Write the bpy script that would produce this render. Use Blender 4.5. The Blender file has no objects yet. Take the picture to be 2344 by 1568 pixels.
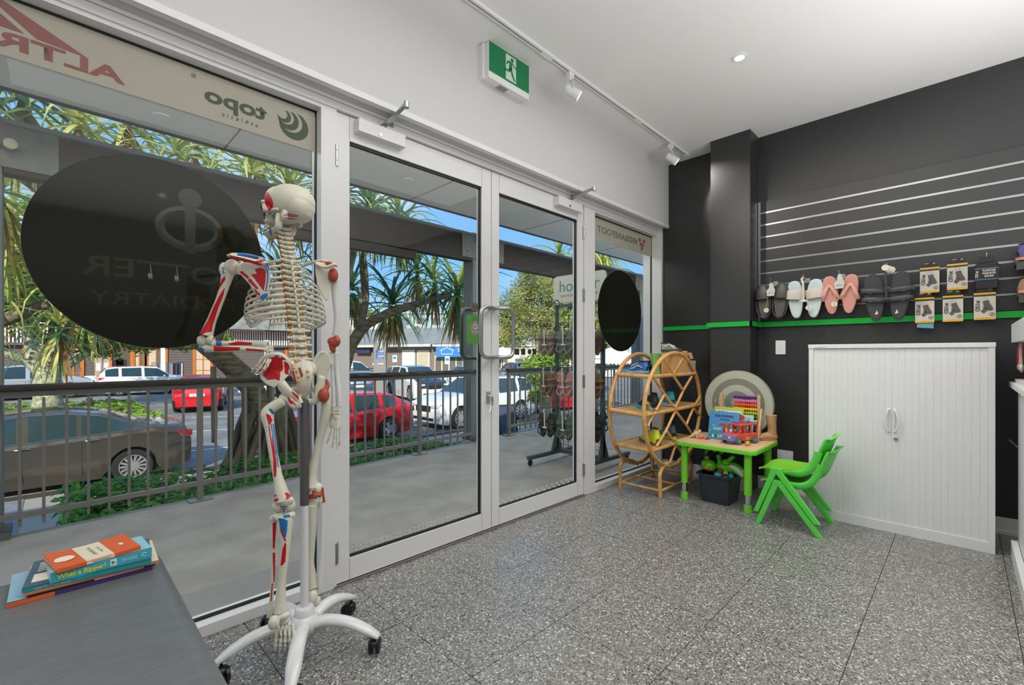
import bpy, bmesh, math, random
from mathutils import Vector, Matrix, Euler
from math import sin, cos, pi, radians as rad, sqrt, atan2
random.seed(7)
SC = bpy.context.scene
COL = SC.collection
# ---------------------------------------------------------------- camera
CAM_H = 1.15; FPX = 1042.0; HX = 1172.0; HY = 810.0
AZ = rad(44.8); CA = cos(AZ); SA = sin(AZ)
cd = bpy.data.cameras.new('camera'); cam = bpy.data.objects.new('camera', cd); COL.objects.link(cam)
cam.location = (0, 0, CAM_H); cam.rotation_euler = (pi/2, 0, AZ - pi/2)
cd.sensor_width = 36; cd.lens = 36*FPX/2344; cd.shift_y = (HY-784)/2344; cd.clip_start = .02; cd.clip_end = 400
SC.camera = cam
# ---------------------------------------------------------------- exposure, sky, sun
SC.view_settings.view_transform = 'Standard'; SC.view_settings.look = 'None'
SC.view_settings.exposure = 0.0; SC.view_settings.gamma = 1.0; SC.view_settings.use_curve_mapping = False
W = bpy.data.worlds.new('sky'); SC.world = W; W.use_nodes = True
nt = W.node_tree; nt.nodes.clear()
o_ = nt.nodes.new('ShaderNodeOutputWorld'); bg = nt.nodes.new('ShaderNodeBackground')
tc = nt.nodes.new('ShaderNodeTexCoord'); sx = nt.nodes.new('ShaderNodeSeparateXYZ')
rp = nt.nodes.new('ShaderNodeValToRGB'); mx = nt.nodes.new('ShaderNodeMix'); mx.data_type = 'RGBA'
nz = nt.nodes.new('ShaderNodeTexNoise'); nz.inputs['Scale'].default_value = 2.6; nz.inputs['Detail'].default_value = 6
mp = nt.nodes.new('ShaderNodeMapping'); mp.inputs['Scale'].default_value = (1, 1, 3.2)
r2 = nt.nodes.new('ShaderNodeValToRGB'); r2.color_ramp.elements[0].position = .47; r2.color_ramp.elements[1].position = .72
r2.color_ramp.elements[1].color = (.75, .75, .75, 1)
e = rp.color_ramp.elements; e[0].position = 0; e[0].color = (.62, .80, .95, 1); e[1].position = .7; e[1].color = (.075, .29, .74, 1)
m_ = e.new(.14); m_.color = (.26, .55, .90, 1)
L = nt.links.new
L(tc.outputs['Generated'], sx.inputs[0]); L(sx.outputs['Z'], rp.inputs[0]); L(tc.outputs['Generated'], mp.inputs[0]); L(mp.outputs[0], nz.inputs[0])
L(nz.outputs[0], r2.inputs[0]); L(r2.outputs[0], mx.inputs['Factor']); L(rp.outputs[0], mx.inputs['A']); mx.inputs['B'].default_value = (.95, .97, 1, 1)
L(mx.outputs['Result'], bg.inputs[0]); L(bg.outputs[0], o_.inputs[0]); bg.inputs[1].default_value = 1.2
def lamp(name, kind, loc, energy, color=(1, 1, 1), **k):
    d = bpy.data.lights.new(name, kind); d.energy = energy; d.color = color
    for a, b in k.items():
        if a not in ('rot', 'to'): setattr(d, a, b)
    o = bpy.data.objects.new(name, d); COL.objects.link(o); o.location = loc
    if 'rot' in k: o.rotation_euler = k['rot']
    if 'to' in k: o.rotation_euler = (Vector(k['to'])-Vector(loc)).to_track_quat('-Z', 'Y').to_euler()
    return o
lamp('sun', 'SUN', (0, -5, 20), 5.6, (1, .93, .80), angle=rad(.6), to=(9, 5, 12.56))
# added fill lights without fixtures, for the shop and the walkway
lamp('shop_fill_up', 'AREA', (.7, -1.5, 1.7), 190, (1, .985, .965), shape='RECTANGLE', size=6.0, size_y=3.4, rot=(pi, 0, 0))  # unseen fill added to brighten the ceiling
lamp('shop_fill_down', 'AREA', (1.6, .6, 2.95), 30, (1, .985, .96), shape='RECTANGLE', size=3.6, size_y=1.2, rot=(0, 0, 0))  # unseen fill added over the shop floor
lamp('walkway_fill_down', 'AREA', (3, 3.2, 2.69), 120, (1, .95, .88), shape='RECTANGLE', size=16, size_y=1.2, rot=(0, 0, 0))  # unseen fill added to lift the shaded deck
lamp('walkway_fill_up', 'AREA', (3, 2.46, 2.42), 26, (1, .95, .88), shape='RECTANGLE', size=16, size_y=.12, rot=(pi-.45, 0, 0))  # unseen fill added to brighten the soffit from below
# ---------------------------------------------------------------- materials
def lin(c):
    if isinstance(c, str):
        c = [int(c[i:i+2], 16)/255 for i in (0, 2, 4)]
    return tuple((x/12.92 if x <= .04045 else ((x+.055)/1.055)**2.4) for x in c[:3]) + (1,)
MATS = {}
def M(name, col=None, rough=.5, metal=0, noise=0, nscale=20, bump=0, bscale=None, col2=None, emit=0, coat=0, spec=None, stretch=None, trans=0, alpha=1):
    if name in MATS and col is None: return MATS[name]
    if name in MATS: return MATS[name]
    m = bpy.data.materials.new(name); m.use_nodes = True; n = m.node_tree; b = n.nodes['Principled BSDF']
    c = lin(col); b.inputs['Base Color'].default_value = c
    b.inputs['Roughness'].default_value = rough; b.inputs['Metallic'].default_value = metal
    if coat: b.inputs['Coat Weight'].default_value = coat; b.inputs['Coat Roughness'].default_value = .05
    if spec is not None: b.inputs['Specular IOR Level'].default_value = spec
    if trans: b.inputs['Transmission Weight'].default_value = trans
    if alpha < 1: b.inputs['Alpha'].default_value = alpha
    if emit: b.inputs['Emission Color'].default_value = c; b.inputs['Emission Strength'].default_value = emit
    if noise or bump or col2:
        t = n.nodes.new('ShaderNodeNewGeometry'); t = t.outputs['Position']
        if stretch:
            mm = n.nodes.new('ShaderNodeMapping'); mm.inputs['Scale'].default_value = stretch; n.links.new(t, mm.inputs[0]); t = mm.outputs[0]
        z = n.nodes.new('ShaderNodeTexNoise'); z.inputs['Scale'].default_value = nscale; z.inputs['Detail'].default_value = 4
        n.links.new(t, z.inputs[0])
        if noise or col2:
            x = n.nodes.new('ShaderNodeMix'); x.data_type = 'RGBA'
            x.inputs['A'].default_value = c
            x.inputs['B'].default_value = lin(col2) if col2 else tuple(v*(1-noise) for v in c[:3])+(1,)
            rr = n.nodes.new('ShaderNodeMapRange'); rr.inputs['From Min'].default_value = .38; rr.inputs['From Max'].default_value = .62
            n.links.new(z.outputs[0], rr.inputs[0]); n.links.new(rr.outputs[0], x.inputs['Factor']); n.links.new(x.outputs['Result'], b.inputs['Base Color'])
        if bump:
            z2 = z
            if bscale: z2 = n.nodes.new('ShaderNodeTexNoise'); z2.inputs['Scale'].default_value = bscale; z2.inputs['Detail'].default_value = 3; n.links.new(t, z2.inputs[0])
            bb = n.nodes.new('ShaderNodeBump'); bb.inputs['Strength'].default_value = bump; bb.inputs['Distance'].default_value = .01
            n.links.new(z2.outputs[0], bb.inputs['Height']); n.links.new(bb.outputs[0], b.inputs['Normal'])
    MATS[name] = m; return m
def leafmat(name, c1, c2, nscale=6):
    if name in MATS: return MATS[name]
    m = M(name, c1, .55, col2=c2, nscale=nscale); n = m.node_tree; b = n.nodes['Principled BSDF']
    tr = n.nodes.new('ShaderNodeBsdfTranslucent'); ms = n.nodes.new('ShaderNodeMixShader'); ms.inputs[0].default_value = .45
    src = b.inputs['Base Color'].links[0].from_socket; n.links.new(src, tr.inputs[0])
    out = [q for q in n.nodes if q.type == 'OUTPUT_MATERIAL'][0]
    n.links.new(b.outputs[0], ms.inputs[1]); n.links.new(tr.outputs[0], ms.inputs[2]); n.links.new(ms.outputs[0], out.inputs[0])
    return m
def glassmat(name, tint, refl=.5, base=None):
    if name in MATS: return MATS[name]
    m = bpy.data.materials.new(name); m.use_nodes = True; n = m.node_tree; n.nodes.clear()
    o = n.nodes.new('ShaderNodeOutputMaterial'); t = n.nodes.new('ShaderNodeBsdfTransparent'); g = n.nodes.new('ShaderNodeBsdfGlossy')
    g.inputs['Roughness'].default_value = .01; t.inputs[0].default_value = tuple(tint)+(1,)
    f = n.nodes.new('ShaderNodeLayerWeight'); f.inputs[0].default_value = .5; p = n.nodes.new('ShaderNodeMath'); p.operation = 'POWER'; p.inputs[1].default_value = 5
    k = n.nodes.new('ShaderNodeMath'); k.operation = 'MULTIPLY_ADD'; k.inputs[1].default_value = .9*refl; k.inputs[2].default_value = .035*refl
    ms = n.nodes.new('ShaderNodeMixShader'); n.links.new(f.outputs['Facing'], p.inputs[0]); n.links.new(p.outputs[0], k.inputs[0]); n.links.new(k.outputs[0], ms.inputs[0])
    n.links.new(t.outputs[0], ms.inputs[1]); n.links.new(g.outputs[0], ms.inputs[2]); n.links.new(ms.outputs[0], o.inputs[0])
    MATS[name] = m; return m
def terrazzo():
    m = bpy.data.materials.new('terrazzo'); m.use_nodes = True; n = m.node_tree; b = n.nodes['Principled BSDF']; L = n.links.new
    g = n.nodes.new('ShaderNodeNewGeometry')
    v = n.nodes.new('ShaderNodeTexVoronoi'); v.inputs['Scale'].default_value = 175; L(g.outputs['Position'], v.inputs['Vector'])
    s = n.nodes.new('ShaderNodeSeparateColor'); L(v.outputs['Color'], s.inputs[0])
    r = n.nodes.new('ShaderNodeValToRGB'); r.color_ramp.interpolation = 'CONSTANT'
    e = r.color_ramp.elements; e[0].position = 0; e[0].color = lin('3a3937'); e[1].position = .07; e[1].color = lin('6b6a67')
    for p, c in ((.30, '858480'), (.55, '73726f'), (.76, '9c9b98'), (.93, 'cac9c6')): x = e.new(p); x.color = lin(c)
    L(s.outputs[0], r.inputs[0])
    z = n.nodes.new('ShaderNodeTexNoise'); z.inputs['Scale'].default_value = 260; L(g.outputs['Position'], z.inputs['Vector'])
    x = n.nodes.new('ShaderNodeMix'); x.data_type = 'RGBA'; x.blend_type = 'OVERLAY'; x.inputs['Factor'].default_value = .6
    L(r.outputs[0], x.inputs['A']); L(z.outputs[0], x.inputs['B']); L(x.outputs['Result'], b.inputs['Base Color'])
    b.inputs['Roughness'].default_value = .3; b.inputs['Specular IOR Level'].default_value = .55
    u = n.nodes.new('ShaderNodeBump'); u.inputs['Strength'].default_value = .25; u.inputs['Distance'].default_value = .002
    L(z.outputs[0], u.inputs['Height']); L(u.outputs[0], b.inputs['Normal'])
    MATS['terrazzo'] = m; return m
# ---------------------------------------------------------------- helpers
def ray(u, v):
    r = (u-HX)/FPX; return (CA+r*SA, SA-r*CA, (HY-v)/FPX)
def atD(u, v, d): a = ray(u, v); return Vector((a[0]*d, a[1]*d, CAM_H+a[2]*d))
def onX(u, v, X): return atD(u, v, X/ray(u, v)[0])
def onY(u, v, Y): return atD(u, v, Y/ray(u, v)[1])
def onZ(u, v, Z=0): return atD(u, v, (Z-CAM_H)/ray(u, v)[2])
def pix(p):
    d = p[0]*CA+p[1]*SA; return (HX+FPX*(p[0]*SA-p[1]*CA)/d, HY-FPX*(p[2]-CAM_H)/d)
def thing(name, label, cat, loc=(0, 0, 0), rotz=0, group=None, parent=None):
    o = bpy.data.objects.new(name, None); COL.objects.link(o); o.location = loc; o.rotation_euler = (0, 0, rotz); o.empty_display_size = .05
    if parent: o.parent = parent
    if label: o['label'] = label
    if cat: o['category'] = cat
    if group: o['group'] = group
    return o
def tag(o, label=None, cat=None, group=None, kind=None):
    for k, v in (('label', label), ('category', cat), ('group', group), ('kind', kind)):
        if v: o[k] = v
    return o
def wmat(o):
    m = Matrix.LocRotScale(o.location, o.rotation_euler.to_quaternion(), o.scale)
    return (wmat(o.parent) @ m) if o.parent else m
class MB:
    def __init__(s): s.v = []; s.f = []; s.m = []
    def add(s, vs, fs, mi=0):
        b = len(s.v); s.v += [Vector(p) for p in vs]; s.f += [tuple(b+i for i in f) for f in fs]; s.m += [mi]*len(fs); return s
    def box(s, x0, x1, y0, y1, z0, z1, mi=0):
        return s.add([(x0, y0, z0), (x1, y0, z0), (x1, y1, z0), (x0, y1, z0), (x0, y0, z1), (x1, y0, z1), (x1, y1, z1), (x0, y1, z1)],
                     [(3, 2, 1, 0), (4, 5, 6, 7), (0, 1, 5, 4), (1, 2, 6, 5), (2, 3, 7, 6), (3, 0, 4, 7)], mi)
    def obox(s, c, sz, R=None, mi=0):
        R = R or Matrix.Identity(3); c = Vector(c); h = [q/2 for q in sz]
        vs = [c + R @ Vector((i*h[0], j*h[1], k*h[2])) for i, j, k in ((-1, -1, -1), (1, -1, -1), (1, 1, -1), (-1, 1, -1), (-1, -1, 1), (1, -1, 1), (1, 1, 1), (-1, 1, 1))]
        return s.add(vs, [(3, 2, 1, 0), (4, 5, 6, 7), (0, 1, 5, 4), (1, 2, 6, 5), (2, 3, 7, 6), (3, 0, 4, 7)], mi)
    def rbox(s, x0, x1, y0, y1, z0, z1, r=.01, n=3, mi=0, axis='z'):
        # box with rounded vertical edges
        def prof(a0, a1, b0, b1):
            o = []
            for (ca, cb, st) in ((a1-r, b1-r, 0), (a0+r, b1-r, 1), (a0+r, b0+r, 2), (a1-r, b0+r, 3)):
                for k in range(n+1):
                    t = (st + k/n)*pi/2; o.append((ca+r*cos(t), cb+r*sin(t)))
            return o
        if axis == 'z': return s.prism([(a, b, z0) for a, b in prof(x0, x1, y0, y1)], (0, 0, z1-z0), mi)
        if axis == 'x': return s.prism([(x0, a, b) for a, b in prof(y0, y1, z0, z1)], (x1-x0, 0, 0), mi)
        return s.prism([(b, y0, a) for a, b in prof(z0, z1, x0, x1)], (0, y1-y0, 0), mi)
    def prism(s, poly, d, mi=0):
        n = len(poly); d = Vector(d); p = [Vector(q) for q in poly]
        return s.add(p+[q+d for q in p], [tuple(range(n))[::-1], tuple(range(n, 2*n))]+[(i, (i+1) % n, n+(i+1) % n, n+i) for i in range(n)], mi)
    def tube(s, pts, r, seg=8, mi=0, caps=True, closed=False, flat=None):
        pts = [Vector(p) for p in pts]; n = len(pts)
        rr = r if isinstance(r, (list, tuple)) else [r]*n
        vs = []; fs = []; up = None
        for i, p in enumerate(pts):
            if closed: t = pts[(i+1) % n]-pts[i-1]
            else: t = pts[min(i+1, n-1)]-pts[max(i-1, 0)]
            if t.length < 1e-9: t = Vector((0, 0, 1))
            t.normalize()
            if up is None:
                up = Vector((0, 0, 1)) if abs(t.z) < .9 else Vector((1, 0, 0))
                if flat: up = Vector(flat)
            a = (up - t*up.dot(t))
            if a.length < 1e-6: a = t.orthogonal()
            a.normalize(); b = t.cross(a); up = a if not flat else up
            ri = rr[i]; ra, rb = ri if isinstance(ri, (tuple, list)) else (ri, ri)
            for k in range(seg):
                w = 2*pi*k/seg; vs.append(p + a*ra*cos(w) + b*rb*sin(w))
        m = n if closed else n-1
        for i in range(m):
            j = (i+1) % n
            for k in range(seg):
                l = (k+1) % seg; fs.append((i*seg+k, i*seg+l, j*seg+l, j*seg+k))
        if caps and not closed: fs += [tuple(range(seg))[::-1], tuple((n-1)*seg+k for k in range(seg))]
        return s.add(vs, fs, mi)
    def ell(s, c, r, R=None, seg=12, rings=8, mi=0):
        R = R or Matrix.Identity(3); c = Vector(c); r = r if isinstance(r, (tuple, list)) else (r, r, r)
        vs = [c+R @ Vector((0, 0, r[2]))]
        for i in range(1, rings):
            t = pi*i/rings
            for k in range(seg): w = 2*pi*k/seg; vs.append(c+R @ Vector((r[0]*sin(t)*cos(w), r[1]*sin(t)*sin(w), r[2]*cos(t))))
        vs.append(c+R @ Vector((0, 0, -r[2]))); fs = []
        for k in range(seg):
            l = (k+1) % seg; fs.append((0, 1+k, 1+l)); fs.append((len(vs)-1, 1+(rings-2)*seg+l, 1+(rings-2)*seg+k))
            for i in range(rings-2): fs.append((1+i*seg+k, 1+(i+1)*seg+k, 1+(i+1)*seg+l, 1+i*seg+l))
        return s.add(vs, fs, mi)
    def lathe(s, c, prof, ax=(0, 0, 1), seg=24, mi=0, caps=True):
        # prof: list of (radius, height along axis)
        ax = Vector(ax).normalized(); a = ax.orthogonal().normalized(); b = ax.cross(a); c = Vector(c); vs = []; fs = []
        for r, h in prof:
            for k in range(seg): w = 2*pi*k/seg; vs.append(c+ax*h+(a*cos(w)+b*sin(w))*r)
        for i in range(len(prof)-1):
            for k in range(seg): l = (k+1) % seg; fs.append((i*seg+k, i*seg+l, (i+1)*seg+l, (i+1)*seg+k))
        if caps: fs.append(tuple(range(seg))[::-1]); fs.append(tuple((len(prof)-1)*seg+k for k in range(seg)))
        return s.add(vs, fs, mi)
    def disc(s, c, r, ax=(0, 0, 1), th=.004, seg=32, mi=0): return s.lathe(c, [(r, 0), (r, th)], ax, seg, mi)
    def quad(s, a, b, c, d, mi=0): return s.add([a, b, c, d], [(0, 1, 2, 3)], mi)
    def xf(s, Mx):
        s.v = [Mx @ p for p in s.v]; return s
    def build(s, name, mats, parent=None, smooth=False, world=False, bevel=0, kind=None, auto=None):
        me = bpy.data.meshes.new(name); vs = s.v
        if world and parent:
            inv = wmat(parent).inverted(); vs = [inv @ p for p in vs]
        me.from_pydata([tuple(p) for p in vs], [], s.f)
        mats = mats if isinstance(mats, (list, tuple)) else [mats]
        for q in mats: me.materials.append(M(q) if isinstance(q, str) else q)
        if len(mats) > 1: me.polygons.foreach_set('material_index', s.m)
        if smooth: me.polygons.foreach_set('use_smooth', [True]*len(me.polygons))
        me.update(); o = bpy.data.objects.new(name, me); COL.objects.link(o)
        if smooth and auto is not False:
            try: me.set_sharp_from_angle(angle=rad(auto or 42))
            except Exception: pass
        if parent: o.parent = parent
        if bevel:
            bm = o.modifiers.new('bevel', 'BEVEL'); bm.width = bevel; bm.segments = 2; bm.limit_method = 'ANGLE'
        if kind: o['kind'] = kind
        return o
def struct(o, label=None): return tag(o, label, None, None, 'structure')
def copy_tree(o, parent=None, first=True):
    c = o.copy(); COL.objects.link(c); c.parent = parent
    for ch in list(o.children): copy_tree(ch, c, False)
    return c
def text(name, s, o, ax, ay, h, mat, parent=None, mirror=False, ext=.0006, bold=0, align='CENTER', width=None, spacing=1.0):
    """flat lettering: o origin, ax reading direction, ay up, h cap height"""
    c = bpy.data.curves.new(name, 'FONT'); c.body = s; c.size = 1; c.offset = bold; c.resolution_u = 3; c.align_x = align; c.space_character = spacing; c.extrude = 0
    t = bpy.data.objects.new(name, c); COL.objects.link(t); dg = bpy.context.evaluated_depsgraph_get(); dg.update()
    me = bpy.data.meshes.new_from_object(t.evaluated_get(dg)); bpy.data.objects.remove(t); bpy.data.curves.remove(c)
    ax = Vector(ax).normalized(); ay = Vector(ay).normalized(); n = ax.cross(ay); k = h/.69
    xs = [v.co.x for v in me.vertices] or [0]
    kx = k if width is None else width/max(1e-6, max(xs)-min(xs))
    inv = wmat(parent).inverted() if parent else Matrix.Identity(4)
    for v in me.vertices:
        p = Vector(o)+ax*(v.co.x*kx*(-1 if mirror else 1))+ay*(v.co.y*k)+n*ext
        v.co = inv @ p
    me.materials.clear(); me.materials.append(M(mat) if isinstance(mat, str) else mat)
    ob = bpy.data.objects.new(name, me); COL.objects.link(ob)
    if parent: ob.parent = parent
    return ob
def arc(c, r, a0, a1, n, ux=(1, 0, 0), uy=(0, 0, 1)):
    c = Vector(c); ux = Vector(ux); uy = Vector(uy)
    return [c+ux*r*cos(a0+(a1-a0)*i/n)+uy*r*sin(a0+(a1-a0)*i/n) for i in range(n+1)]
def smooth_path(pts, n=6):
    P = [Vector(p) for p in pts]; out = []
    for i in range(len(P)-1):
        p0 = P[max(i-1, 0)]; p1 = P[i]; p2 = P[i+1]; p3 = P[min(i+2, len(P)-1)]
        for k in range(n):
            t = k/n; out.append(.5*((2*p1)+(p2-p0)*t+(2*p0-5*p1+4*p2-p3)*t*t+(3*p1-p0-3*p2+p3)*t**3))
    out.append(P[-1]); return out
def lerpr(rs, n):
    out = []
    for i in range(len(rs)-1):
        for k in range(n):
            t = k/n; a, b = rs[i], rs[i+1]
            out.append(tuple(x+(y-x)*t for x, y in zip(a, b)) if isinstance(a, (tuple, list)) else a+(b-a)*t)
    out.append(rs[-1]); return out
# common materials
M('white_paint', 'dcdcdc', .6); M('ceiling_paint', 'e8e8e8', .7); M('frame_white', 'dededf', .35); M('black_wall', '2e2e2f', .42, bump=.05, nscale=120)
M('black_panel', '303031', .38); M('green_strip', '10b03c', .35); M('steel', 'b8b8ba', .28, 1); M('chrome', 'd8d8d8', .12, 1); M('dark_metal', '4b4a48', .45, .6)
M('gasket', '111111', .4); M('plastic_white', 'e6e6e6', .35); M('plastic_black', '17181a', .35); M('joint_dark', '3a3938', .8)
terrazzo()
GL = glassmat('window_glass', (.965, .98, .972), .5)
# ================================================================ ROOM
RX = 4.30; CZ = 3.02; BY = 2.08; FY = 2.19; GY = 2.25; XL = -2.6; YB = -3.6
fl = MB().box(XL, RX, YB, 2.3, -.06, -.004).build('floor', 'joint_dark'); struct(fl, 'dark bedding under the terrazzo floor tiles')
dx, dy = .477, .467; tile_me = None
for i in range(-9, 7):
    for j in range(-12, 3):
        x0 = 1.050+i*dx; y0 = 1.710+(j-1)*dy if True else 0
        x1 = min(x0+dx, RX); y1 = min(y0+dy, 2.3); xx = max(x0, XL); yy = max(y0, YB)
        if x1-xx < .02 or y1-yy < .02: continue
        full = abs(x1-xx-dx) < 1e-6 and abs(y1-yy-dy) < 1e-6
        if full and tile_me:
            t = bpy.data.objects.new('tile', tile_me); COL.objects.link(t); t.parent = fl
        else:
            t = MB().box(.0015, x1-xx-.0015, .0015, y1-yy-.0015, -.012, 0).build('tile', 'terrazzo', fl)
            if full: tile_me = t.data
        t.location = (xx, yy, random.uniform(-.0006, 0))
ce = MB().box(XL, RX+.2, YB, BY+.02, CZ, CZ+.25).build('ceiling', 'ceiling_paint'); struct(ce, 'plain white plasterboard ceiling')
wb = MB().box(-6, RX+8, BY, 2.34, 2.405, CZ+.25).build('wall_front', M('bulkhead_paint', 'cacaca', .7)); struct(wb, 'white bulkhead above the shopfront glazing')
wr = MB().box(RX, RX+.2, YB, BY+.26, 0, CZ).build('wall_right', 'black_wall'); struct(wr, 'matt black painted side wall')
MB().box(4.08, RX, 1.262, 1.585, 0, CZ).build('column', 'black_wall', wr)
M('wall_back_paint', '8a8a8a', .8)  # grey put on these walls to dim their reflection in the glass
struct(MB().box(XL-.2, XL, YB, 2.34, 0, CZ).build('wall_left', 'wall_back_paint'), 'grey side wall behind the photographer')
struct(MB().box(XL, RX, YB-.2, YB, 0, CZ).build('wall_rear', 'wall_back_paint'), 'grey rear wall behind the photographer')
# roof slab over shop and soffit
M('fascia', '4a4d50', .5); M('soffit', 'e2e1dd', .7)
sof = MB().box(-6, 12, 2.34, 4.0, 2.72, 2.80).build('soffit', 'soffit'); struct(sof, 'white sheeted soffit of the awning over the walkway')
for x in (-2.0, -.72, .92, 2.56, 4.2, 5.85, 7.5): MB().box(x-.004, x+.004, 2.36, 4.0, 2.7185, 2.7215).build('joint', 'joint_dark', sof)
MB().box(-6, 12, 4.0, 4.04, 2.712, 3.3).build('fascia', 'fascia', sof)
struct(MB().box(-9, 13, -8, 4.0, 3.3, 3.5).build('roof', 'fascia'), 'roof slab over the shop')
# base / trims
M('skirting', 'd9d9d9', .5)
bb = MB()
for a, b in ((YB, 1.262), (1.585, BY+.07)):
    bb.box(RX-.016, RX, a, b, 0, .10)
bb.box(4.08-.016, 4.08, 1.262-.016, 1.585+.016, 0, .1)
bb.box(RX-.03, RX, YB, 1.2, .0, .02)
struct(bb.build('baseboard_right', 'skirting'), 'white skirting board along the black wall')
g = MB()
g.box(RX-.012, RX, 1.585, 2.15, 1.380, 1.418).box(4.08-.016, 4.08, 1.262-.016, 1.585+.03, 1.382, 1.422).box(4.08-.016, RX, 1.262-.016, 1.262, 1.382, 1.422).box(RX-.022, RX, -3.4, 1.262, 1.380, 1.422)
struct(g.build('trim_1', 'green_strip'), 'bright green band along the black wall')
struct(MB().box(RX-.03, RX, 2.14, 2.34, 0, 2.405).build('trim_2', 'frame_white'), 'white corner frame where glazing meets the black wall')
# head band of shopfront, two mouldings
hd = MB().box(XL, RX, FY-.01, 2.34, 2.352, 2.405).box(XL, RX, BY-.004, BY+.03, 2.395, 2.425)
struct(hd.build('trim_3', 'frame_white'), 'white aluminium head rail along the shopfront')
M('frame_line', '8e8e90', .5)
MB().box(XL, RX, FY-.0112, FY-.01, 2.386, 2.389).build('seam', 'frame_line', bpy.data.objects['trim_3'])
# ---- fixed windows
def pane(name, x0, x1, z0, z1, y, parent, mat=GL): return MB().box(x0, x1, y, y+.006, z0, z1).build(name, mat, parent)
def window(n, x0, x1, lab):
    w = MB()
    w.box(x0-.055, x0, FY, 2.30, 0, 2.352).box(x1, x1+.055, FY, 2.30, 0, 2.352)
    w.box(x0, x1, FY, 2.30, 0, .045).box(x0, x1, FY, 2.30, 2.335, 2.352)
    o = w.build('window_%d' % n, 'frame_white'); struct(o, lab)
    gk = MB(); 
    gk.box(x0, x0+.006, GY-.006, GY+.01, .045, 2.335).box(x1-.006, x1, GY-.006, GY+.01, .045, 2.335).box(x0, x1, GY-.006, GY+.01, .045, .055).box(x0, x1, GY-.006, GY+.01, 2.325, 2.335)
    gk.build('gasket', 'gasket', o); pane('pane', x0+.004, x1-.004, .05, 2.33, GY, o); return o
w1 = window(1, -1.9, .905, 'large fixed shopfront pane left of the doors')
w2 = window(2, 3.19, 4.272, 'narrow fixed shopfront pane between the doors and the black wall')
struct(MB().box(-2.6, -1.955, FY, 2.3, 0, 2.352).build('wall_front_pier', 'frame_white'), 'white pier at the far left end of the shopfront')
# mullions either side of doors
mu = MB().box(.96, .982, FY, 2.3, 0, 2.352).box(.945, .965, FY+.004, 2.3, 0, 2.352).box(3.04, 3.135, FY, 2.3, 0, 2.352)
mu.box(.982, 3.04, FY+.05, 2.3, 2.351, 2.36)
struct(mu.build('trim_4', 'frame_white'), 'white aluminium door jambs')
th = MB().box(.97, 3.05, FY-.005, 2.34, 0, .008); struct(th.build('trim_5', 'steel'), 'low aluminium door threshold')
# ---- doors
DY = 2.20
def door(n, x0, x1, gx0, gx1, hinge, lab):
    s = MB(); z0, z1 = .012, 2.347
    s.box(x0, gx0, DY, DY+.05, z0, z1).box(gx1, x1, DY, DY+.05, z0, z1).box(gx0, gx1, DY, DY+.05, z0, .118).box(gx0, gx1, DY, DY+.05, 2.225, z1)
    o = s.build('door_%d' % n, 'frame_white'); struct(o, lab)
    l = MB(); l.box(gx0-.001, gx0+.001, DY-.0008, DY, z0, .118).box(gx1-.001, gx1+.001, DY-.0008, DY, z0, .118)
    l.box(gx0-.001, gx0+.001, DY-.0008, DY, 2.225, z1).box(gx1-.001, gx1+.001, DY-.0008, DY, 2.225, z1); l.build('seam', 'frame_line', o)
    k = MB(); y0, y1 = DY+.012, DY+.03
    k.box(gx0, gx0+.007, y0, y1, .118, 2.225).box(gx1-.009, gx1, y0, y1, .118, 2.225).box(gx0, gx1, y0, y1, .118, .128).box(gx0, gx1, y0, y1, 2.213, 2.225); k.build('gasket', 'gasket', o)
    pane('pane', gx0+.004, gx1-.004, .122, 2.22, DY+.02, o)
    hx = x0-.004 if hinge < 0 else x1+.004
    for z in ((2.12, .16) if n == 1 else (2.13, 1.62, .92, .2)):
        h = MB()
        for a, b in ((-.045, -.02), (-.017, .03), (.033, .058)): h.lathe((hx, DY-.008, z+a), [(.008, 0), (.008, b-a)], seg=12)
        h.box(hx-.012, hx+.012, DY-.003, DY, z-.045, z+.058)
        h.build('hinge', 'steel', o, smooth=True)
    return o
d1 = door(1, .986, 2.020, 1.052, 1.940, -1, 'left leaf of the white glazed double door')
d2 = door(2, 2.026, 3.036, 2.093, 2.962, 1, 'right leaf of the white glazed double door')
def pull(name, x, dirx, z0, z1, y, mat, parent, side=-1):
    # D handle: fixed at stile x, bows out in dirx and away from the leaf
    r = .0135; w = .125*dirx; e = .05
    P = [(x, DY if side < 0 else DY+.05, z0), (x, DY+side*.02 if side < 0 else DY+.07, z0), (x+w*.25, y, z0), (x+w*.8, y, z0+.0)]
    pts = [Vector((x, DY+(0 if side < 0 else .05), z1)), Vector((x, y, z1))]
    pts = [Vector((x, DY+(0 if side < 0 else .05), z1)), Vector((x, (y+DY)/2, z1))]
    a = arc((x+dirx*.0, y, z1), .0001, 0, 1, 1)
    path = [Vector((x, DY+(0 if side < 0 else .05), z1)), Vector((x+.006*dirx, y-side*.012, z1)), Vector((x+.03*dirx, y, z1))]
    c1 = Vector((x+w-dirx*e, y, z1-e)); c0 = Vector((x+w-dirx*e, y, z0+e))
    path += [c1+Vector((dirx*e*sin(t*pi/12), 0, e*cos(t*pi/12))) for t in range(0, 7)]
    path += [c0+Vector((dirx*e*cos(t*pi/12), 0, -e*sin(t*pi/12))) for t in range(0, 7)]
    path += [Vector((x+.03*dirx, y, z0)), Vector((x+.006*dirx, y-side*.012, z0)), Vector((x, DY+(0 if side < 0 else .05), z0))]
    return MB().tube(path, r, 12).build(name, mat, parent, smooth=True)
M('brushed_steel', 'b4b4b6', .3, .85); M('dark_steel', '63665f', .3, .9)
pull('handle', 2.005, -1, 1.128, 1.447, DY-.06, 'brushed_steel', d1)
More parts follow.
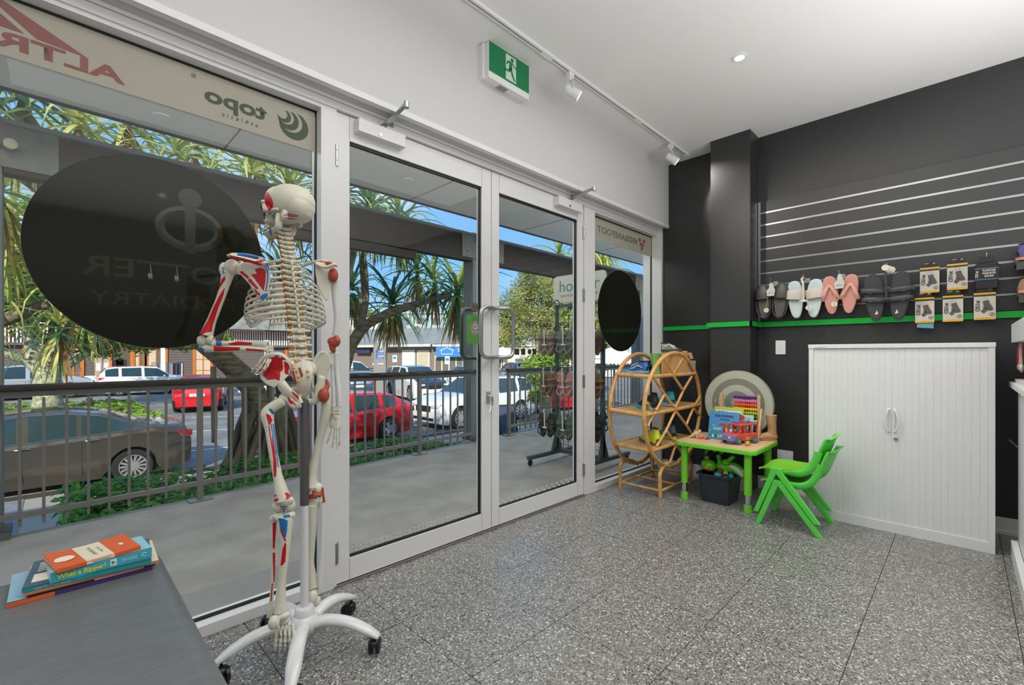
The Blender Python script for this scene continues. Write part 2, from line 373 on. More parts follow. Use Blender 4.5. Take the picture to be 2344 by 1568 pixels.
pull('handle', 2.042, 1, 1.128, 1.447, DY-.06, 'brushed_steel', d2)
pull('handle', 2.02, -1, 1.120, 1.447, DY+.15, 'dark_steel', d1, 1)
lk = MB().box(1.978, 2.006, DY-.01, DY, .83, .905).build('lock_plate', 'brushed_steel', d1)
MB().tube([(1.992, DY-.008, .878), (1.992, DY-.03, .878), (2.0, DY-.035, .87), (2.002, DY-.035, .84), (1.99, DY-.033, .79), (1.975, DY-.032, .775)], [.006, .006, .006, .006, .005, .005], 8).build('latch', 'chrome', lk, smooth=True)
def closer(x0, x1, parent, ex):
    b = MB().rbox(x0, x1, DY-.055, DY, 2.268, 2.332, .004, 2).build('door_closer', 'frame_white', parent)
    px = x0+(x1-x0)*.55
    MB().lathe((px-.03, DY-.0555, 2.285), [(.009, 0), (.009, .003)], (0, -1, 0), 16).build('plug', 'steel', b)
    ar = MB(); k = Vector((ex, 1.95, 2.375))
    p1 = Vector((px, DY-.03, 2.345))
    ar.lathe(p1-Vector((0, 0, .014)), [(.012, 0), (.012, .02)], seg=14)
    t = (k-p1).normalized(); sd = Vector((0, 0, 1)).cross(t).normalized()
    ar.prism([p1+sd*.014, p1-sd*.014, k-sd*.009, k+sd*.009], (0, 0, .006))
    q = Vector((px+.035, FY-.005, 2.372)); t2 = (q-k).normalized(); s2 = Vector((0, 0, 1)).cross(t2).normalized()
    ar.prism([k+s2*.009+Vector((0, 0, .008)), k-s2*.009+Vector((0, 0, .008)), q-s2*.008+Vector((0, 0, .008)), q+s2*.008+Vector((0, 0, .008))], (0, 0, .006))
    ar.lathe(k-Vector((0, 0, .012)), [(.013, 0), (.013, .03)], seg=16); ar.box(q.x-.012, q.x+.03, FY-.012, FY, 2.365, 2.395)
    ar.build('closer_arm', 'brushed_steel', b)
closer(1.075, 1.345, d1, 1.225); closer(2.66, 2.955, d2, 2.83)
# ---- signs on the glass (seen from behind, so mirrored)
M('vinyl_beige', 'aaa698', .8); M('vinyl_red', '8d605b', .8); M('vinyl_green', '505a4c', .8); M('vinyl_dark', '2b2c24', .7)
b_ = M('vinyl_black', '1d1f18', .05, spec=.3)
band = MB().box(-1.89, .897, GY-.0035, GY-.001, 2.135, 2.326).build('sign_band', 'vinyl_beige', w1)
AX = (1, 0, 0); UP = (0, 0, 1); sy = GY-.0045
def wtext(s, x, z, h, mat, par, **k): return text('lettering', s, (x, k.pop('y', sy), z), AX, UP, h, mat, par, mirror=True, ext=.0003, **k)
wtext('topo', .56, 2.208, .062, 'vinyl_green', band, bold=.03, width=.24); wtext('athletic', .575, 2.165, .018, 'vinyl_green', band, spacing=1.6, width=.14)
wtext('®', .405, 2.285, .016, 'vinyl_green', band)
lg = MB()
for cx, cz, R_, r_, ox in ((.800, 2.228, .066, .052, -.022), (.776, 2.246, .046, .035, -.018), (.757, 2.258, .030, .022, -.014)):
    n = 20; out = [(cx+R_*cos(t), cz+R_*sin(t)) for t in [rad(-165+ (i*225/n)) for i in range(n+1)]]
    inn = [(cx+ox*.6+r_*cos(t), cz+.016*R_/.066+r_*sin(t)) for t in [rad(60-(i*225/n)) for i in range(n+1)]]
    m_ = len(out)
    for i in range(n):
        a, b2 = out[i], out[i+1]; c, d = inn[n-i-1], inn[n-i]
        lg.quad((a[0], sy-.0005, a[1]), (b2[0], sy-.0005, b2[1]), (c[0], sy-.0005, c[1]), (d[0], sy-.0005, d[1]))
lg.build('logo', 'vinyl_green', band)
# red mountain logo and lettering at far left
wtext('ALTRA', -.02, 2.165, .05, 'vinyl_red', band, bold=.03, width=.42)
rl = MB()
for poly in ([(.06, 2.185), (-.13, 2.322), (-.16, 2.322), (.03, 2.196)], [(.0, 2.21), (-.17, 2.315), (-.42, 2.20), (-.1, 2.20)]):
    pass
rl.prism([(.085, sy-.0004, 2.218), (-.125, sy-.0004, 2.318), (-.16, sy-.0004, 2.318), (-.04, sy-.0004, 2.225)], (0, -.0004, 0))
rl.prism([(-.07, sy-.0004, 2.228), (-.18, sy-.0004, 2.312), (-.36, sy-.0004, 2.226)], (0, -.0004, 0)); rl.build('logo', 'vinyl_red', band)
band2 = MB().box(3.198, 4.264, GY-.0035, GY-.001, 2.132, 2.326).build('sign_band', 'vinyl_beige', w2)
wtext('VIVO', 3.905, 2.205, .055, 'vinyl_green', band2, bold=.02, width=.165); wtext('BAREFOOT', 3.560, 2.205, .055, 'vinyl_green', band2, width=.50)
hx = MB()
for cx, cz in ((4.03, 2.262), (4.115, 2.262), (4.05, 2.222), (4.095, 2.222), (4.072, 2.182)):
    hx.prism([(cx+.024*cos(pi/6+pi/3*i), sy-.0003, cz+.021*sin(pi/6+pi/3*i)) for i in range(6)], (0, -.0004, 0))
hx.build('logo', 'vinyl_red', band2)
for w, cx in ((w1, .294), (w2, 3.69)):
    dsc = MB().lathe((cx, GY-.001, 1.545), [(.372, 0), (.372, .0012)], (0, -1, 0), 96).build('round_sign', 'vinyl_black', w)
    if w is w1:
        # faint emblem and lettering showing through the vinyl
        M('vinyl_ghost', '26281d', .12, spec=.5)
        e_ = MB(); yy = GY-.0024
        e_.lathe((cx+.10, yy, 1.785), [(.04, 0), (.04, .0003)], (0, -1, 0), 32)
        e_.tube([(cx+.10+.10*cos(t), yy, 1.66+.075*sin(t)) for t in [2*pi*i/40 for i in range(40)]], [(.0003, .016)]*40, 4, closed=True, flat=(0, 1, 0))
        e_.box(cx+.082, cx+.118, yy-.0003, yy, 1.56, 1.75); e_.build('emblem', 'vinyl_ghost', dsc)
        wtext('POTTER', cx+.03, 1.44, .07, 'vinyl_ghost', dsc, y=yy, width=.50, bold=.01); wtext('PODIATRY', cx+.03, 1.335, .05, 'vinyl_ghost', dsc, y=yy, width=.46)
dy_ = DY+.0185
wtext('Chloe Potter', 2.56, 1.505, .060, 'vinyl_dark', d2, y=dy_, bold=.01, width=.40)
wtext('BSc(Hons) Podiatry MAPodA MAAPSM', 2.545, 1.448, .018, 'vinyl_dark', d2, y=dy_, width=.37)
wtext('Ph. 5343 7995', 2.565, 1.335, .048, 'vinyl_dark', d2, y=dy_, bold=.01, width=.40)
wtext('potterpodiatry.com.au', 2.51, 1.245, .030, 'vinyl_dark', d2, y=dy_, width=.48)
ic = MB()
for x0, x1 in ((2.262, 2.305), (2.325, 2.368)): ic.rbox(x0, x1, dy_-.0008, dy_, 1.143, 1.187, .004, 2, axis='y')
ic.lathe((2.413, dy_, 1.165), [(.02, 0), (.02, .0008)], (0, -1, 0), 24); ic.rbox(2.445, 2.485, dy_-.0008, dy_, 1.143, 1.187, .003, 2, axis='y')
ic.build('icon', 'vinyl_dark', d2)
M('pull_plate', '6f6a5f', .4, .3)
pp = MB().box(1.868, 1.937, dy_-.001, dy_, 1.425, 1.475).build('pull_sign', 'pull_plate', d1); text('lettering', 'PULL', (1.905, dy_-.0014, 1.44), AX, UP, .018, 'vinyl_dark', pp, ext=.0003)
M('sticker_green', '56983f', .5); M('sticker_green_pale', '9cc77c', .5); M('sticker_grey', '8f8c80', .5)
# white lattice film along the bottoms of the door panes
M('film_white', 'c8c9c8', .6)
for par, x0, x1, y in ((d1, 1.055, 1.935, DY+.0185), (d2, 2.097, 2.955, DY+.0185)):
    q = MB(); n = int((x1-x0)/.058)
    for i in range(n):
        a = x0+i*.058
        for s_ in (0, 1):
            z = .134+s_*.02
            if par is d1:
                q.quad((a, y, z), (a+.010, y, z), (a+.034, y, z+.02), (a+.024, y, z+.02)); q.quad((a+.048, y, z), (a+.058, y, z), (a+.034, y, z+.02), (a+.024, y, z+.02))
            else: q.box(a+.029*s_, a+.029+.029*s_, y-.0003, y, z-.002, z+.012)
    q.build('privacy_film', 'film_white', par)
# ---- lights and exit sign
def downlight(x, y, z, lab, en=60, rad_=.045, vis=True, grp=None):
    t = thing('downlight', lab, 'light', (x, y, z), group=grp)
    MB().lathe((0, 0, 0), [(rad_, -.004), (rad_, 0), (rad_*.8, 0), (rad_*.78, -.006)][::-1], seg=28).build('bezel', 'plastic_white', t, smooth=True)
    MB().disc((0, 0, -.0065), rad_*.62, th=.001, seg=20).build('lens', M('lamp_glow', 'fff6e8', .3, emit=14), t)
    if en: l = lamp('downlight_lamp', 'SPOT', (x, y, z-.02), en, (1, .97, .92), spot_size=rad(110), spot_blend=.8, shadow_soft_size=.04)
    return t
downlight(3.047, 1.004, CZ, 'small round recessed downlight in the ceiling above the play table')
for k, (x, y) in enumerate(((-.4, -1.0), (.9, -2.2), (2.3, -1.6), (-1.4, -2.4))):
    downlight(x, y, CZ, 'recessed downlight behind the photographer above the '+('couch', 'rear left corner', 'rear right corner', 'far left wall')[k], 30, .05, grp='downlights behind the camera')
tr = thing('light_track', 'slim white ceiling light track running from the exit sign to the black wall', 'light track', (1.0, 1.84, CZ))
MB().box(-1.2, 3.178, -.017, .017, -.018, 0).build('rail', 'plastic_white', tr); MB().box(-1.2, 3.12, -.005, .005, -.0186, -.0178).build('slot', 'frame_line', tr)
for x in (1.16, 2.28): MB().box(x-.05, x+.05, -.019, .019, -.0205, 0).build('coupler', 'plastic_white', tr)
MB().box(3.16, 3.185, -.02, .02, -.021, 0).build('end_cap', 'plastic_white', tr)
def spot(x, lab, to):
    t = thing('track_spotlight', lab, 'light', (x, 1.84, CZ-.02))
    MB().box(-.025, .025, -.015, .015, -.035, 0).build('adapter', 'plastic_white', t)
    c = Vector((.02, 0, -.115)); d = Vector(to).normalized(); s = d.cross(Vector((0, 0, 1))).normalized()
    y = MB(); 
    for sg in (-1, 1): y.tube([Vector((0, 0, -.035)), Vector((0, 0, -.05)), c+s*.036*sg+Vector((0, 0, .04)), c+s*.037*sg], [(.004, .009)]*4, 8, flat=(d.x, d.y, 0))
    y.lathe((0, 0, -.05), [(.009, 0), (.009, .02)], seg=12); y.build('bracket', 'plastic_white', t)
    MB().lathe(c-d*.055, [(.018, 0), (.030, .012), (.033, .03), (.033, .085), (.036, .092), (.036, .112), (.031, .112), (.03, .104)], d, 28).build('lamp_head', 'plastic_white', t, smooth=True)
    MB().lathe(c-d*.055, [(.029, .1045), (.029, .106)], d, 24).build('lens', M('lamp_glow'), t)
    p = Vector((x, 1.84, CZ-.02))+c+d*.06
    lamp('spotlight_lamp', 'SPOT', p, 34, (1, .95, .88), spot_size=rad(75), spot_blend=.7, shadow_soft_size=.03, to=p+d)
spot(2.395, 'white track spotlight nearest the exit sign, lamp lit', (.62, -.55, -.5)); spot(3.845, 'white track spotlight at the black wall end, lamp lit', (.45, -.62, -.6))
ex = thing('exit_sign', 'green running man exit sign in a white box high on the bulkhead', 'exit sign', (2.0, 2.08, 2.80))
MB().rbox(-.19, .17, -.035, 0, .005, .218, .012, 3, axis='y').build('back_box', 'plastic_white', ex)
MB().rbox(-.175, .18, -.072, -.03, 0, .22, .01, 3, axis='y').build('case', 'plastic_white', ex)
M('exit_green', '0b7a4a', .4); M('exit_pale', 'c9dcc5', .5)
fc = MB().box(-.172, .176, -.0745, -.072, .04, .217).build('face', 'exit_green', ex)
dr = MB().box(-.035, .055, -.0755, -.0745, .05, .205).build('doorway', 'exit_pale', fc)
pm = MB(); y = -.076; th_ = (0, -.0006, 0)
def blob(pts): pm.prism([(a, y, b) for a, b in pts], th_)
pm.lathe((.02, y, .183), [(.0125, 0), (.0125, .0006)], (0, -1, 0), 18)
blob([(-.002, .172), (.018, .166), (.02, .125), (.004, .115), (-.008, .125)]); blob([(0, .17), (-.022, .165), (-.032, .145), (-.025, .14), (-.014, .155), (.0, .158)])
blob([(.015, .165), (.035, .145), (.055, .138), (.055, .147), (.04, .152), (.022, .17)]); blob([(.002, .128), (.018, .122), (.03, .09), (.05, .062), (.036, .058), (.016, .085)])
blob([(-.008, .128), (.008, .118), (.0, .1), (-.045, .1), (-.045, .112), (-.012, .112)])
pm.build('running_figure', 'exit_green', fc)
text('lettering', 'exit', (2.14, 2.08-.0752, 2.845), AX, UP, .007, 'exit_pale', fc)
MB().box(-.07, .0, -.06, -.02, -.003, .001).build('test_panel', 'frame_line', ex)

gs = MB().box(1.828, 1.937, dy_-.001, dy_, 1.215, 1.395).build('green_sticker', 'sticker_green', d1)
gq = MB().lathe((1.90, dy_-.0012, 1.315), [(.048, 0), (.048, .0004)], (0, -1, 0), 32); gq.build('badge', 'sticker_grey', gs)
gp = MB().tube([(1.90+.018*cos(t), dy_-.002, 1.325+.014*sin(t)) for t in [2*pi*i/24 for i in range(24)]], [(.0003, .003)]*24, 4, closed=True, flat=(0, 1, 0)).box(1.8985, 1.9015, dy_-.0022, dy_-.0018, 1.30, 1.345).lathe((1.90, dy_-.0018, 1.352), [(.005, 0), (.005, .0004)], (0, -1, 0), 12)
gp.build('emblem', 'exit_pale', gs); text('lettering', 'POTTER', (1.90, dy_-.0018, 1.285), AX, UP, .010, 'exit_pale', gs, ext=.0003)
# ================================================================ STREET
M('concrete', '9f9b94', .6, col2='8e8a84', nscale=3, bump=.06, bscale=60); M('aggregate', 'b3ab9c', .8, col2='8f877b', nscale=90); M('paver_grey', '8b8b8d', .7, col2='7d7d80', nscale=8)
M('asphalt', '8e8d87', .9, col2='76756f', nscale=1.2); M('mulch', '4f4128', .95, col2='2c2416', nscale=30); M('line_white', 'e2e2dc', .7); M('red_path', 'b5715a', .8)
M('timber_dark', '2f241d', .55, col2='261d18', nscale=3, stretch=(1, 8, 8)); M('rail_steel', '7d7977', .35, .2); M('flange', '7a8480', .5, .2); M('post_grey', '808783', .75, col2='6f7672', nscale=4, stretch=(6, 6, .6))
M('galv', '7c8079', .55, .4, col2='6b6f69', nscale=6)
def zd(x): return -.036+.0218*(x-.83)
wk = MB()
wk.add([(-6, 2.3, zd(-6)), (14, 2.3, zd(14)), (14, 4.5, zd(14)), (-6, 4.5, zd(-6)), (-6, 2.3, -1.4), (14, 2.3, -1.4), (14, 4.5, -1.4), (-6, 4.5, -1.4)], [(0, 1, 2, 3), (2, 6, 7, 3), (1, 5, 6, 2), (0, 3, 7, 4), (4, 7, 6, 5), (0, 4, 5, 1)])
wk = wk.build('walkway', 'concrete'); struct(wk, 'raised grey concrete walkway outside the shopfront')
MB().box(4.55, 4.56, 2.34, 4.5, zd(4.55)-.01, zd(4.55)+.0012).build('joint', 'joint_dark', wk)
MB().box(.42, 1.3, 2.36, 2.70, -.06, -.024).build('grate_mat', M('mat_grey', '8c8b89', .6, bump=.5, bscale=55), wk)
def zr(y): return -1.45+max(0, y-12)*.0125
gr = MB(); gr.quad((-90, 11.7, zr(12)), (140, 11.7, zr(12)), (140, 12, zr(12)), (-90, 12, zr(12)))
gr.quad((-90, 12, zr(12)), (140, 12, zr(12)), (140, 160, zr(160)), (-90, 160, zr(160)))
rd = gr.build('road', 'asphalt'); struct(rd, 'sunlit grey asphalt road and parking bays')
fp = MB().box(-30, 60, 4.5, 11.2, -1.6, -1.30).build('footpath', 'aggregate'); struct(fp, 'exposed aggregate footpath below the walkway')
MB().box(-30, 60, 11.2, 11.75, -1.6, -1.34).build('verge', 'mulch', fp); MB().box(-30, 60, 11.78, 11.92, -1.6, -1.36).build('kerb', 'concrete', fp)
for i in range(8): MB().box(-.9, -.35, 5.0+i*.78, 5.75+i*.78, -1.302, -1.292).build('paver', 'paver_grey', fp)
ff = MB().box(-40, 60, 37.5, 60, -1.3, zr(38)+.12).build('footpath_far', 'red_path'); struct(ff, 'reddish footpath in front of the far shops')
ln = MB()
for (u0, v0, u1, v1) in ((430, 990, 560, 982), (440, 960, 700, 948), (430, 1032, 560, 1018), (930, 975, 1000, 967), (915, 945, 1060, 932), (938, 1000, 1010, 1012), (905, 905, 1060, 898), (600, 905, 700, 900)):
    a = onZ(u0, v0, -1.4); b = onZ(u1, v1, -1.4); t = (b-a).normalized(); n = Vector((-t.y, t.x, 0))*.055
    def gz(p): return Vector((p.x, p.y, zr(p.y)+.006))
    ln.quad(gz(a-n), gz(b-n), gz(b+n), gz(a+n))
ln.build('line_marking', 'line_white', rd)
# ---- beam, posts
def post(x0, x1, z0, lab):
    t = thing('verandah_post', lab, 'post', ((x0+x1)/2, 4.56, z0), group='weathered verandah posts')
    w = (x1-x0)/2; MB().box(-w, w, -.055, .14, 0, 2.72-z0).build('shaft', 'post_grey', t)
    MB().box(-w-.04, w+.04, -.16, .12, 0, .045).build('base_plate', 'galv', t); return t
post(-.46, -.24, zd(-.3), 'weathered grey verandah post at the far left edge of the glass')
post(3.82, 4.10, zd(3.9), 'weathered grey verandah post seen behind the left door handle')
post(8.10, 8.42, zd(8.2), 'weathered grey verandah post at right, behind the dark oval sign')
def beam(x0, x1, lab, plates):
    t = thing('verandah_beam', lab, 'beam', ((x0+x1)/2, 4.5, 2.35), group='dark timber verandah beams')
    h = (x1-x0)/2; MB().box(-h, h, 0, .12, 0, .315).build('timber', 'timber_dark', t); MB().box(-h, h, -.045, .16, .315, .345).build('flange', 'flange', t)
    for a, b in plates:
        c = (x0+x1)/2; p = MB().box(a-c, b-c, -.012, 0, .035, .315).build('bolt_plate', 'galv', t)
        for k, (fx, fz) in enumerate(((.3, .09), (.72, .24))):
            MB().lathe((a-c+(b-a)*fx, -.012, fz+.02), [(.016, 0), (.016, .004), (.009, .006), (.009, .014)], (0, -1, 0), 12).build('bolt', 'galv', p)
    return t
beam(-6, -.465, 'dark timber beam end left of the far left verandah post', [])
beam(-.235, 3.815, 'long dark timber beam across the left window and left door', [(-.30, .025), (3.63, 3.94)])
beam(4.105, 8.095, 'shorter dark timber beam seen through the right door', [(4.0, 4.36), (7.9, 8.22)])
sb = MB().box(1.45, 2.98, 4.53, 4.62, 2.255, 2.345).build('reflection_box', 'timber_dark'); tag(sb, 'slim dark box standing in for a reflected band under the long timber beam', 'box')  # box added where the glass shows a dark reflection of the bulkhead
fl_ = thing('flood_lamp', 'small beige round lamp fixed to the bolt plate at far left', 'lamp', (-.24, 4.44, 2.52))
MB().tube([(-.06, 0, 0), (.02, -.02, 0)], .012, 8).build('arm', 'galv', fl_); MB().lathe((.04, -.02, 0), [(.01, -.02), (.032, -.012), (.034, .012), (.026, .018)], (.3, -1, .1), 18).build('head', M('beige', 'c9c2a6', .5), fl_, smooth=True)
for x, y, lb in ((.5, 3.75, 'left window'), (2.25, 3.55, 'left door')):
    t = thing('soffit_light', 'small white round light in the outside soffit above the '+lb, 'light', (x, y, 2.718)); MB().lathe((0, 0, 0), [(.045, -.008), (.05, 0)], seg=20).build('bezel', 'plastic_white', t)
# ---- railings
def railing(x0, x1, first, posts, lab):
    t = thing('railing', lab, 'railing', (x0, 4.4, zd(x0)), group='steel railings along the walkway')
    B = lambda mb, nm, mt: mb.build(nm, mt, t, world=True)
    B(MB().rbox(x0, x1, 4.37, 4.44, .905, .948, .012, 3, axis='x'), 'handrail', 'timber_dark'); B(MB().box(x0, x1, 4.385, 4.425, .868, .905), 'top_rail', 'rail_green')
    zb = lambda x: .085+.016*(x+.24)
    m = MB(); m.add([(x0, 4.385, zb(x0)-.017), (x1, 4.385, zb(x1)-.017), (x1, 4.42, zb(x1)-.017), (x0, 4.42, zb(x0)-.017), (x0, 4.385, zb(x0)+.017), (x1, 4.385, zb(x1)+.017), (x1, 4.42, zb(x1)+.017), (x0, 4.42, zb(x0)+.017)],
          [(3, 2, 1, 0), (4, 5, 6, 7), (0, 1, 5, 4), (1, 2, 6, 5), (2, 3, 7, 6), (3, 0, 4, 7)]); B(m, 'bottom_rail', 'rail_steel')
    me = None; x = first; n = 0
    while x < x1-.02:
        if any(abs(x-p) < .04 for p in posts):
            m = MB().box(x-.019, x+.019, 4.383, 4.423, zd(x)+.008, .87); q = B(m, 'post', 'rail_steel'); MB().box(x-.08, x+.08, 4.34, 4.46, zd(x), zd(x)+.01).build('base_plate', 'rail_steel', q, world=True)
        else:
            if me is None:
                o = MB().box(-.008, .008, -.008, .008, 0, .845).build('baluster', 'rail_steel', t); me = o.data
            else: o = bpy.data.objects.new('baluster', me); COL.objects.link(o); o.parent = t
            o.location = (x-x0, 4.403-4.4, zb(x)-.075-zd(x0))
        x += .1105; n += 1
    return t
M('rail_green', '5b605a', .45, .2)
r1 = railing(-.62, 3.80, -.599, (.8375, 2.937), 'steel baluster railing with dark handrail along the walkway edge')
for i in range(8):
    x = 1.95+i*.235; MB().tube([(x, 4.366, .922), (x, 4.355, .932), (x+.11, 4.355, .932), (x+.11, 4.366, .922)], .003, 6).build('staple', 'galv', r1, world=True)
r2 = railing(4.35, 7.95, 4.372, (4.372, 6.472), 'second steel railing beyond the verandah post, seen through the right door')
# ---- foliage builders
def leaf_cloud(n, sampler, size, up=.3):
    m = MB(); vs = []; fs = []
    for i in range(n):
        p, nn = sampler()
        a = random.uniform(0, 2*pi); d = Vector((cos(a), sin(a), random.uniform(-.6, .5))).normalized(); nn = (Vector(nn)+Vector((random.gauss(0, .5), random.gauss(0, .5), random.gauss(0, .5)+up))).normalized()
        s = nn.cross(d)
        if s.length < .1: continue
        s.normalize(); d = s.cross(nn); L_ = size*random.uniform(.65, 1.25); w = L_*.27; p = Vector(p); b = len(vs)
        vs += [p, p+d*L_*.5+s*w-nn*L_*.05, p+d*L_-nn*L_*.18, p+d*L_*.5-s*w-nn*L_*.05]; fs.append((b, b+1, b+2, b+3))
    m.v = vs; m.f = fs; m.m = [0]*len(fs); return m
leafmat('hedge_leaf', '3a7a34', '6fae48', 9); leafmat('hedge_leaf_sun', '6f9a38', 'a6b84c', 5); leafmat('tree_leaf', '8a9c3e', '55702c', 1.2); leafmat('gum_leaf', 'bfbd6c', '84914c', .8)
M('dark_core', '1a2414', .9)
def hedge(name, lab, x0, x1, y0, y1, zt, z0, n, size, mat, cat='hedge'):
    t = thing(name, lab, cat, ((x0+x1)/2, (y0+y1)/2, z0))
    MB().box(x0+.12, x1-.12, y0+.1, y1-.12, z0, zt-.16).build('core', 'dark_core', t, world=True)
    def smp():
        f = random.random()
        if f < .62: x = random.uniform(x0, x1); y = random.uniform(y0, y1); return (x, y, zt-.08+.07*sin(x*4.1)*cos(y*3.3)+random.uniform(-.08, .05)), (0, 0, 1)
        if f < .85: x = random.uniform(x0, x1); return (x, y0+random.uniform(-.04, .08), zt-random.random()**2*(zt-z0)), (0, -1, .3)
        if f < .92: y = random.uniform(y0, y1); return (x0+random.uniform(-.08, .06), y, zt-random.random()**1.5*(zt-z0)), (-1, 0, .3)
        x = random.uniform(x0, x1); return (x, y1, zt-random.random()*(zt-z0)), (0, 1, .3)
    leaf_cloud(n, smp, size).build('foliage', mat, t, world=True, kind='stuff'); return t
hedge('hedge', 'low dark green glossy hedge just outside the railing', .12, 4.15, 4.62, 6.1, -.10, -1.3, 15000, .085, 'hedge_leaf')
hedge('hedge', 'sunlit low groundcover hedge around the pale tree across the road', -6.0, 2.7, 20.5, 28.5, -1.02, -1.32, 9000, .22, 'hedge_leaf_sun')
# pandanus
leafmat('pandan_leaf', '7fa85c', 'b6bf6a', 2.2); leafmat('pandan_dark', '578a6c', '44735a', 2); leafmat('pandan_dry', 'cda871', '977343', 3); leafmat('pandan_sun', 'c3cb68', 'e4dd92', 3)  # includes a paler leaf copy for sunlit heads, sunlight put into its colour
M('pandan_bark', '8b8069', .85, col2='5f5645', nscale=9, bump=.5, stretch=(1, 1, 3)); M('pale_bark', 'b9b79a', .85, col2='7f8268', nscale=7, bump=.3); M('root_bark', '7d7362', .9, col2='5a5245', nscale=6, bump=.5, stretch=(1, 1, .3))
def strap(L_, w, lift, droop, seg=6):
    m = MB(); p = Vector((0, 0, 0)); a = lift; vs = []
    for i in range(seg+1):
        t = i/seg; ww = w*(1-t**2.2)*.5+.0015
        vs += [p+Vector((0, ww, .35*ww)), p, p+Vector((0, -ww, .35*ww))]
        p = p+Vector((cos(a), 0, sin(a)))*(L_/seg); a -= droop/seg*(.5+t)
    fs = []
    for i in range(seg):
        b = i*3; fs += [(b, b+3, b+4, b+1), (b+1, b+4, b+5, b+2)]
    m.v = vs; m.f = fs; m.m = [0]*len(fs); return m
STR = [strap(1.0, .062, 1.1, 1.5), strap(1.05, .06, .6, 1.9), strap(1.0, .055, .15, 2.1), strap(.95, .05, -.5, 1.2), strap(.85, .05, -1.0, .6), strap(.75, .045, -1.3, .25)]
leaf_meshes = {}
def pandan_heads(t, heads, nparts=290):
    rest = {}; cnt = 0; all_ = []
    for (c, sc, pal, dry) in heads:
        n = 58
        for i in range(n):
            k = min(5, int(6*(i/n)**.8)); mat = pal[0] if random.random() < .6 else pal[1]
            if k >= 4 and random.random() < dry: mat = 'pandan_dry'
            az = i*2.4+random.uniform(-.3, .3); all_.append((c, sc*random.uniform(.8, 1.15), k, mat, az, random.uniform(-.2, .2)))
    step = max(1, len(all_)//nparts)
    for i, (c, s_, k, mat, az, tw) in enumerate(all_):
        Mx = Matrix.Translation(Vector(c)+Vector((0, 0, -.05*k))) @ Matrix.Rotation(az, 4, 'Z') @ Matrix.Rotation(tw, 4, 'X') @ Matrix.Scale(s_, 4)
        if i % step == 0 and cnt < nparts:
            key = (k, mat)
            if key not in leaf_meshes:
                o = MB(); o.v = list(STR[k].v); o.f = list(STR[k].f); o.m = list(STR[k].m); o = o.build('leaf', mat, t, smooth=True, auto=False); leaf_meshes[key] = o.data
            else: o = bpy.data.objects.new('leaf', leaf_meshes[key]); COL.objects.link(o); o.parent = t
            Q = wmat(t).inverted() @ Mx; o.matrix_local = Q; cnt += 1
        else:
            m = rest.setdefault(mat, MB()); m.add([Mx @ v for v in STR[k].v], STR[k].f)
    for mat, m in rest.items(): m.build('foliage', mat, t, smooth=True, world=True, kind='stuff', auto=False)
def limb(t, pts, rs, mat, name='branch', seg=10, n=5):
    p = smooth_path(pts, n); r = lerpr(rs, n); r = [x*(1+.06*sin(i*1.9)) for i, x in enumerate(r)]
    return MB().tube(p, r, seg).build(name, mat, t, smooth=True, world=True, auto=False)
pt = thing('pandanus_tree', 'spreading pandanus with stilt roots growing through the hedge', 'tree', (2.0, 6.5, -1.3))
fork = Vector((1.95, 6.5, .45))
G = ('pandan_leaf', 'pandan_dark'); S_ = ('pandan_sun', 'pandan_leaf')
limb(pt, [(2.15, 6.5, -.45), (2.05, 6.5, .1), (1.75, 6.4, .75), (1.1, 6.2, 1.45), (.5, 6.0, 2.3), (.2, 6.0, 3.0)], [.16, .15, .13, .12, .10, .07], 'pandan_bark', 'trunk', 14)
limb(pt, [(2.1, 6.5, .1), (2.25, 6.35, .7), (2.55, 6.2, 1.4), (2.85, 6.1, 2.2), (3.0, 6.1, 2.9)], [.11, .095, .09, .08, .06], 'pale_bark')
limb(pt, [(2.78, 6.3, -.9), (2.82, 6.3, 0), (2.88, 6.2, .9), (3.1, 6.1, 1.5), (3.6, 5.95, 1.8), (4.45, 5.8, 2.1)], [.07, .075, .08, .075, .06, .045], 'pandan_bark')
limb(pt, [(3.05, 6.1, 1.4), (3.2, 6.2, 2.0), (3.2, 6.3, 2.7)], [.06, .06, .05], 'pandan_bark')
limb(pt, [(1.3, 6.25, 1.25), (1.6, 6.6, 2.0), (1.8, 6.9, 2.8)], [.09, .08, .06], 'pandan_bark')
limb(pt, [(.6, 6.0, 2.1), (-.2, 6.2, 2.8), (-.8, 6.4, 3.1)], [.08, .06, .05], 'pandan_bark')
for i in range(24):
    a = i*2.39996; rr = .25+.75*((i*7) % 11)/11; top = Vector((2.0+.12*cos(a), 6.5+.12*sin(a), .1+.9*((i*5) % 7)/7)); ft = Vector((2.0+rr*1.05*cos(a), 6.45+rr*.55*sin(a), -1.25))
    mid = top.lerp(ft, .45)+Vector((.08*cos(a), .05*sin(a), .05))
    limb(pt, [top, mid, ft], [.035, .042, .052 if i % 3 else .065], 'root_bark', 'prop_root', 8, 4)
for dx_, l in ((-.25, .55), (-.42, .35), (-.1, .9), (1.1, .9)):
    limb(pt, [(1.75+dx_, 6.3, 1.0 if dx_ < .5 else .7), (1.76+dx_, 6.3, .5), (1.76+dx_, 6.3, .9-l-.45)], [.03, .034, .028], 'root_bark', 'prop_root', 8, 3)
hd_ = []
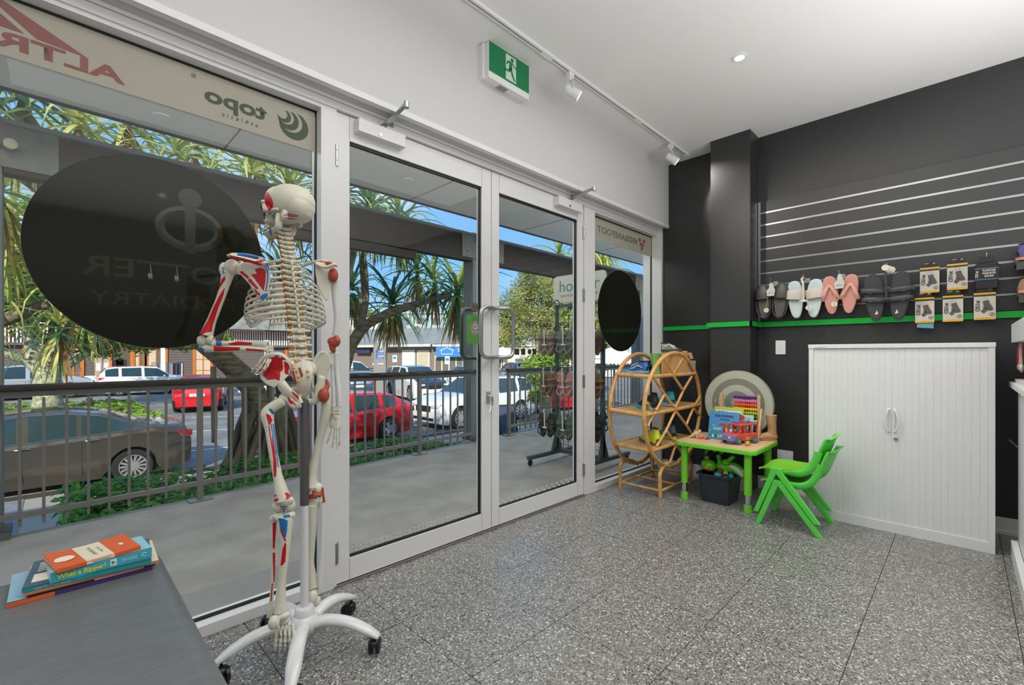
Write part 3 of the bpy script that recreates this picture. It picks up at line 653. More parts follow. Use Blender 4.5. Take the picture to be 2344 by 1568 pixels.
for (x, y, z, s_, pal, dry) in ((-.9, 5.9, 3.45, 1.1, S_, .5), (-.2, 5.9, 3.55, 1.1, G, .4), (.5, 5.7, 3.5, 1.0, S_, .9), (1.1, 6.0, 3.5, 1.0, S_, 1), (1.7, 5.9, 3.45, 1.0, S_, 1), (.2, 6.9, 3.7, 1, S_, .8),
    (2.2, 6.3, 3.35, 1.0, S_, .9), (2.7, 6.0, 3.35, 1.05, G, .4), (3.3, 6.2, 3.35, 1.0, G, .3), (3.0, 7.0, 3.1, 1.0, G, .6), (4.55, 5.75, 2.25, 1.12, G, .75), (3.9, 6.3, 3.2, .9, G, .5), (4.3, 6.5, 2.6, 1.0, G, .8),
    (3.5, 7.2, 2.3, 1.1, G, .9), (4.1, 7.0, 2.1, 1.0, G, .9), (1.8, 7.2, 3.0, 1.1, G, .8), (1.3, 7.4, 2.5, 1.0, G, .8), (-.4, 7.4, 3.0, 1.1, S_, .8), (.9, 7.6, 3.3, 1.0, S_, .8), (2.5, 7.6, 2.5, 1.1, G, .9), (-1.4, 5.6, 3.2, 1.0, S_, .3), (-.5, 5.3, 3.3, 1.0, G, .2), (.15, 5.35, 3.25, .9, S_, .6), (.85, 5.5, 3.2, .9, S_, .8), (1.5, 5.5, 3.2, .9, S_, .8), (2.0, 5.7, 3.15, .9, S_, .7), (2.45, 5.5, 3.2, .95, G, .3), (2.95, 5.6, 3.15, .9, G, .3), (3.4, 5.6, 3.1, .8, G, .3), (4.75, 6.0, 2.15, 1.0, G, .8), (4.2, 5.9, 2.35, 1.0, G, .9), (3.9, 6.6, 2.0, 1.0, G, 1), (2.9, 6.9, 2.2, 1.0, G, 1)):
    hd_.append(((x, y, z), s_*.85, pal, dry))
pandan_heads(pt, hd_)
p2 = thing('pandanus_tree', 'sunlit pandanus heads at the far left behind the large dark oval', 'tree', (-1.2, 8.4, -1.3))
limb(p2, [(-1.2, 8.4, -1.3), (-1.0, 8.3, 0), (-.9, 8.2, 1.6), (-.6, 8.0, 2.4)], [.14, .12, .1, .08], 'pandan_bark', 'trunk')
limb(p2, [(-.95, 8.2, 1.2), (-.2, 8.3, 1.7), (.4, 8.3, 2.0)], [.08, .07, .05], 'pandan_bark')
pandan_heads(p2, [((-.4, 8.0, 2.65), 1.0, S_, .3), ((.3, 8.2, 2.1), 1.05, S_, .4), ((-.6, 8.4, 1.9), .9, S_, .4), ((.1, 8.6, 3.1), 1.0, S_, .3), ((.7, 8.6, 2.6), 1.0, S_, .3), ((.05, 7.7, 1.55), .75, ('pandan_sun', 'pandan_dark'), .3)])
p3 = thing('pandanus_tree', 'sunlit pandanus top above the beam at right, beyond the second railing', 'tree', (9.6, 7.0, -1.3))
limb(p3, [(9.6, 7.0, -1.3), (9.5, 6.9, 1), (9.4, 6.8, 3.2)], [.16, .14, .1], 'pandan_bark', 'trunk')
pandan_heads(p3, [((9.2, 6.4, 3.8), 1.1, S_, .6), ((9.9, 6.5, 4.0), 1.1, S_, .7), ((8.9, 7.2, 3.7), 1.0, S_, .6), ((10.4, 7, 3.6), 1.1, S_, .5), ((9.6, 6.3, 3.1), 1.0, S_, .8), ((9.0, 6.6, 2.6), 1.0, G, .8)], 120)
def leafy_tree(lab, base, limbs, blobs, mat, n, size, bark='pale_bark', name='leafy_tree', r0=.25):
    t = thing(name, lab, 'tree', base)
    for pts, rs in limbs: limb(t, pts, rs, bark, 'trunk' if pts is limbs[0][0] else 'branch', 10, 4)
    tot = sum(b[1]**2 for b in blobs)
    for c, r in blobs:
        def smp():
            while 1:
                q = Vector((random.gauss(0, 1), random.gauss(0, 1), random.gauss(0, 1)))
                if q.length > .1: break
            q.normalize(); f = random.random()**.45; return Vector(c)+Vector((q.x*r, q.y*r, q.z*r*.8))*f, q
        leaf_cloud(int(n*r*r/tot), smp, size, .1).build('foliage', mat, t, world=True, kind='stuff')
    return t
# pale tree in the planted bed across the road
b0 = onY(110, 915, 26.5); b0.z = -1.25
def tp(u, v, y=26.5): return onY(u, v, y)
lt = leafy_tree('pale barked tree with spreading branches rising from the sunlit groundcover', b0,
  [([b0, tp(110, 880), tp(108, 850)], [.50, .42, .40]), ([tp(100, 855), tp(78, 820), tp(70, 770), tp(68, 720), tp(66, 690)], [.30, .24, .21, .17, .14]),
   ([tp(112, 855), tp(112, 820), tp(96, 790), tp(92, 765)], [.32, .26, .20, .14]), ([tp(92, 850), tp(60, 825), tp(25, 812), tp(-30, 790)], [.22, .19, .17, .14]),
   ([tp(122, 845), tp(150, 838), tp(180, 820), tp(218, 792)], [.18, .17, .15, .13]), ([tp(115, 815), tp(128, 790), tp(150, 765), tp(182, 748)], [.17, .16, .13, .1]),
   ([tp(118, 800), tp(118, 770), tp(126, 735), tp(126, 705)], [.15, .14, .12, .1]), ([tp(125, 775), tp(135, 755), tp(160, 738)], [.12, .1, .08]), ([tp(70, 765), tp(45, 745), tp(25, 725)], [.13, .11, .09])],
  [(tp(180, 770), 1.1), (tp(250, 780), 1.0), (tp(325, 785), .8), (tp(150, 735), .8), (tp(20, 640, 24), 2.6), (tp(10, 560, 24), 2.4), (tp(60, 700, 27), 1.2), (tp(420, 780, 26), .7), (tp(510, 775), .6)], 'tree_leaf', 9000, .22)
def far_tree(lab, u, vb, d, blobs, n, mat='gum_leaf', size=.3, trunk_v=None, bark='pale_bark'):
    base = atD(u, 800, d); base.z = zr(base.y)
    B = [(atD(a, b, d+random.uniform(-.8, .8)), r) for a, b, r in blobs]
    lim = [([base, base.lerp(B[0][0], .5)+Vector((.2, 0, 0)), B[0][0]], [.22, .16, .1])]
    for c, r in B[1:3]: lim.append(([base.lerp(B[0][0], .35), (base.lerp(B[0][0], .5)+c)/2, c], [.12, .09, .06]))
    leafy_tree(lab, base, lim, B, mat, n, size, bark)
far_tree('tall pale green gum tree behind the door lettering', 1235, 800, 30, [(1215, 660, 1.5), (1190, 700, 1.7), (1265, 655, 1.5), (1255, 730, 2.0), (1180, 760, 1.6), (1215, 625, .9), (1290, 700, 1.5), (1145, 770, 1.2), (1160, 725, 1.2), (1300, 760, 1.8)], 26000, size=.155)
far_tree('bushy green tree at the edge of the car park beside the blue shop sign', 1092, 800, 40, [(1085, 740, 1.1), (1062, 752, .9), (1098, 712, .9), (1110, 765, 1.0)], 3500)
far_tree('leafy tree behind the racks of sandals and the second railing', 1330, 800, 26, [(1340, 740, 1.9), (1380, 780, 1.6), (1280, 790, 1.3), (1420, 740, 1.6), (1350, 830, 1.2)], 9000)
leaf_b = far_tree('sunlit young shrub behind the second railing', 1255, 880, 13.5, [(1225, 835, .42), (1260, 820, .42), (1240, 868, .42), (1280, 850, .35), (1230, 905, .3)], 2200, 'hedge_leaf_sun', .14)
far_tree('distant dark green tree over the low white building at left of the doors', 850, 800, 62, [(840, 735, 2.2), (800, 730, 2.4), (880, 738, 1.6)], 3500, 'tree_leaf', .4)
far_tree('distant green tree over the roof of the battened building', 330, 800, 60, [(330, 690, 4.5), (420, 690, 4), (520, 700, 3.5), (230, 680, 4)], 6000, 'tree_leaf', .6)
# ================================================================ CARS
M('tyre', '1c1c1d', .8); M('alloy', 'c4c5c6', .3, .7); M('car_glass', '2a3d42', .08, spec=.8); M('car_dark', '151617', .6); M('tail_red', 'b5101a', .25, coat=1); M('head_lens', 'cfd6da', .12, coat=1); M('plate', 'e4e4df', .5); M('plate_text', '3c3f49', .6)
M('chrome_trim', 'c8c8c8', .2, 1)
PROF = {
 'sedan': dict(top=[(0, .50), (.008, .60), (.02, .70), (.05, .735), (.15, .755), (.30, .945), (.40, .995), (.50, 1), (.58, .975), (.72, .70), (.86, .655), (.95, .60), (.99, .50), (1, .40)], belt=[(0, .62), (.14, .70), (.5, .64), (.72, .61), (1, .5)], gl=(.20, .70), pil=[(.36, .375), (.505, .535)], rw=(.155, .31), ws=(.575, .72)),
 'suv': dict(top=[(0, .45), (.006, .62), (.02, .74), (.035, .80), (.08, .95), (.16, .985), (.45, 1), (.60, .965), (.74, .69), (.88, .64), (.97, .55), (1, .38)], belt=[(0, .66), (.3, .645), (.6, .62), (.74, .60), (1, .5)], gl=(.07, .72), pil=[(.20, .23), (.43, .46)], rw=(.033, .085), ws=(.60, .745)),
 'hatch': dict(top=[(0, .45), (.008, .60), (.03, .70), (.06, .76), (.17, .95), (.30, .99), (.45, 1), (.58, .965), (.74, .68), (.88, .62), (.97, .53), (1, .38)], belt=[(0, .66), (.2, .67), (.45, .62), (.74, .585), (1, .5)], gl=(.15, .72), pil=[(.245, .275), (.44, .47)], rw=(.06, .165), ws=(.58, .74)),
 'wagon': dict(top=[(0, .45), (.006, .62), (.02, .70), (.04, .76), (.10, .93), (.2, .98), (.45, 1), (.58, .97), (.73, .69), (.88, .63), (.97, .54), (1, .38)], belt=[(0, .66), (.3, .65), (.6, .61), (1, .5)], gl=(.09, .71), pil=[(.24, .265), (.44, .465)], rw=(.038, .10), ws=(.585, .73)),
 'ute': dict(top=[(0, .35), (.006, .55), (.30, .56), (.31, .60), (.34, .95), (.42, .99), (.55, 1), (.64, .96), (.76, .67), (.9, .62), (.98, .52), (1, .36)], belt=[(0, .555), (.3, .60), (.6, .60), (1, .5)], gl=(.33, .75), pil=[(.50, .53)], rw=(.31, .34), ws=(.64, .765)),
}
def interp(t, x):
    for i in range(len(t)-1):
        if t[i][0] <= x <= t[i+1][0]:
            f = (x-t[i][0])/max(1e-9, t[i+1][0]-t[i][0]); return t[i][1]+(t[i+1][1]-t[i][1])*f
    return t[-1][1] if x > t[-1][0] else t[0][1]
def car(name, kind, lab, loc, heading, paint, L_=4.5, Wd=1.8, H_=1.5, wr=.33, spokes=10, plate=None, rails=False, cladding=None, roof=None):
    """local frame: +x forward from the middle of the car, z=0 road"""
    t = thing(name, lab, 'car', loc, heading); P = PROF[kind]; hw = Wd/2; xr = .205*L_; xf = .81*L_; gc = .17
    xs = sorted(set([i/36 for i in range(37)]+[.004, .012, .022, .04, .06]+[(xr+dx)/L_ for dx in [wr*1.13*cos(a*pi/10) for a in range(11)]]+[(xf+dx)/L_ for dx in [wr*1.13*cos(a*pi/10) for a in range(11)]]+[a for p in P['pil'] for a in p]+list(P['gl'])+list(P['rw'])+list(P['ws'])))
    xs = [x for i, x in enumerate(xs) if i == 0 or x-xs[i-1] > .0012 or x in (0, 1)]
    rows = []
    for x in xs:
        X = x*L_; top = interp(P['top'], x)*H_; belt = interp(P['belt'], x)*H_; belt = min(belt, top-.004)
        e = min(x, 1-x); w = hw*(1-.16*max(0, 1-e/.10)**2.2); zb = gc+.10*max(0, 1-e/.09)
        for xc in (xr, xf):
            if abs(X-xc) < wr*1.13: zb = max(zb, wr+sqrt(max(0, (wr*1.13)**2-(X-xc)**2)))
        gh = max(0, top-belt); tum = .38*gh*1.0; hgh = gh > .09
        zm = max(zb+.02, min(belt-.12, gc+.36)); zm2 = max(zm+.01, belt-.07)
        if hgh: up = [(w*.985-tum*.15, belt+.02), (w*.97-tum*.9, top-.075 if gh > .2 else top-gh*.4), (w*.90-tum*1.0, top-.02), (w*.5, top), (0, top+.008)]
        else: up = [(w*.975, belt+gh*.3), (w*.93, top-gh*.35), (w*.86, top-.004), (w*.5, top+.012), (0, top+.018)]
        rows.append([(0, zb+.0), (w*.80, zb), (w*.965, zb+.004), (w, zm), (w*1.0, zm2), (w*.985, belt)]+up)
    body = MB(); cl = MB(); wins = []; nr = len(rows[0])
    def V(i, j, s): return Vector((xs[i]*L_-L_/2, rows[i][j][0]*s, rows[i][j][1]))
    sw = {}; scr = MB(); rwn = MB()
    for i in range(len(xs)-1):
        xm = (xs[i]+xs[i+1])/2
        for s in (1, -1):
            for j in range(nr-1):
                q = [V(i, j, s), V(i+1, j, s), V(i+1, j+1, s), V(i, j+1, s)]
                if s < 0: q = q[::-1]
                side = j == 6 and P['gl'][0] < xm < P['gl'][1] and not any(a < xm < b for a, b in P['pil']) and rows[i][10][1]-rows[i][5][1] > .10
                if side:
                    k = (s, sum(1 for a, b in P['pil'] if xm > b)); sw.setdefault(k, MB()).quad(*q)
                elif j >= 8 and P['ws'][0] < xm < P['ws'][1]: scr.quad(*q)
                elif j >= 8 and P['rw'][0] < xm < P['rw'][1]: rwn.quad(*q)
                elif j == 7 and (P['ws'][0]+.01 < xm < P['ws'][1]-.01 or P['rw'][0]+.005 < xm < P['rw'][1]-.005): body.quad(*q)
                else: body.quad(*q, mi=1 if (cladding and j in (1, 2)) else (2 if (roof and j >= 8) else 0))
    for i, fl_ in ((0, True), (len(xs)-1, False)):
        pts = [V(i, j, 1) for j in range(nr)]+[V(i, j, -1) for j in range(nr-2, 0, -1)]
        body.add(pts, [tuple(range(len(pts))) if not fl_ else tuple(range(len(pts)))[::-1]])
    b = body.build('body', [paint, cladding or 'car_dark', roof or paint], t, smooth=True, auto=35)
    for k, m in sw.items(): m.build('side_window', 'car_glass', t, smooth=True)
    scr.build('windscreen', 'car_glass', t, smooth=True); rwn.build('rear_window', 'car_glass', t, smooth=True)
    MB().box(-L_/2+.25, L_/2-.25, -hw*.74, hw*.74, gc+.02, .62*H_*.8).build('underbody', 'car_dark', t)
    wm = None
    for x, s in ((xr, 1), (xr, -1), (xf, 1), (xf, -1)):
        w = thing('wheel', None, None, (x-L_/2, s*(hw-.115), wr), 0 if s > 0 else pi, parent=t) if False else None
        T = MB().lathe((0, -.10, 0), [(wr*.66, 0), (wr*.95, 0), (wr, .03), (wr, .17), (wr*.95, .20), (wr*.68, .20), (wr*.66, .16)], (0, 1, 0), 26)
        o = T.build('wheel', 'tyre', t, smooth=True) if wm is None else bpy.data.objects.new('wheel', wm[0])
        if wm: COL.objects.link(o); o.parent = t
        o.location = (x-L_/2, s*(hw-.115), wr); o.rotation_euler = (0, 0, 0 if s > 0 else pi)
        if wm is None:
            R_ = MB().lathe((0, .04, 0), [(wr*.69, 0), (wr*.69, .058), (wr*.63, .058), (wr*.62, .01)], (0, 1, 0), 26, caps=False).lathe((0, .05, 0), [(wr*.16, 0), (wr*.15, .035)], (0, 1, 0), 14)
            for k in range(spokes):
                a = 2*pi*k/spokes; d = Vector((cos(a), 0, sin(a))); n = Vector((-sin(a), 0, cos(a))); wd = wr*(.9/spokes)
                R_.prism([d*wr*.1+n*wd*.7+Vector((0, .063, 0)), d*wr*.1-n*wd*.7+Vector((0, .063, 0)), d*wr*.66-n*wd+Vector((0, .063, 0)), d*wr*.66+n*wd+Vector((0, .063, 0))], (0, .025, 0))
            r = R_.build('rim', 'alloy', o, smooth=True, auto=30); hb = MB().lathe((0, .0, 0), [(wr*.66, 0), (wr*.66, .035)], (0, 1, 0), 20).build('brake', 'car_dark', o); wm = (o.data, r.data, hb.data)
        else:
            for nm, me in (('rim', wm[1]), ('brake', wm[2])): c = bpy.data.objects.new(nm, me); COL.objects.link(c); c.parent = o
    bt = interp(P['belt'], .05)*H_
    for s in (1, -1):
        zt = bt-.02; m = MB()
        p = [Vector((-L_/2+.30, s*(hw*.975+.004), zt)), Vector((-L_/2+.05, s*hw*.905, zt-.02)), Vector((-L_/2+.02, s*hw*.88, zt-.16)), Vector((-L_/2+.20, s*(hw*.955+.006), zt-.13))]
        q = [Vector((-L_/2-.005, s*hw*.86, zt-.01)), Vector((-L_/2-.008, s*hw*.55, zt-.03)), Vector((-L_/2-.008, s*hw*.58, zt-.14)), Vector((-L_/2-.005, s*hw*.86, zt-.16))]
        m.prism(p, (0, s*.012, 0)).prism(q, (-.012, 0, 0)); m.build('tail_light', 'tail_red', t)
        zh = interp(P['top'], .965)*H_-.09; m = MB()
        m.prism([Vector((L_/2-.40, s*(hw*.965), zh+.07)), Vector((L_/2-.10, s*hw*.91, zh+.03)), Vector((L_/2-.06, s*hw*.86, zh-.08)), Vector((L_/2-.25, s*(hw*.955), zh-.04))], (0, s*.014, 0))
        m.prism([Vector((L_/2-.03, s*hw*.86, zh+.02)), Vector((L_/2+.0, s*hw*.5, zh+.0)), Vector((L_/2+.0, s*hw*.52, zh-.08)), Vector((L_/2-.02, s*hw*.86, zh-.09))], (.012, 0, 0)); m.build('headlight', 'head_lens', t)
        for fx in ((.33, .52) if kind != 'ute' else (.52,)):
            MB().tube([(fx*L_-L_/2+d, s*(hw*1.0+.0+o), interp(P['belt'], fx)*H_-.085) for d, o in ((-.10, 0), (-.07, .022), (.07, .022), (.10, 0))], .011, 8).build('door_handle', 'chrome_trim' if kind == 'sedan' else paint, t, smooth=True)
        if kind == 'sedan': MB().tube([V(i, 5, s)+Vector((0, s*.004, .01)) for i in range(len(xs)) if P['gl'][0]-.02 < xs[i] < P['gl'][1]+.02], .009, 6).tube([V(i, 7, s)+Vector((0, s*.004, .0)) for i in range(len(xs)) if P['gl'][0] < xs[i] < P['gl'][1]], .007, 6).build('window_trim', 'chrome_trim', t, smooth=True)
        mz = interp(P['belt'], .66)*H_+.06; MB().ell((.665*L_-L_/2, s*(hw+.10), mz), (.07, .11, .075), seg=12, rings=7).build('mirror', paint, t, smooth=True)
        for fx in ((.36, .52, .70) if kind != 'ute' else (.5, .72)):
            X = fx*L_-L_/2; MB().box(X-.003, X+.003, s*hw-.003, s*hw+.0015, gc+.12, interp(P['belt'], fx)*H_-.06).build('door_seam', 'car_dark', t)
    if cladding or kind != 'sedan': pass
    MB().box(-L_/2-.012, -L_/2+.02, -.26, .26, .50*H_*.9, .50*H_*.9+.115).build('number_plate', 'plate', t)
    if plate: text('lettering', plate, wmat(t) @ Vector((-L_/2-.014, 0, .50*H_*.9+.03)), wmat(t).to_3x3() @ Vector((0, -1, 0)), UP, .06, 'plate_text', t)
    MB().box(L_/2-.02, L_/2+.012, -.42, .42, .36*H_, .36*H_+.20).box(L_/2-.03, L_/2+.008, -.6, .6, .19*H_, .19*H_+.10).build('grille', 'car_dark', t)
    MB().box(L_/2, L_/2+.018, -.26, .26, .27*H_, .27*H_+.1).build('number_plate', 'plate', t)
    if rails:
        for s in (1, -1):
            MB().tube([(.18*L_-L_/2, s*hw*.68, H_-.02), (.22*L_-L_/2, s*hw*.68, H_+.05), (.52*L_-L_/2, s*hw*.68, H_+.05), (.56*L_-L_/2, s*hw*.68, H_-.02)], .02, 6).build('roof_rail', 'alloy', t)
        for fx in (.28, .46): MB().box(fx*L_-L_/2-.03, fx*L_-L_/2+.03, -hw*.72, hw*.72, H_+.05, H_+.08).build('roof_bar', 'car_dark', t)
    return t
def paintm(n, c, **k): return M(n, c, k.pop('rough', .28), coat=1, **k)
paintm('paint_grey', '5b554d', metal=.5, rough=.25); paintm('paint_red', 'c3101f'); paintm('paint_white', 'e4e4e2'); paintm('paint_blue', '3d5468', metal=.3); paintm('paint_silver', 'b7bcc2', metal=.4); paintm('paint_black', '20262c'); paintm('paint_cream', 'd8d2c2', metal=.2); paintm('paint_maroon', '8a2a2c')
zc = zr(12)
car('car', 'sedan', 'dark grey sedan parked nearest, behind the railing at left', (-.30, 12.75, zc), pi, 'paint_grey', 4.85, 1.82, 1.47, .335, 14) if False else None
car('car', 'sedan', 'dark bronze grey sedan parked nearest the walkway at left', (-.30, 12.78, zc), pi, 'paint_grey', 4.85, 1.82, 1.53, .335, 14)
car('car', 'hatch', 'bright red hatchback seen through the left door behind the railing', (5.85, 13.2, zc), pi, 'paint_red', 4.45, 1.80, 1.47, .33, 5)
car('car', 'suv', 'white four wheel drive parked side on, split by the meeting stiles of the doors', (11.4, 13.2, zc), pi, 'paint_white', 4.9, 1.88, 1.75, .38, 10)
def pcar(u, d, *a, **k):
    pass
def cpos(u, d):
    p = atD(u, 800, d); return (p.x, p.y, zr(p.y))
car('car', 'suv', 'white hatch-backed SUV parked side on before the open shop door', cpos(335, 26.6), 0, 'paint_white', 4.3, 1.82, 1.62, .34, 10)
car('car', 'hatch', 'red small SUV seen from behind, facing the far shops', cpos(463, 20.6), rad(74), 'paint_red', 4.1, 1.78, 1.52, .34, 10, plate='618 XX', cladding='car_dark')
car('car', 'ute', 'silver utility parked behind the pale tree at far left', cpos(60, 23.5), 0, 'paint_silver', 5.2, 1.85, 1.75, .38, 6)
car('car', 'wagon', 'blue grey wagon with roof bars beside the street number sign', cpos(828, 26), rad(62), 'paint_blue', 4.8, 1.84, 1.55, .34, 8, rails=True)
car('car', 'suv', 'large white SUV with dark roof parked nose towards the doors', cpos(950, 25.5), rad(-100), 'paint_white', 4.9, 1.98, 1.82, .40, 5, roof='paint_black')
car('car', 'suv', 'white SUV with roof racks beside the blue shop sign', cpos(1068, 29), rad(172), 'paint_white', 4.6, 1.88, 1.72, .37, 8, rails=True, cladding='car_dark')
car('car', 'suv', 'small white car behind the pandanus roots', cpos(628, 27), rad(40), 'paint_white', 4.2, 1.8, 1.6, .34, 8)
car('car', 'ute', 'white utility at the left edge of the left door', cpos(800, 33), rad(-20), 'paint_white', 5.2, 1.85, 1.85, .38, 6)
car('car', 'wagon', 'black car with red tail lights above the second railing', cpos(1165, 24), rad(60), 'paint_black', 4.6, 1.84, 1.6, .34, 8)
car('car', 'suv', 'white wagon parked under the trees behind the second railing', cpos(1178, 40), rad(70), 'paint_white', 4.6, 1.84, 1.7, .34, 8)
car('car', 'hatch', 'small red car behind the second railing', cpos(1262, 21), rad(170), 'paint_red', 4.0, 1.75, 1.5, .33, 8)
# ================================================================ FAR BUILDINGS
M('board_dark', '645c58', .75); M('frame_orange', 'c8742c', .5); M('batten_white', 'e9e4dd', .7); M('batten_back', '8d5f58', .8); M('shop_inside', '5d5a4c', .9); M('glass_far', '6f6b60', .15); M('fascia_white', 'ded9cf', .6)
M('roof_shingle', '8f8f88', .8, col2='777870', nscale=2); M('wall_taupe', '857a70', .8); M('wall_pale', 'd6d0c6', .8); M('roof_grey', '9a9b92', .8, col2='8a8c84', nscale=1.5); M('curtain', 'cbbfa6', .9); M('wall_blue', '9db4ba', .7)
YB2 = 42.0; zg = zr(38)+.12
ba = thing('battened_building', 'two storey shop with dark weatherboards, orange window frames and white battened balcony', 'building', (3, YB2, zg))
def A_(mb, nm, mt, **k): return mb.build(nm, mt, ba, world=True, **k)
zb0 = 1.87
wb_ = MB(); z = zg
while z < zb0-.05: wb_.prism([(-22, YB2, z), (-22, YB2-.03, z), (-22, YB2-.008, z+.19), (-22, YB2, z+.19)], (40, 0, 0)); z += .19
A_(wb_, 'weatherboards', 'board_dark', kind='stuff'); A_(MB().box(-22, 18, YB2, YB2+8, zg, 5.2), 'wall', 'board_dark')
A_(MB().box(-22, 18, YB2-.35, YB2+.1, 1.70, zb0), 'balcony_beam', 'board_dark')
A_(MB().box(-22, 12.5, YB2-.15, YB2-.1, zb0, 3.10), 'balcony_lining', 'batten_back')
bt = MB(); x = -16.0; me = None; k = 0
while x < 12.4:
    if -1.6 < x and k < 150:
        if me is None: o = MB().box(0, .075, YB2-.30, YB2-.24, zb0, 3.05).build('batten', 'batten_white', ba, world=True); me = o.data; x00 = x
        else: o = bpy.data.objects.new('batten', me); COL.objects.link(o); o.parent = ba
        o.location = (x if me is not None else 0, 0, 0); k += 1
    else: bt.box(x, x+.075, YB2-.30, YB2-.24, zb0, 3.05)
    x += .165
A_(bt, 'battens', 'batten_white', kind='stuff')
A_(MB().box(-22, 12.5, YB2-.34, YB2-.12, 3.05, 3.16).box(-22, 12.5, YB2-.3, YB2, 3.45, 3.85), 'balcony_rail', 'fascia_white')
def shop_window(u0, u1, nx, nz, z0=zg+.02, z1=1.58, glass='glass_far', y=YB2, parent=None, frame='frame_orange', w=.09, door=False):
    parent = parent or ba
    x0 = onY(u0, 800, y).x; x1 = onY(u1, 800, y).x; f = MB()
    f.box(x0-w, x0+w, y-.10, y+.02, z0, z1+w).box(x1-w, x1+w, y-.10, y+.02, z0, z1+w).box(x0, x1, y-.10, y+.02, z1-w, z1+w)
    if not door: f.box(x0, x1, y-.08, y+.02, z0, z0+.12)
    for i in range(1, nx): X = x0+(x1-x0)*i/nx; f.box(X-.035, X+.035, y-.07, y+.01, z0, z1)
    for j in range(1, nz): Z = z0+(z1-z0)*j/nz; f.box(x0, x1, y-.065, y+.01, Z-.025, Z+.025)
    o = f.build('window', frame, parent, world=True)
    for i in range(nx):
        for j in range(nz):
            a = x0+(x1-x0)*i/nx; b = x0+(x1-x0)*(i+1)/nx; c = z0+(z1-z0)*j/nz; d = z0+(z1-z0)*(j+1)/nz
            MB().box(a, b, y-.045, y-.04, c, d).build('pane', 'curtain' if (i*3+j) % 7 == 1 and glass != 'shop_inside' else glass, o, world=True)
    return o
shop_window(56, 118, 2, 3); shop_window(126, 188, 3, 3); shop_window(334, 380, 2, 2); shop_window(444, 484, 2, 3, glass='curtain'); shop_window(655, 690, 2, 3)
# open shop doorway with clothes
x0 = onY(252, 800, YB2).x; x1 = onY(302, 800, YB2).x
A_(MB().box(x0, x1, YB2-.035, YB2+.0, zg, 1.55), 'doorway', 'shop_inside'); A_(MB().box(x0-.1, x0+.1, YB2-.12, YB2, zg, 1.68).box(x0, x1, YB2-.12, YB2, 1.5, 1.68).box(x1-.1, x1+.1, YB2-.12, YB2, zg, 1.68), 'door_frame', 'frame_orange')
A_(MB().box(x0+.3, x0+.7, YB2-.08, YB2-.04, -.3, .8).box(x0+.15, x0+.85, YB2-.08, YB2-.04, .35, .75), 'hanging_jumper', M('wine', '3c2730', .9))
shop_window(305, 332, 2, 2)
# upper windows, roof
for u0, u1 in ((40, 100), (108, 150), (150, 215), (225, 300), (520, 600)): shop_window(u0, u1, 2, 1, 3.86, 5.1, frame='fascia_white', w=.07)
A_(MB().prism([(-22, YB2-.9, 5.2), (-22, YB2+9, 5.2), (-22, YB2+4, 7.6)], (40.5, 0, 0)), 'roof', 'roof_shingle')
A_(MB().prism([(7.5, YB2-1.4, 3.10), (7.5, YB2+.0, 3.10), (7.5, YB2+.0, 4.7)], (12, 0, 0)), 'porch_roof', 'roof_shingle')
bt = MB(); x = 12.5
while x < 19: bt.box(x, x+.09, YB2-.30, YB2-.24, 1.7, 3.05); x += .19
A_(bt, 'battens', 'batten_white', kind='stuff')
for u, w in ((373, .22), (610, .25)):
    p = onY(u, 800, YB2-4.3); t = thing('street_post', ('white painted street post in front of the dark weatherboard shop', 'pale street post behind the pandanus trunk')[u > 400], 'post', (p.x, p.y, zg)); MB().box(-w/2, w/2, -w/2, w/2, 0, 3.2).build('shaft', 'batten_white', t); MB().box(-w/2-.05, w/2+.05, -w/2-.05, w/2+.05, 0, .18).build('base', 'batten_white', t)
# clothes rack
pa = onY(348, 835, 39); pb = onY(420, 835, 39); t = thing('clothes_rack', 'rack of clothes on the far footpath outside the shop', 'rack', (pa.x, 39, zg))
Lr = pb.x-pa.x; MB().tube([(0, 0, 0), (0, 0, 1.55), (Lr, 0, 1.55), (Lr, 0, 0)], .03, 6).build('frame', 'galv', t)
for i in range(22):
    c = ['8fa6b5', 'c9b7a0', '52606c', 'b98f92', 'a3b3ba', 'd8d2c4', '7a4f53', '4d6a7a'][i % 8]; x = .15+i*(Lr-.3)/21
    MB().box(x-.05, x+.05, -.25, .25, .55+.1*(i % 3), 1.5).build('garment', M('cloth_'+c, c, .9), t)
for k, u in enumerate((225, 243)):
    p = onY(u, 840, 38.6); t = thing('timber_totem', ('taller pale timber board standing by the shop door', 'second pale timber board, nearer the shop door')[k], 'sign', (p.x, 38.6, zg)); MB().box(-.16, .16, -.1, .1, 0, 1.95+.03*k).build('board', M('totem', 'b7a18f', .8), t); MB().box(-.1, .1, -.11, -.1, 1.1, 1.6).build('notice', 'plate', t)
p = onY(206, 866, 38.2); t = thing('a_frame_sign', 'white folding pavement sign outside the dark weatherboard shop', 'sign', (p.x, 38.2, zg))
MB().prism([(-.3, -.3, 0), (.3, -.3, 0), (.25, 0, .8), (-.25, 0, .8)], (0, .03, 0)).build('front_panel', 'batten_white', t); MB().prism([(-.3, .3, 0), (.3, .3, 0), (.25, .0, .8), (-.25, .0, .8)], (0, .03, 0)).build('rear_panel', 'board_dark', t)
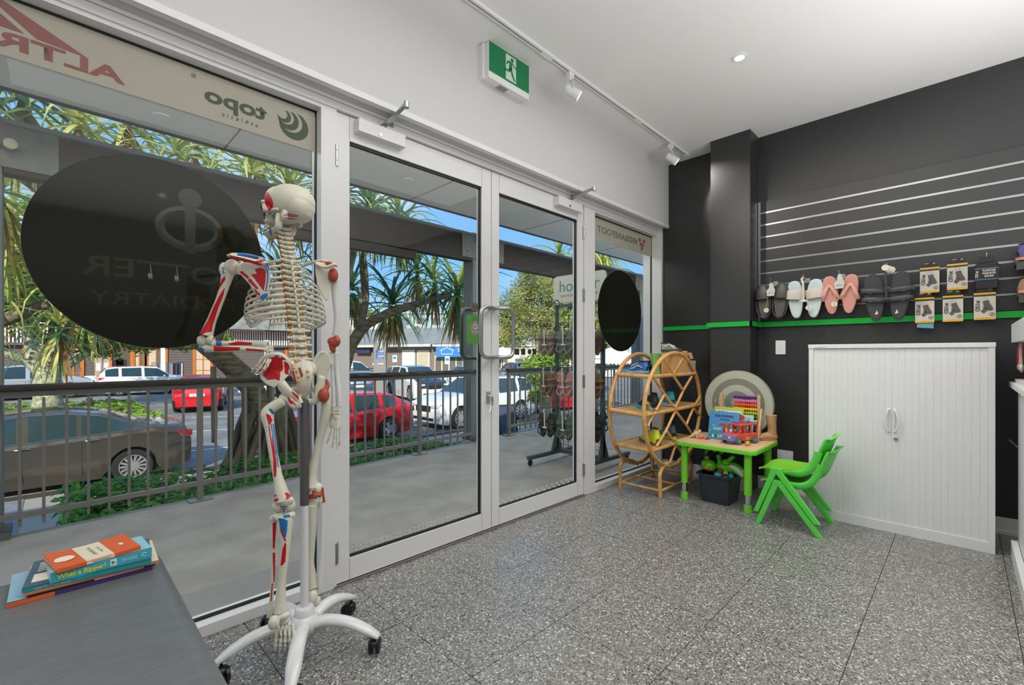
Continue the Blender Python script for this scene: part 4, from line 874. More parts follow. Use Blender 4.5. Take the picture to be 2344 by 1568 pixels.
# ---- shops with grey hip roof at right
bz = zr(36)+.1; LW = atD(770, 800, 43); RW = atD(992, 800, 36); RR = atD(1125, 800, 37.2)
bb2 = thing('corner_shop_building', 'low taupe shops with a grey hipped roof and white gutters across the car park', 'building', (LW.x, LW.y, bz))
def wallseg(a, b, z0, z1, th, nm, mt, off=0, par=None):
    a = Vector((a.x, a.y, 0)); b = Vector((b.x, b.y, 0)); t = (b-a).normalized(); n = Vector((t.y, -t.x, 0)); n = n if n.dot(a) < 0 else -n
    return MB().prism([a+n*off+Vector((0, 0, z0)), b+n*off+Vector((0, 0, z0)), b+n*off+Vector((0, 0, z1)), a+n*off+Vector((0, 0, z1))], n*th).build(nm, mt, par or bb2, world=True)
def lp(a, b, f): return a.lerp(b, f)
for a, b in ((LW, RW), (RW, RR)):
    wallseg(a, b, bz, 1.9, -.3, 'wall', 'wall_taupe'); wallseg(a.lerp(b, -.03), b.lerp(a, -.02), 1.72, 1.92, .15, 'gutter', 'fascia_white', .55); wallseg(a, b, 1.9, 1.93, .7, 'eave', 'fascia_white')
ridgeL = atD(760, 800, 50); ridgeR = atD(1020, 800, 45); rt = MB()
E1 = atD(745, 800, 43.2); E2 = atD(992, 800, 35.2); E3 = atD(1150, 800, 37)
q = lambda p, z: Vector((p.x, p.y, z))
rt.add([q(E1, 1.93), q(E2, 1.93), q(E3, 1.93), q(ridgeR, 3.75), q(ridgeL, 3.75), q(atD(1150, 800, 50), 3.3)], [(0, 1, 3, 4), (1, 2, 5, 3)]); rt.build('roof', 'roof_grey', bb2, world=True)
def sw_(f0, f1, z0, z1, a=LW, b=RW, nx=2, nz=2, glass='glass_far'):
    o = wallseg(lp(a, b, f0), lp(a, b, f1), z0, z1, .05, 'window', 'fascia_white', .02)
    for i in range(nx):
        for j in range(nz):
            g0 = f0+(f1-f0)*(i+.08)/nx; g1 = f0+(f1-f0)*(i+.92)/nx; zz = z0+(z1-z0)*(j+.07)/nz; zy = z0+(z1-z0)*(j+.93)/nz
            wallseg(lp(a, b, g0), lp(a, b, g1), zz, zy, .01, 'pane', glass, .075, par=o)
sw_(.08, .2, bz+.05, 1.4); sw_(.42, .56, bz+.05, 1.5, nx=3); sw_(.72, .84, bz+.05, 1.5, nx=2, nz=3, glass='plate'); sw_(.86, .97, bz+.02, 1.45, nx=1, nz=1, glass='curtain')
sw_(.02, .5, bz+.3, 1.0, RW, RR, 4, 1); sw_(.55, .95, bz+.3, 1.0, RW, RR, 3, 1)
M('sign_blue', '2f7ec4', .5); M('sign_navy', '3b3f63', .5)
s0 = RW.lerp(RR, .03); s1 = RW.lerp(RR, .98); sg = wallseg(s0, s1, .92, 1.74, .06, 'shop_sign', 'sign_blue', .6)
t_ = (s1-s0).normalized(); n_ = Vector((t_.y, -t_.x, 0)); n_ = n_ if n_.dot(s0) < 0 else -n_
o_ = s0+t_*.0+n_*.67
text('lettering', 'CLEVER', (o_.x+t_.x*2.35, o_.y+t_.y*2.35, 1.32), t_, UP, .26, 'plate', sg, bold=.02); text('lettering', 'The Clever Choice', (o_.x+t_.x*2.7, o_.y+t_.y*2.7, 1.06), t_, UP, .12, 'plate', sg)
hs = MB(); c = o_+t_*.85; H2 = lambda a, z: Vector((c.x+t_.x*a, c.y+t_.y*a, z))
hs.tube([H2(-.55, 1.40), H2(0, 1.62), H2(.55, 1.40)], .035, 6).tube([H2(-.42, 1.42), H2(-.42, 1.12), H2(.42, 1.12), H2(.42, 1.42)], .035, 6); hs.build('emblem', 'plate', sg, world=True)
wallseg(LW.lerp(RW, .27), LW.lerp(RW, .42), 1.2, 1.62, .08, 'shop_sign', 'sign_navy', .3); wallseg(LW.lerp(RW, .02), LW.lerp(RW, .2), 1.25, 1.62, .08, 'shop_sign', 'board_dark', .3)
# street number pylon
M('pylon', '85837d', .6)
p = atD(870.5, 800, 23.0); py = thing('number_pylon', 'grey pylon sign with a large white figure 8 in the car park', 'sign', (p.x, p.y, zr(p.y)), AZ-pi/2)
MB().box(-.31, .31, -.1, .1, 0, 1.95-zr(p.y)).build('panel', 'pylon', py)
R3 = Matrix.Rotation(AZ-pi/2, 3, 'Z'); ux = R3 @ Vector((1, 0, 0)); org = Vector((p.x, p.y, 0))-(R3 @ Vector((0, .104, 0)))
text('lettering', '8', org+Vector((0, 0, 1.45)), ux, UP, .38, 'plate', py, width=.22)
for z, s_ in ((1.17, 'Property Sales'), (.92, 'Property Management')):
    MB().box(-.2, .2, -.106, -.1, z-.03-zr(p.y), z+.17-zr(p.y)).build('sign_panel', M('sign_blue2', '3c5fae', .5), py); text('lettering', 'CLEVER', org+Vector((0, 0, z+.08))+ux*.05-(R3 @ Vector((0, .006, 0))), ux, UP, .06, 'plate', py, bold=.03); text('lettering', s_, org+Vector((0, 0, z))-(R3 @ Vector((0, .006, 0))), ux, UP, .04, 'plate', py, width=.3)
text('lettering', 'ACTIVATE', org+Vector((.0, 0, .62))+ux*.04, ux, UP, .07, 'plate', py, bold=.03, width=.3)
for k, (u, v0, d) in enumerate(((904, 800, 29), (1024, 800, 26))):
    p = atD(u, 800, d); t = thing('parking_sign', ('small blue and white parking sign left of the large SUV', 'small blue and white parking sign before the blue shop sign')[k], 'sign', (p.x, p.y, zr(p.y)), AZ-pi/2)
    MB().tube([(0, 0, 0), (0, 0, 2.3)], .03, 8).build('pole', 'galv', t); MB().box(-.14, .14, -.05, -.03, 1.9, 2.35).build('sign_plate', 'plate', t); MB().box(-.1, .1, -.056, -.05, 2.1, 2.25).build('symbol', 'sign_blue', t)
def block(name, lab, u0, u1, d, z1, mt, dep=6, win=0, z0=None):
    a = atD(u0, 800, d); b = atD(u1, 800, d); t = (b-a).normalized(); n = Vector((-t.y, t.x, 0)); n = n if n.dot(a) > 0 else -n; z0 = zr(a.y) if z0 is None else z0
    o = thing(name, lab, 'building', (a.x, a.y, z0)); w = MB().prism([q(a, z0), q(b, z0), q(b, z1), q(a, z1)], n*dep).build('wall', mt, o, world=True)
    MB().prism([q(a, z1)-n*.2, q(b, z1)-n*.2, q(b, z1)-n*.2+Vector((0, 0, .15)), q(a, z1)-n*.2+Vector((0, 0, .15))], n*(dep+.3)).build('roof', 'fascia_white', o, world=True)
    for i in range(win):
        f = (i+.25)/win; g = (i+.75)/win; p0 = a.lerp(b, f); p1 = a.lerp(b, g); MB().prism([q(p0, z1-1.6)-n*.03, q(p1, z1-1.6)-n*.03, q(p1, z1-.6)-n*.03, q(p0, z1-.6)-n*.03], -n*.02).build('window', 'glass_far', o, world=True)
    return o
block('white_building', 'low white rendered building above the grey roofs', 780, 905, 56, 5.4, 'wall_pale', win=0); block('pale_blue_building', 'pale blue grey building behind the corner shops', 909, 1052, 65, 6.9, 'wall_blue', win=4)
for k, (u, d) in enumerate(((882, 50), (956, 50))):
    p = atD(u, 742, d); t = thing('air_conditioner', ('white air conditioning unit on the grey roof, left one', 'white air conditioning unit on the grey roof, right one')[k], 'air conditioner', (p.x, p.y, 3.4), AZ-pi/2); MB().rbox(-.5, .5, -.25, .25, 0, 1.0, .05, 2, axis='y').build('case', 'plastic_white', t); MB().lathe((0, -.26, .5), [(.32, 0), (.32, .01)], (0, -1, 0), 20).build('fan_grille', 'galv', t)
block('long_white_shop', 'pale shop row glimpsed behind the trees at right', 1135, 1420, 46, 1.9, 'wall_pale', win=8)
for k, (u, d, c) in enumerate(((1150, 29, 'e2ddd2'), (1225, 38, 'd9d9d5'), (1203, 31, 'cfcac0'), (1405, 20, 'e6e6e2'))):
    p = atD(u, 790, d); t = thing('umbrella', ('cream cafe umbrella left of the phone number lettering', 'white cafe umbrella behind the young shrub', 'pale cafe umbrella below the web address lettering', 'white umbrella glimpsed behind the large dark oval at right')[k], 'umbrella', (p.x, p.y, zr(p.y)))
    MB().tube([(0, 0, 0), (0, 0, 2.9)], .03, 8).build('pole', 'galv', t)
    m = MB(); vs = [(0, 0, 2.95)]+[(1.5*cos(pi/4*i), 1.5*sin(pi/4*i), 2.35) for i in range(8)]+[(1.5*cos(pi/4*i), 1.5*sin(pi/4*i), 2.2) for i in range(8)]
    m.add(vs, [(0, 1+i, 1+(i+1) % 8) for i in range(8)]+[(1+i, 9+i, 9+(i+1) % 8, 1+(i+1) % 8) for i in range(8)]); m.build('canopy', M('brolly_%d' % k, c, .8), t)
# ================================================================ SKELETON
import numpy as np
M('bone', 'd8d5c3', .38, spec=.4); M('bone_white', 'd9d9d6', .4); M('paint_muscle_red', 'c2141c', .4); M('paint_muscle_blue', '1c76b8', .4); M('cartilage_rust', 'ab4a2c', .45); M('nerve_yellow', 'dfa01f', .45); M('artery_red', 'c01820', .4); M('socket_dark', '2a2620', .8); M('disc_grey', 'c9cbb8', .5); M('stand_white', 'd9d9da', .2, coat=.4); M('stand_dark', '4e4c4c', .5)
PX = 1.75/FPX
SD = 1.75
def S(u, v, dd=0): return atD(u, v, SD+dd)
sk = thing('anatomical_skeleton', 'life size teaching skeleton painted with red and blue muscle marks, seen from behind', 'skeleton', (.68, 1.80, .06))
VIEWR = Matrix(((SA, CA, 0), (-CA, SA, 0), (0, 0, 1)))   # columns: image right, depth, up
def organic(name, mb, parent=None, voxel=.0024, sm=5, paint=(), base='bone', label=None):
    if paint: sm = int(sm*(voxel/.0013)**1.3); voxel = .0013
    o = mb.build(name, base, None); r = o.modifiers.new('r', 'REMESH'); r.mode = 'VOXEL'; r.voxel_size = voxel; s = o.modifiers.new('s', 'SMOOTH'); s.factor = .5; s.iterations = sm
    dg = bpy.context.evaluated_depsgraph_get(); dg.update(); me = bpy.data.meshes.new_from_object(o.evaluated_get(dg)); old = o.data; o.modifiers.clear(); o.data = me; bpy.data.meshes.remove(old); me.name = name
    n = len(me.polygons); 
    if paint:
        c = np.empty(n*3); me.polygons.foreach_get('center', c); c = c.reshape(-1, 3); d = c[:, 0]*CA+c[:, 1]*SA; U = HX+FPX*(c[:, 0]*SA-c[:, 1]*CA)/d; Vv = HY-FPX*(c[:, 2]-CAM_H)/d
        mi = np.zeros(n, dtype=np.int32); me.materials.clear(); me.materials.append(M(base)); mats = [base]
        for mat, poly in paint:
            if mat not in mats: mats.append(mat); me.materials.append(M(mat))
            ins = np.zeros(n, dtype=bool); m = len(poly)
            for i in range(m):
                x1, y1 = poly[i]; x2, y2 = poly[(i+1) % m]
                if y1 == y2: continue
                cond = ((y1 > Vv) != (y2 > Vv)) & (U < (x2-x1)*(Vv-y1)/(y2-y1)+x1); ins ^= cond
            mi[ins] = mats.index(mat)
        me.polygons.foreach_set('material_index', mi)
    me.polygons.foreach_set('use_smooth', [True]*n)
    p = parent or sk; inv = wmat(p).inverted(); me.transform(inv); o.parent = p; me.update(); return o
def sE(mb, u, v, dd, ru, rv, rd, rot=0):
    R = VIEWR @ Matrix.Rotation(rad(rot), 3, 'Y'); mb.ell(S(u, v, dd), (ru*PX, rd, rv*PX), R, 16, 10); return mb
def sT(mb, pts, rs, n=4, seg=10, flat=None):
    p = smooth_path([S(*q) for q in pts], n); r = lerpr([x*PX if not isinstance(x, tuple) else (x[0]*PX, x[1]*PX) for x in rs], n); mb.tube(p, r, seg, flat=flat); return mb
# ---- skull in its own frame (x face direction, y left, z up)
SC_ = S(658, 470, 0); FA = AZ+atan2(-(658-HX), FPX)+rad(62); Rk = Matrix.Rotation(FA, 3, 'Z')
def K(x, y, z): return SC_+Rk @ Vector((x, y, z))
sku = MB()
sku.ell(K(-.012, 0, .008), (.091, .071, .070), Rk, 64, 40).ell(K(-.045, 0, -.008), (.056, .064, .060), Rk, 48, 30).ell(K(.03, 0, .012), (.052, .058, .058), Rk, 48, 30).ell(K(-.07, 0, -.028), (.026, .042, .030), Rk, 32, 20)
for s in (1, -1):
    sku.ell(K(.066, .031*s, -.002), (.014, .028, .010), Rk).ell(K(.052, .05*s, -.030), (.016, .012, .014), Rk)
    sku.tube([K(.055, .052*s, -.036), K(.03, .066*s, -.037), K(.0, .066*s, -.036)], [.007, .0055, .006], 8).ell(K(-.018, .055*s, -.055), (.014, .011, .020), Rk)
    sku.tube([K(.068, .042*s, .0), K(.062, .048*s, -.028)], [.007, .008], 8)
sku.ell(K(.055, 0, -.045), (.030, .030, .028), Rk).ell(K(.066, 0, -.064), (.022, .026, .013), Rk).tube([K(.074, 0, .002), K(.084, 0, -.022)], [.008, .006], 8).ell(K(0, 0, -.055), (.05, .035, .014), Rk)
def kp(pts): return pts
skull = organic('skull', sku, voxel=.0022, sm=6, paint=[
  ('paint_muscle_red', [(606, 440), (612, 439), (618, 446), (623, 455), (625.5, 466), (624, 476), (616, 483.5), (611, 476), (607, 466), (604.5, 455)]),
  ('paint_muscle_red', [(603, 492), (606, 490), (613, 494), (611, 496), (606, 493), (603, 496)]),
  ('artery_red', [(653, 488), (683, 493), (683, 495), (652, 490.5)]), ('artery_red', [(650, 491), (682, 496.5), (681, 498), (650, 493.5)]), ('paint_muscle_blue', [(650, 497), (665, 500), (680, 501), (668, 503), (652, 500)]),
  ('paint_muscle_blue', [(622, 495), (628, 489), (636, 487.5), (636, 490), (629, 491.5), (623.5, 498)]), ('paint_muscle_blue', [(624, 500), (630, 494), (636, 492.5), (636, 494.5), (630, 497), (625, 503)])])
soc = MB()
for s in (1, -1): soc.ell(K(.072, .030*s, -.018), (.012, .017, .014), Rk)
soc.ell(K(.086, 0, -.038), (.006, .010, .014), Rk); soc.build('eye_sockets', 'socket_dark', skull, smooth=True, world=True)
te = MB()
for i in range(12):
    a = rad(-62+i*11.3)
    for z in (-.083, -.093): te.obox(K(.052+.034*cos(a), .027*sin(a), z), (.005, .0062, .009), Rk @ Matrix.Rotation(a, 3, 'Z'))
te.build('teeth', 'bone_white', skull, world=True)
jw = MB()
for s in (1, -1): jw.tube(smooth_path([K(.008, .052*s, -.045), K(.005, .052*s, -.075), K(.010, .049*s, -.098), K(.035, .041*s, -.108), K(.065, .024*s, -.113), K(.080, 0, -.113)], 4), lerpr([(.008, .005), (.014, .005), (.013, .006), (.011, .006), (.011, .007), (.012, .008)], 4), 10)
organic('jaw_bone', jw, paint=[('paint_muscle_blue', [(615, 505), (620, 508), (622, 540), (617, 535)])], voxel=.002)
MB().tube([K(-.02, 0, .078), K(-.02, 0, .10)], .0018, 8).ell(K(-.02, 0, .078), .006, None, 8, 6).build('hanger_hook', 'plastic_black', sk, world=True, smooth=True)
# ---- spine
def spu(v):
    T = [(515, 648), (560, 657), (600, 665), (650, 671), (700, 677), (745, 682), (790, 687), (835, 691), (905, 697)]; return interp(T, v)
BA = rad(88); bf = Vector((cos(BA), sin(BA), 0)); bl = Vector((-sin(BA), cos(BA), 0))
vv = [524+i*10.6 for i in range(7)]+[598+i*12.9 for i in range(12)]+[757+i*16.3 for i in range(5)]
for i, v in enumerate(vv):
    c = i < 7; th = 7 <= i < 19; lu = i >= 19; u = spu(v); p = S(u, v, 0); b = MB(); Rb = Matrix((bf, bl, Vector((0, 0, 1)))).transposed()
    w = .016 if c else (.017+.0004*(i-7) if th else .024); h = .0085 if c else (.010 if th else .0135)
    b.ell(p+bf*.028, (.014, w, h), Rb, 14, 8); b.ell(p+bf*.004, (.011, w*.92, h*1.0), Rb, 12, 8)
    b.tube([p, p-bf*.012-Vector((0, 0, .004)), p-bf*(.018 if c else .024)-Vector((0, 0, .006 if c else (.020 if th else .008)))], [(.005, .006), (.004, .005), (.004, .004)] if not lu else [(.004, .011), (.003, .011), (.003, .009)], 8)
    for s in (1, -1):
        q = p+bl*s*(.028 if c else (.036 if th else .044))-bf*(.0 if not th else .006)+Vector((0, 0, .003 if not lu else 0)); b.tube([p+bf*.008, p.lerp(q, .6), q], [.0065, .005, .0058], 8); b.ell(p+bl*s*w*.85+bf*.002, (.006, .005, h), Rb, 8, 6)
    o = organic('vertebra', b, voxel=.0021, sm=3)
    if i < 23:
        v2 = vv[i+1]; pm = (p+S(spu(v2), v2, 0))/2
        MB().ell(pm+bf*.028, (.0135, w*.95, .004), Rb, 12, 6).build('spinal_disc', 'disc_grey', sk, world=True, smooth=True)
        for s in (1, -1): MB().tube([pm+bf*.008+bl*s*.010, pm+bf*.010+bl*s*(.024), pm+bf*.012+bl*s*(.036 if not c else .028)-Vector((0, 0, .007))], [.0035, .0042, .002], 8).build('nerve_root', 'nerve_yellow', sk, world=True, smooth=True)
        dt = MB()
        for k in range(3): dt.ell(pm-bf*.006+bl*random.uniform(-.012, .004)+Vector((0, 0, random.uniform(-.003, .003))), .0013, None, 6, 4)
        dt.build('muscle_dots', 'artery_red', o, world=True)
MB().tube(smooth_path([S(spu(v), v, 0)+bf*.052+bl*.012 for v in (530, 600, 670, 750)], 6), .0035, 8).build('artery', 'artery_red', sk, world=True, smooth=True)
MB().tube(smooth_path([S(spu(v), v, 0)+bf*.060+bl*.016 for v in (600, 650, 700, 750)], 6), [(.004, .010)]*19, 8).build('vein_plate', M('aorta', 'd98a52', .5), sk, world=True, smooth=True)
# ---- ribs and sternum
hw_ = [.062, .085, .103, .118, .129, .137, .143, .146, .147, .143, .125, .088]; dp = [.05, .068, .082, .092, .10, .105, .108, .11, .108, .104, .09, .07]
sternum_top = S(spu(620), 632, 0)+bf*.135; 
for i in range(12):
    v = vv[7+i]-2; p = S(spu(v), v, 0); end = [150, 155, 158, 160, 160, 158, 154, 148, 140, 132, 95, 70][i]; drop = [.030, .045, .058, .07, .08, .085, .088, .088, .085, .08, .05, .035][i]
    for s in (1, -1):
        pts = []; N = 22
        for k in range(N+1):
            t = rad(8+(end-8)*k/N); a = hw_[i]; b_ = dp[i]
            q = p+bf*(b_*(1-cos(t))*1.0-.006*sin(t))+bl*s*(a*sin(t)**.9 if t < pi/2 else a*sin(t)**.8)-Vector((0, 0, drop*(t/pi)**1.15))
            pts.append(q)
        rr = [(.0066 if 6 <= i <= 9 else .0050, .0028)]*(N+1)
        mt = ['bone', 'paint_muscle_red', 'paint_muscle_blue']; r_ = MB(); r_.tube(pts, rr, 8, flat=(0, 0, 1))
        if s > 0:
            for f in range(len(r_.f)-2):
                sg = f//8; side = f % 8
                if side in (0, 7) and sg > 4+(i % 3): r_.m[f] = 1
                if side in (1, 2, 3) and 5+(i % 2) <= sg <= 8 and i >= 5: r_.m[f] = 2
        o = r_.build('rib', mt if s > 0 else 'bone', sk, smooth=True, world=True, auto=False)
        if i < 10:
            e = pts[-1]; tg = S(spu(620), 640, 0)+bf*(.155+.004*i)-Vector((0, 0, min(i, 7)*.017))+bl*s*.012
            if i >= 7: tg = tg-Vector((0, 0, .004*(i-6)))+bl*s*.012*(i-6)
            MB().tube(smooth_path([pts[-2], e, (e+tg)/2-Vector((0, 0, .008 if i > 4 else 0)), tg], 4), (.006 if i < 10 else .004), 8).build('rib_cartilage', 'bone_white', sk, smooth=True, world=True, auto=False)
st = MB(); s0 = S(spu(620), 634, 0)+bf*.155; st.tube([s0, s0-Vector((0, 0, .05)), s0-Vector((0, 0, .12))+bf*.02, s0-Vector((0, 0, .155))+bf*.022], [(.022, .006), (.015, .005), (.018, .005), (.006, .004)], 10, flat=tuple(bl)); organic('breastbone', st)
# ---- scapulae, clavicles
def plate(mb, poly, dd, th, depthf=None):
    pf = [S(u, v, (depthf(u, v) if depthf else dd)-th/2) for u, v in poly]; pb = [S(u, v, (depthf(u, v) if depthf else dd)+th/2) for u, v in poly]; n = len(poly)
    c1 = sum(pf, Vector())/n; c2 = sum(pb, Vector())/n
    mb.add(pf+pb+[c1, c2], [(2*n, (i+1) % n, i) for i in range(n)]+[(2*n+1, n+i, n+(i+1) % n) for i in range(n)]+[(i, (i+1) % n, n+(i+1) % n, n+i) for i in range(n)]); return mb
dl = lambda u, v: -.092+(620-u)*.0003
sl = MB(); plate(sl, [(547, 606), (560, 600), (590, 604), (610, 600), (618, 612), (619, 640), (614, 672), (608, 686), (600, 686), (590, 676), (570, 650), (550, 628)], 0, .007, dl)
sT(sl, [(613, 602, -.095), (595, 601, -.108), (565, 594, -.112), (530, 587, -.105), (524, 585, -.095)], [(4, 5), (5, 6), (5, 7), (4, 7), (3, 4)]); sE(sl, 549, 616, -.068, 8, 13, .012); sT(sl, [(612, 598, -.09), (600, 594, -.09), (585, 598, -.09)], [(3, 4), (3, 4), (3, 3)]); sT(sl, [(556, 608, -.07), (552, 600, -.04), (545, 603, -.02)], [5, 4, 4])
organic('shoulder_blade', sl, paint=[('paint_muscle_red', [(573, 628), (588, 627), (583, 616), (595, 613), (606, 616), (609, 622), (608, 642), (604, 666), (597, 658), (582, 637)]),
  ('paint_muscle_red', [(548, 621), (556, 621), (571, 634), (567, 639), (552, 627)]), ('paint_muscle_red', [(567, 640), (573, 637), (592, 660), (588, 663), (570, 646)]), ('paint_muscle_red', [(581, 658), (597, 674), (593, 678), (584, 668)]),
  ('paint_muscle_red', [(523, 583), (545, 588), (575, 596), (601, 605), (595, 608), (568, 601), (535, 594), (525, 589)]), ('paint_muscle_red', [(578, 599), (597, 595), (606, 598), (596, 602)]),
  ('paint_muscle_blue', [(600, 592), (603, 591), (610, 596), (608, 598)]), ('paint_muscle_blue', [(609, 601), (612, 600), (618, 619), (615, 620)]), ('paint_muscle_blue', [(606, 611), (609, 611), (615, 622), (614, 640), (610, 668), (607, 667), (611, 640), (611, 624)]), ('paint_muscle_blue', [(594, 680), (603, 673), (613, 671), (611, 682), (602, 687)])])
cl_ = MB(); sT(cl_, [(528, 584, -.095), (560, 584, -.04), (590, 590, .05), (628, 606, .12)], [5, 4.5, 4.5, 6.5]); organic('collar_bone', cl_, paint=[('paint_muscle_blue', [(543, 575), (592, 582), (592, 600), (543, 590)])])
sr = MB(); dr_ = lambda u, v: -.03+(u-720)*.0006
plate(sr, [(722, 598), (745, 602), (768, 608), (764, 620), (752, 632), (757, 660), (752, 686), (745, 689), (735, 672), (726, 650), (722, 625)], 0, .007, dr_)
sT(sr, [(724, 604, -.03), (745, 612, -.045), (765, 606, -.04), (770, 610, -.03)], [(4, 5), (4, 6), (4, 6), (3, 4)]); sE(sr, 760, 622, .01, 8, 10, .012)
organic('shoulder_blade', sr); 
rc = MB(); sE(rc, 763, 630, -.015, 11, 17, .016); sE(rc, 735, 603, -.012, 8, 6, .010); sE(rc, 752, 603, -.012, 10, 5, .010); organic('shoulder_cartilage', rc, base='cartilage_rust')
c2 = MB(); sT(c2, [(766, 606, .0), (735, 598, .03), (705, 604, .07), (675, 615, .13)], [5, 4, 4.5, 6]); organic('collar_bone', c2)
# ---- left arm, hand on hip
hm = MB(); sE(hm, 531, 612, -.06, 16, 18, .026); sE(hm, 513, 617, -.06, 10, 16, .018)
sT(hm, [(522, 622, -.06), (514, 655, -.058), (502, 690, -.056), (484, 735, -.055), (472, 768, -.06)], [14, 9.5, 8.5, 9.5, 14], 5, 12); sE(hm, 462, 779, -.06, 11, 12, .012); sE(hm, 482, 778, -.06, 10, 10, .014)
organic('upper_arm_bone', hm, voxel=.0023, paint=[('paint_muscle_red', [(515, 631), (516, 640), (503, 660), (495, 675), (496, 668), (507, 640)]), ('paint_muscle_red', [(515, 657), (512, 675), (500, 705), (487, 745), (485, 759), (470, 762), (454, 771), (458, 760), (475, 735), (490, 700), (503, 675)]),
   ('paint_muscle_blue', [(508, 611), (511, 612), (514, 628), (511, 627)]), ('paint_muscle_red', [(486, 775), (490, 770), (492, 773), (487, 778)])])
ra = MB(); sT(ra, [(489, 787, -.055), (500, 786, -.055), (540, 786, -.045), (580, 787, -.035), (612, 790, -.028)], [9, 6, 5.5, 7, 10], 5, 12); organic('forearm_bone', ra, paint=[('paint_muscle_blue', [(494, 777), (508, 782), (506, 792), (494, 790)]), ('paint_muscle_red', [(520, 787), (545, 781), (578, 784), (576, 790), (530, 790)]), ('disc_grey', [(578, 778), (604, 780), (604, 798), (576, 795)])])
ul = MB(); sE(ul, 466, 793, -.045, 10, 11, .014); sT(ul, [(470, 797, -.05), (500, 798, -.05), (550, 798, -.045), (608, 801, -.04), (614, 801, -.04)], [10, 8, 7, 5.5, 7], 5, 12); organic('forearm_bone', ul, paint=[('paint_muscle_red', [(488, 792), (550, 795), (548, 802), (490, 805)]), ('paint_muscle_red', [(562, 797), (604, 801), (603, 805), (563, 802)]), ('paint_muscle_blue', [(456, 793), (468, 800), (466, 805), (456, 800)])])
def hand(name, wrist, dirs, dd0, base='bone'):
    h = MB(); wu, wv, wd = wrist
    for k in range(8): sE(h, wu+(-6+4*(k % 4))*.9, wv+(k//4)*7-3, wd, 4.2, 4.6, .007)
    for pts in dirs:
        P = [S(*q) for q in pts]
        for a, b in zip(P, P[1:]):
            L_ = (b-a).length; h.tube([a, a.lerp(b, .15), a.lerp(b, .5), a.lerp(b, .85), b], [.0045, .0042, .0028, .0036, .0042], 8)
    return organic(name, h, voxel=.0018, sm=2, base=base)
hand('hand_bones', (617, 799, -.035), [[(612, 806, -.04), (600, 824, -.055), (588, 838, -.055), (580, 846, -.045), (576, 852, -.03)], [(614, 808, -.045), (606, 828, -.065), (597, 842, -.068), (588, 852, -.06), (583, 856, -.045)],
  [(617, 809, -.045), (612, 828, -.07), (604, 843, -.075), (597, 853, -.07), (592, 857, -.055)], [(620, 808, -.04), (619, 826, -.068), (613, 838, -.075), (607, 846, -.072), (602, 851, -.06)], [(624, 804, -.03), (632, 812, -.035), (634, 822, -.045), (630, 830, -.05)]], 0)
# ---- right arm hanging
hr = MB(); sE(hr, 763, 640, .015, 11, 14, .02); sT(hr, [(765, 648, .02), (768, 690, .025), (771, 730, .03), (768, 770, .035), (766, 785, .035)], [9, 7, 6.5, 8, 13], 5, 12); organic('upper_arm_bone', hr, base='bone_white')  # whiter bones on this arm carry its overexposed look in the colour
ec = MB(); sE(ec, 764, 783, .026, 15, 12, .018, 20); sT(ec, [(768, 768, .02), (772, 780, .018), (766, 790, .02)], [4, 8, 7]); sT(ec, [(757, 788, .02), (762, 800, .025), (765, 808, .03)], [5, 7, 3]); organic('elbow_cartilage', ec, base='cartilage_rust')
for a, b in ((761, 764), (770, 776)):
    f_ = MB(); sT(f_, [(a, 806, .035), (a+1, 850, .035), (b, 900, .03), (b+1, 932, .03)], [7, 5, 5.5, 7], 5, 10); organic('forearm_bone', f_, base='bone_white')
hand('hand_bones', (770, 942, .03), [[(764, 950, .03), (761, 972, .03), (757, 990, .035), (752, 1005, .04), (748, 1014, .045)], [(768, 952, .025), (766, 978, .025), (764, 998, .03), (763, 1012, .032), (760, 1024, .035)],
  [(772, 952, .025), (772, 980, .02), (771, 1000, .025), (771, 1015, .03), (772, 1028, .03)], [(776, 950, .03), (778, 975, .025), (778, 994, .03), (778, 1010, .03), (777, 1020, .035)], [(762, 946, .035), (758, 958, .05), (756, 970, .06), (755, 980, .065)]], 0)
# ---- pelvis
il = MB(); di = lambda u, v: -.045-.02*sin((u-595)/75*pi)
plate(il, [(592, 852), (595, 830), (607, 818), (625, 811), (642, 812), (655, 820), (665, 836), (662, 858), (650, 870), (640, 876), (628, 888), (610, 880), (597, 868)], 0, .010, di)
sT(il, [(592, 850, -.045), (600, 824, -.05), (625, 811, -.06), (648, 814, -.05), (666, 834, -.03)], [(5, 5)]*5, 5); sT(il, [(640, 868, -.05), (648, 885, -.055), (662, 900, -.05), (680, 912, -.04), (688, 925, -.04)], [(10, 8), (13, 9), (13, 8), (9, 6), (8, 6)], 5); sT(il, [(688, 925, -.04), (672, 928, -.045), (662, 912, -.05)], [(8, 6), (8, 6), (8, 6)])
sT(il, [(660, 895, -.03), (675, 890, .02), (690, 898, .05)], [6, 5, 6]); sT(il, [(688, 905, -.02), (694, 908, .02), (694, 905, .05)], [5, 5, 5])
organic('hip_bone', il, voxel=.0026, sm=7, paint=[('paint_muscle_red', [(593, 851), (600, 832), (612, 820), (632, 815), (646, 820), (648, 845), (640, 855), (628, 838), (617, 834), (606, 840), (598, 855)]), ('paint_muscle_red', [(602, 860), (603, 848), (617, 832), (628, 836), (642, 857), (640, 872), (630, 868), (612, 870)]),
  ('paint_muscle_red', [(650, 827), (660, 832), (664, 842), (660, 850), (662, 858), (652, 856)]), ('paint_muscle_blue', [(629, 812), (640, 813), (639, 816), (629, 815)]), ('paint_muscle_red', [(642, 813), (657, 824), (647, 824)]), ('paint_muscle_red', [(655, 908), (664, 912), (672, 926), (664, 924)]), ('paint_muscle_red', [(668, 915), (678, 926), (680, 930), (668, 924)]), ('paint_muscle_red', [(668, 894), (684, 906), (684, 916), (680, 912), (668, 900)])])
ir = MB(); dr2 = lambda u, v: .02
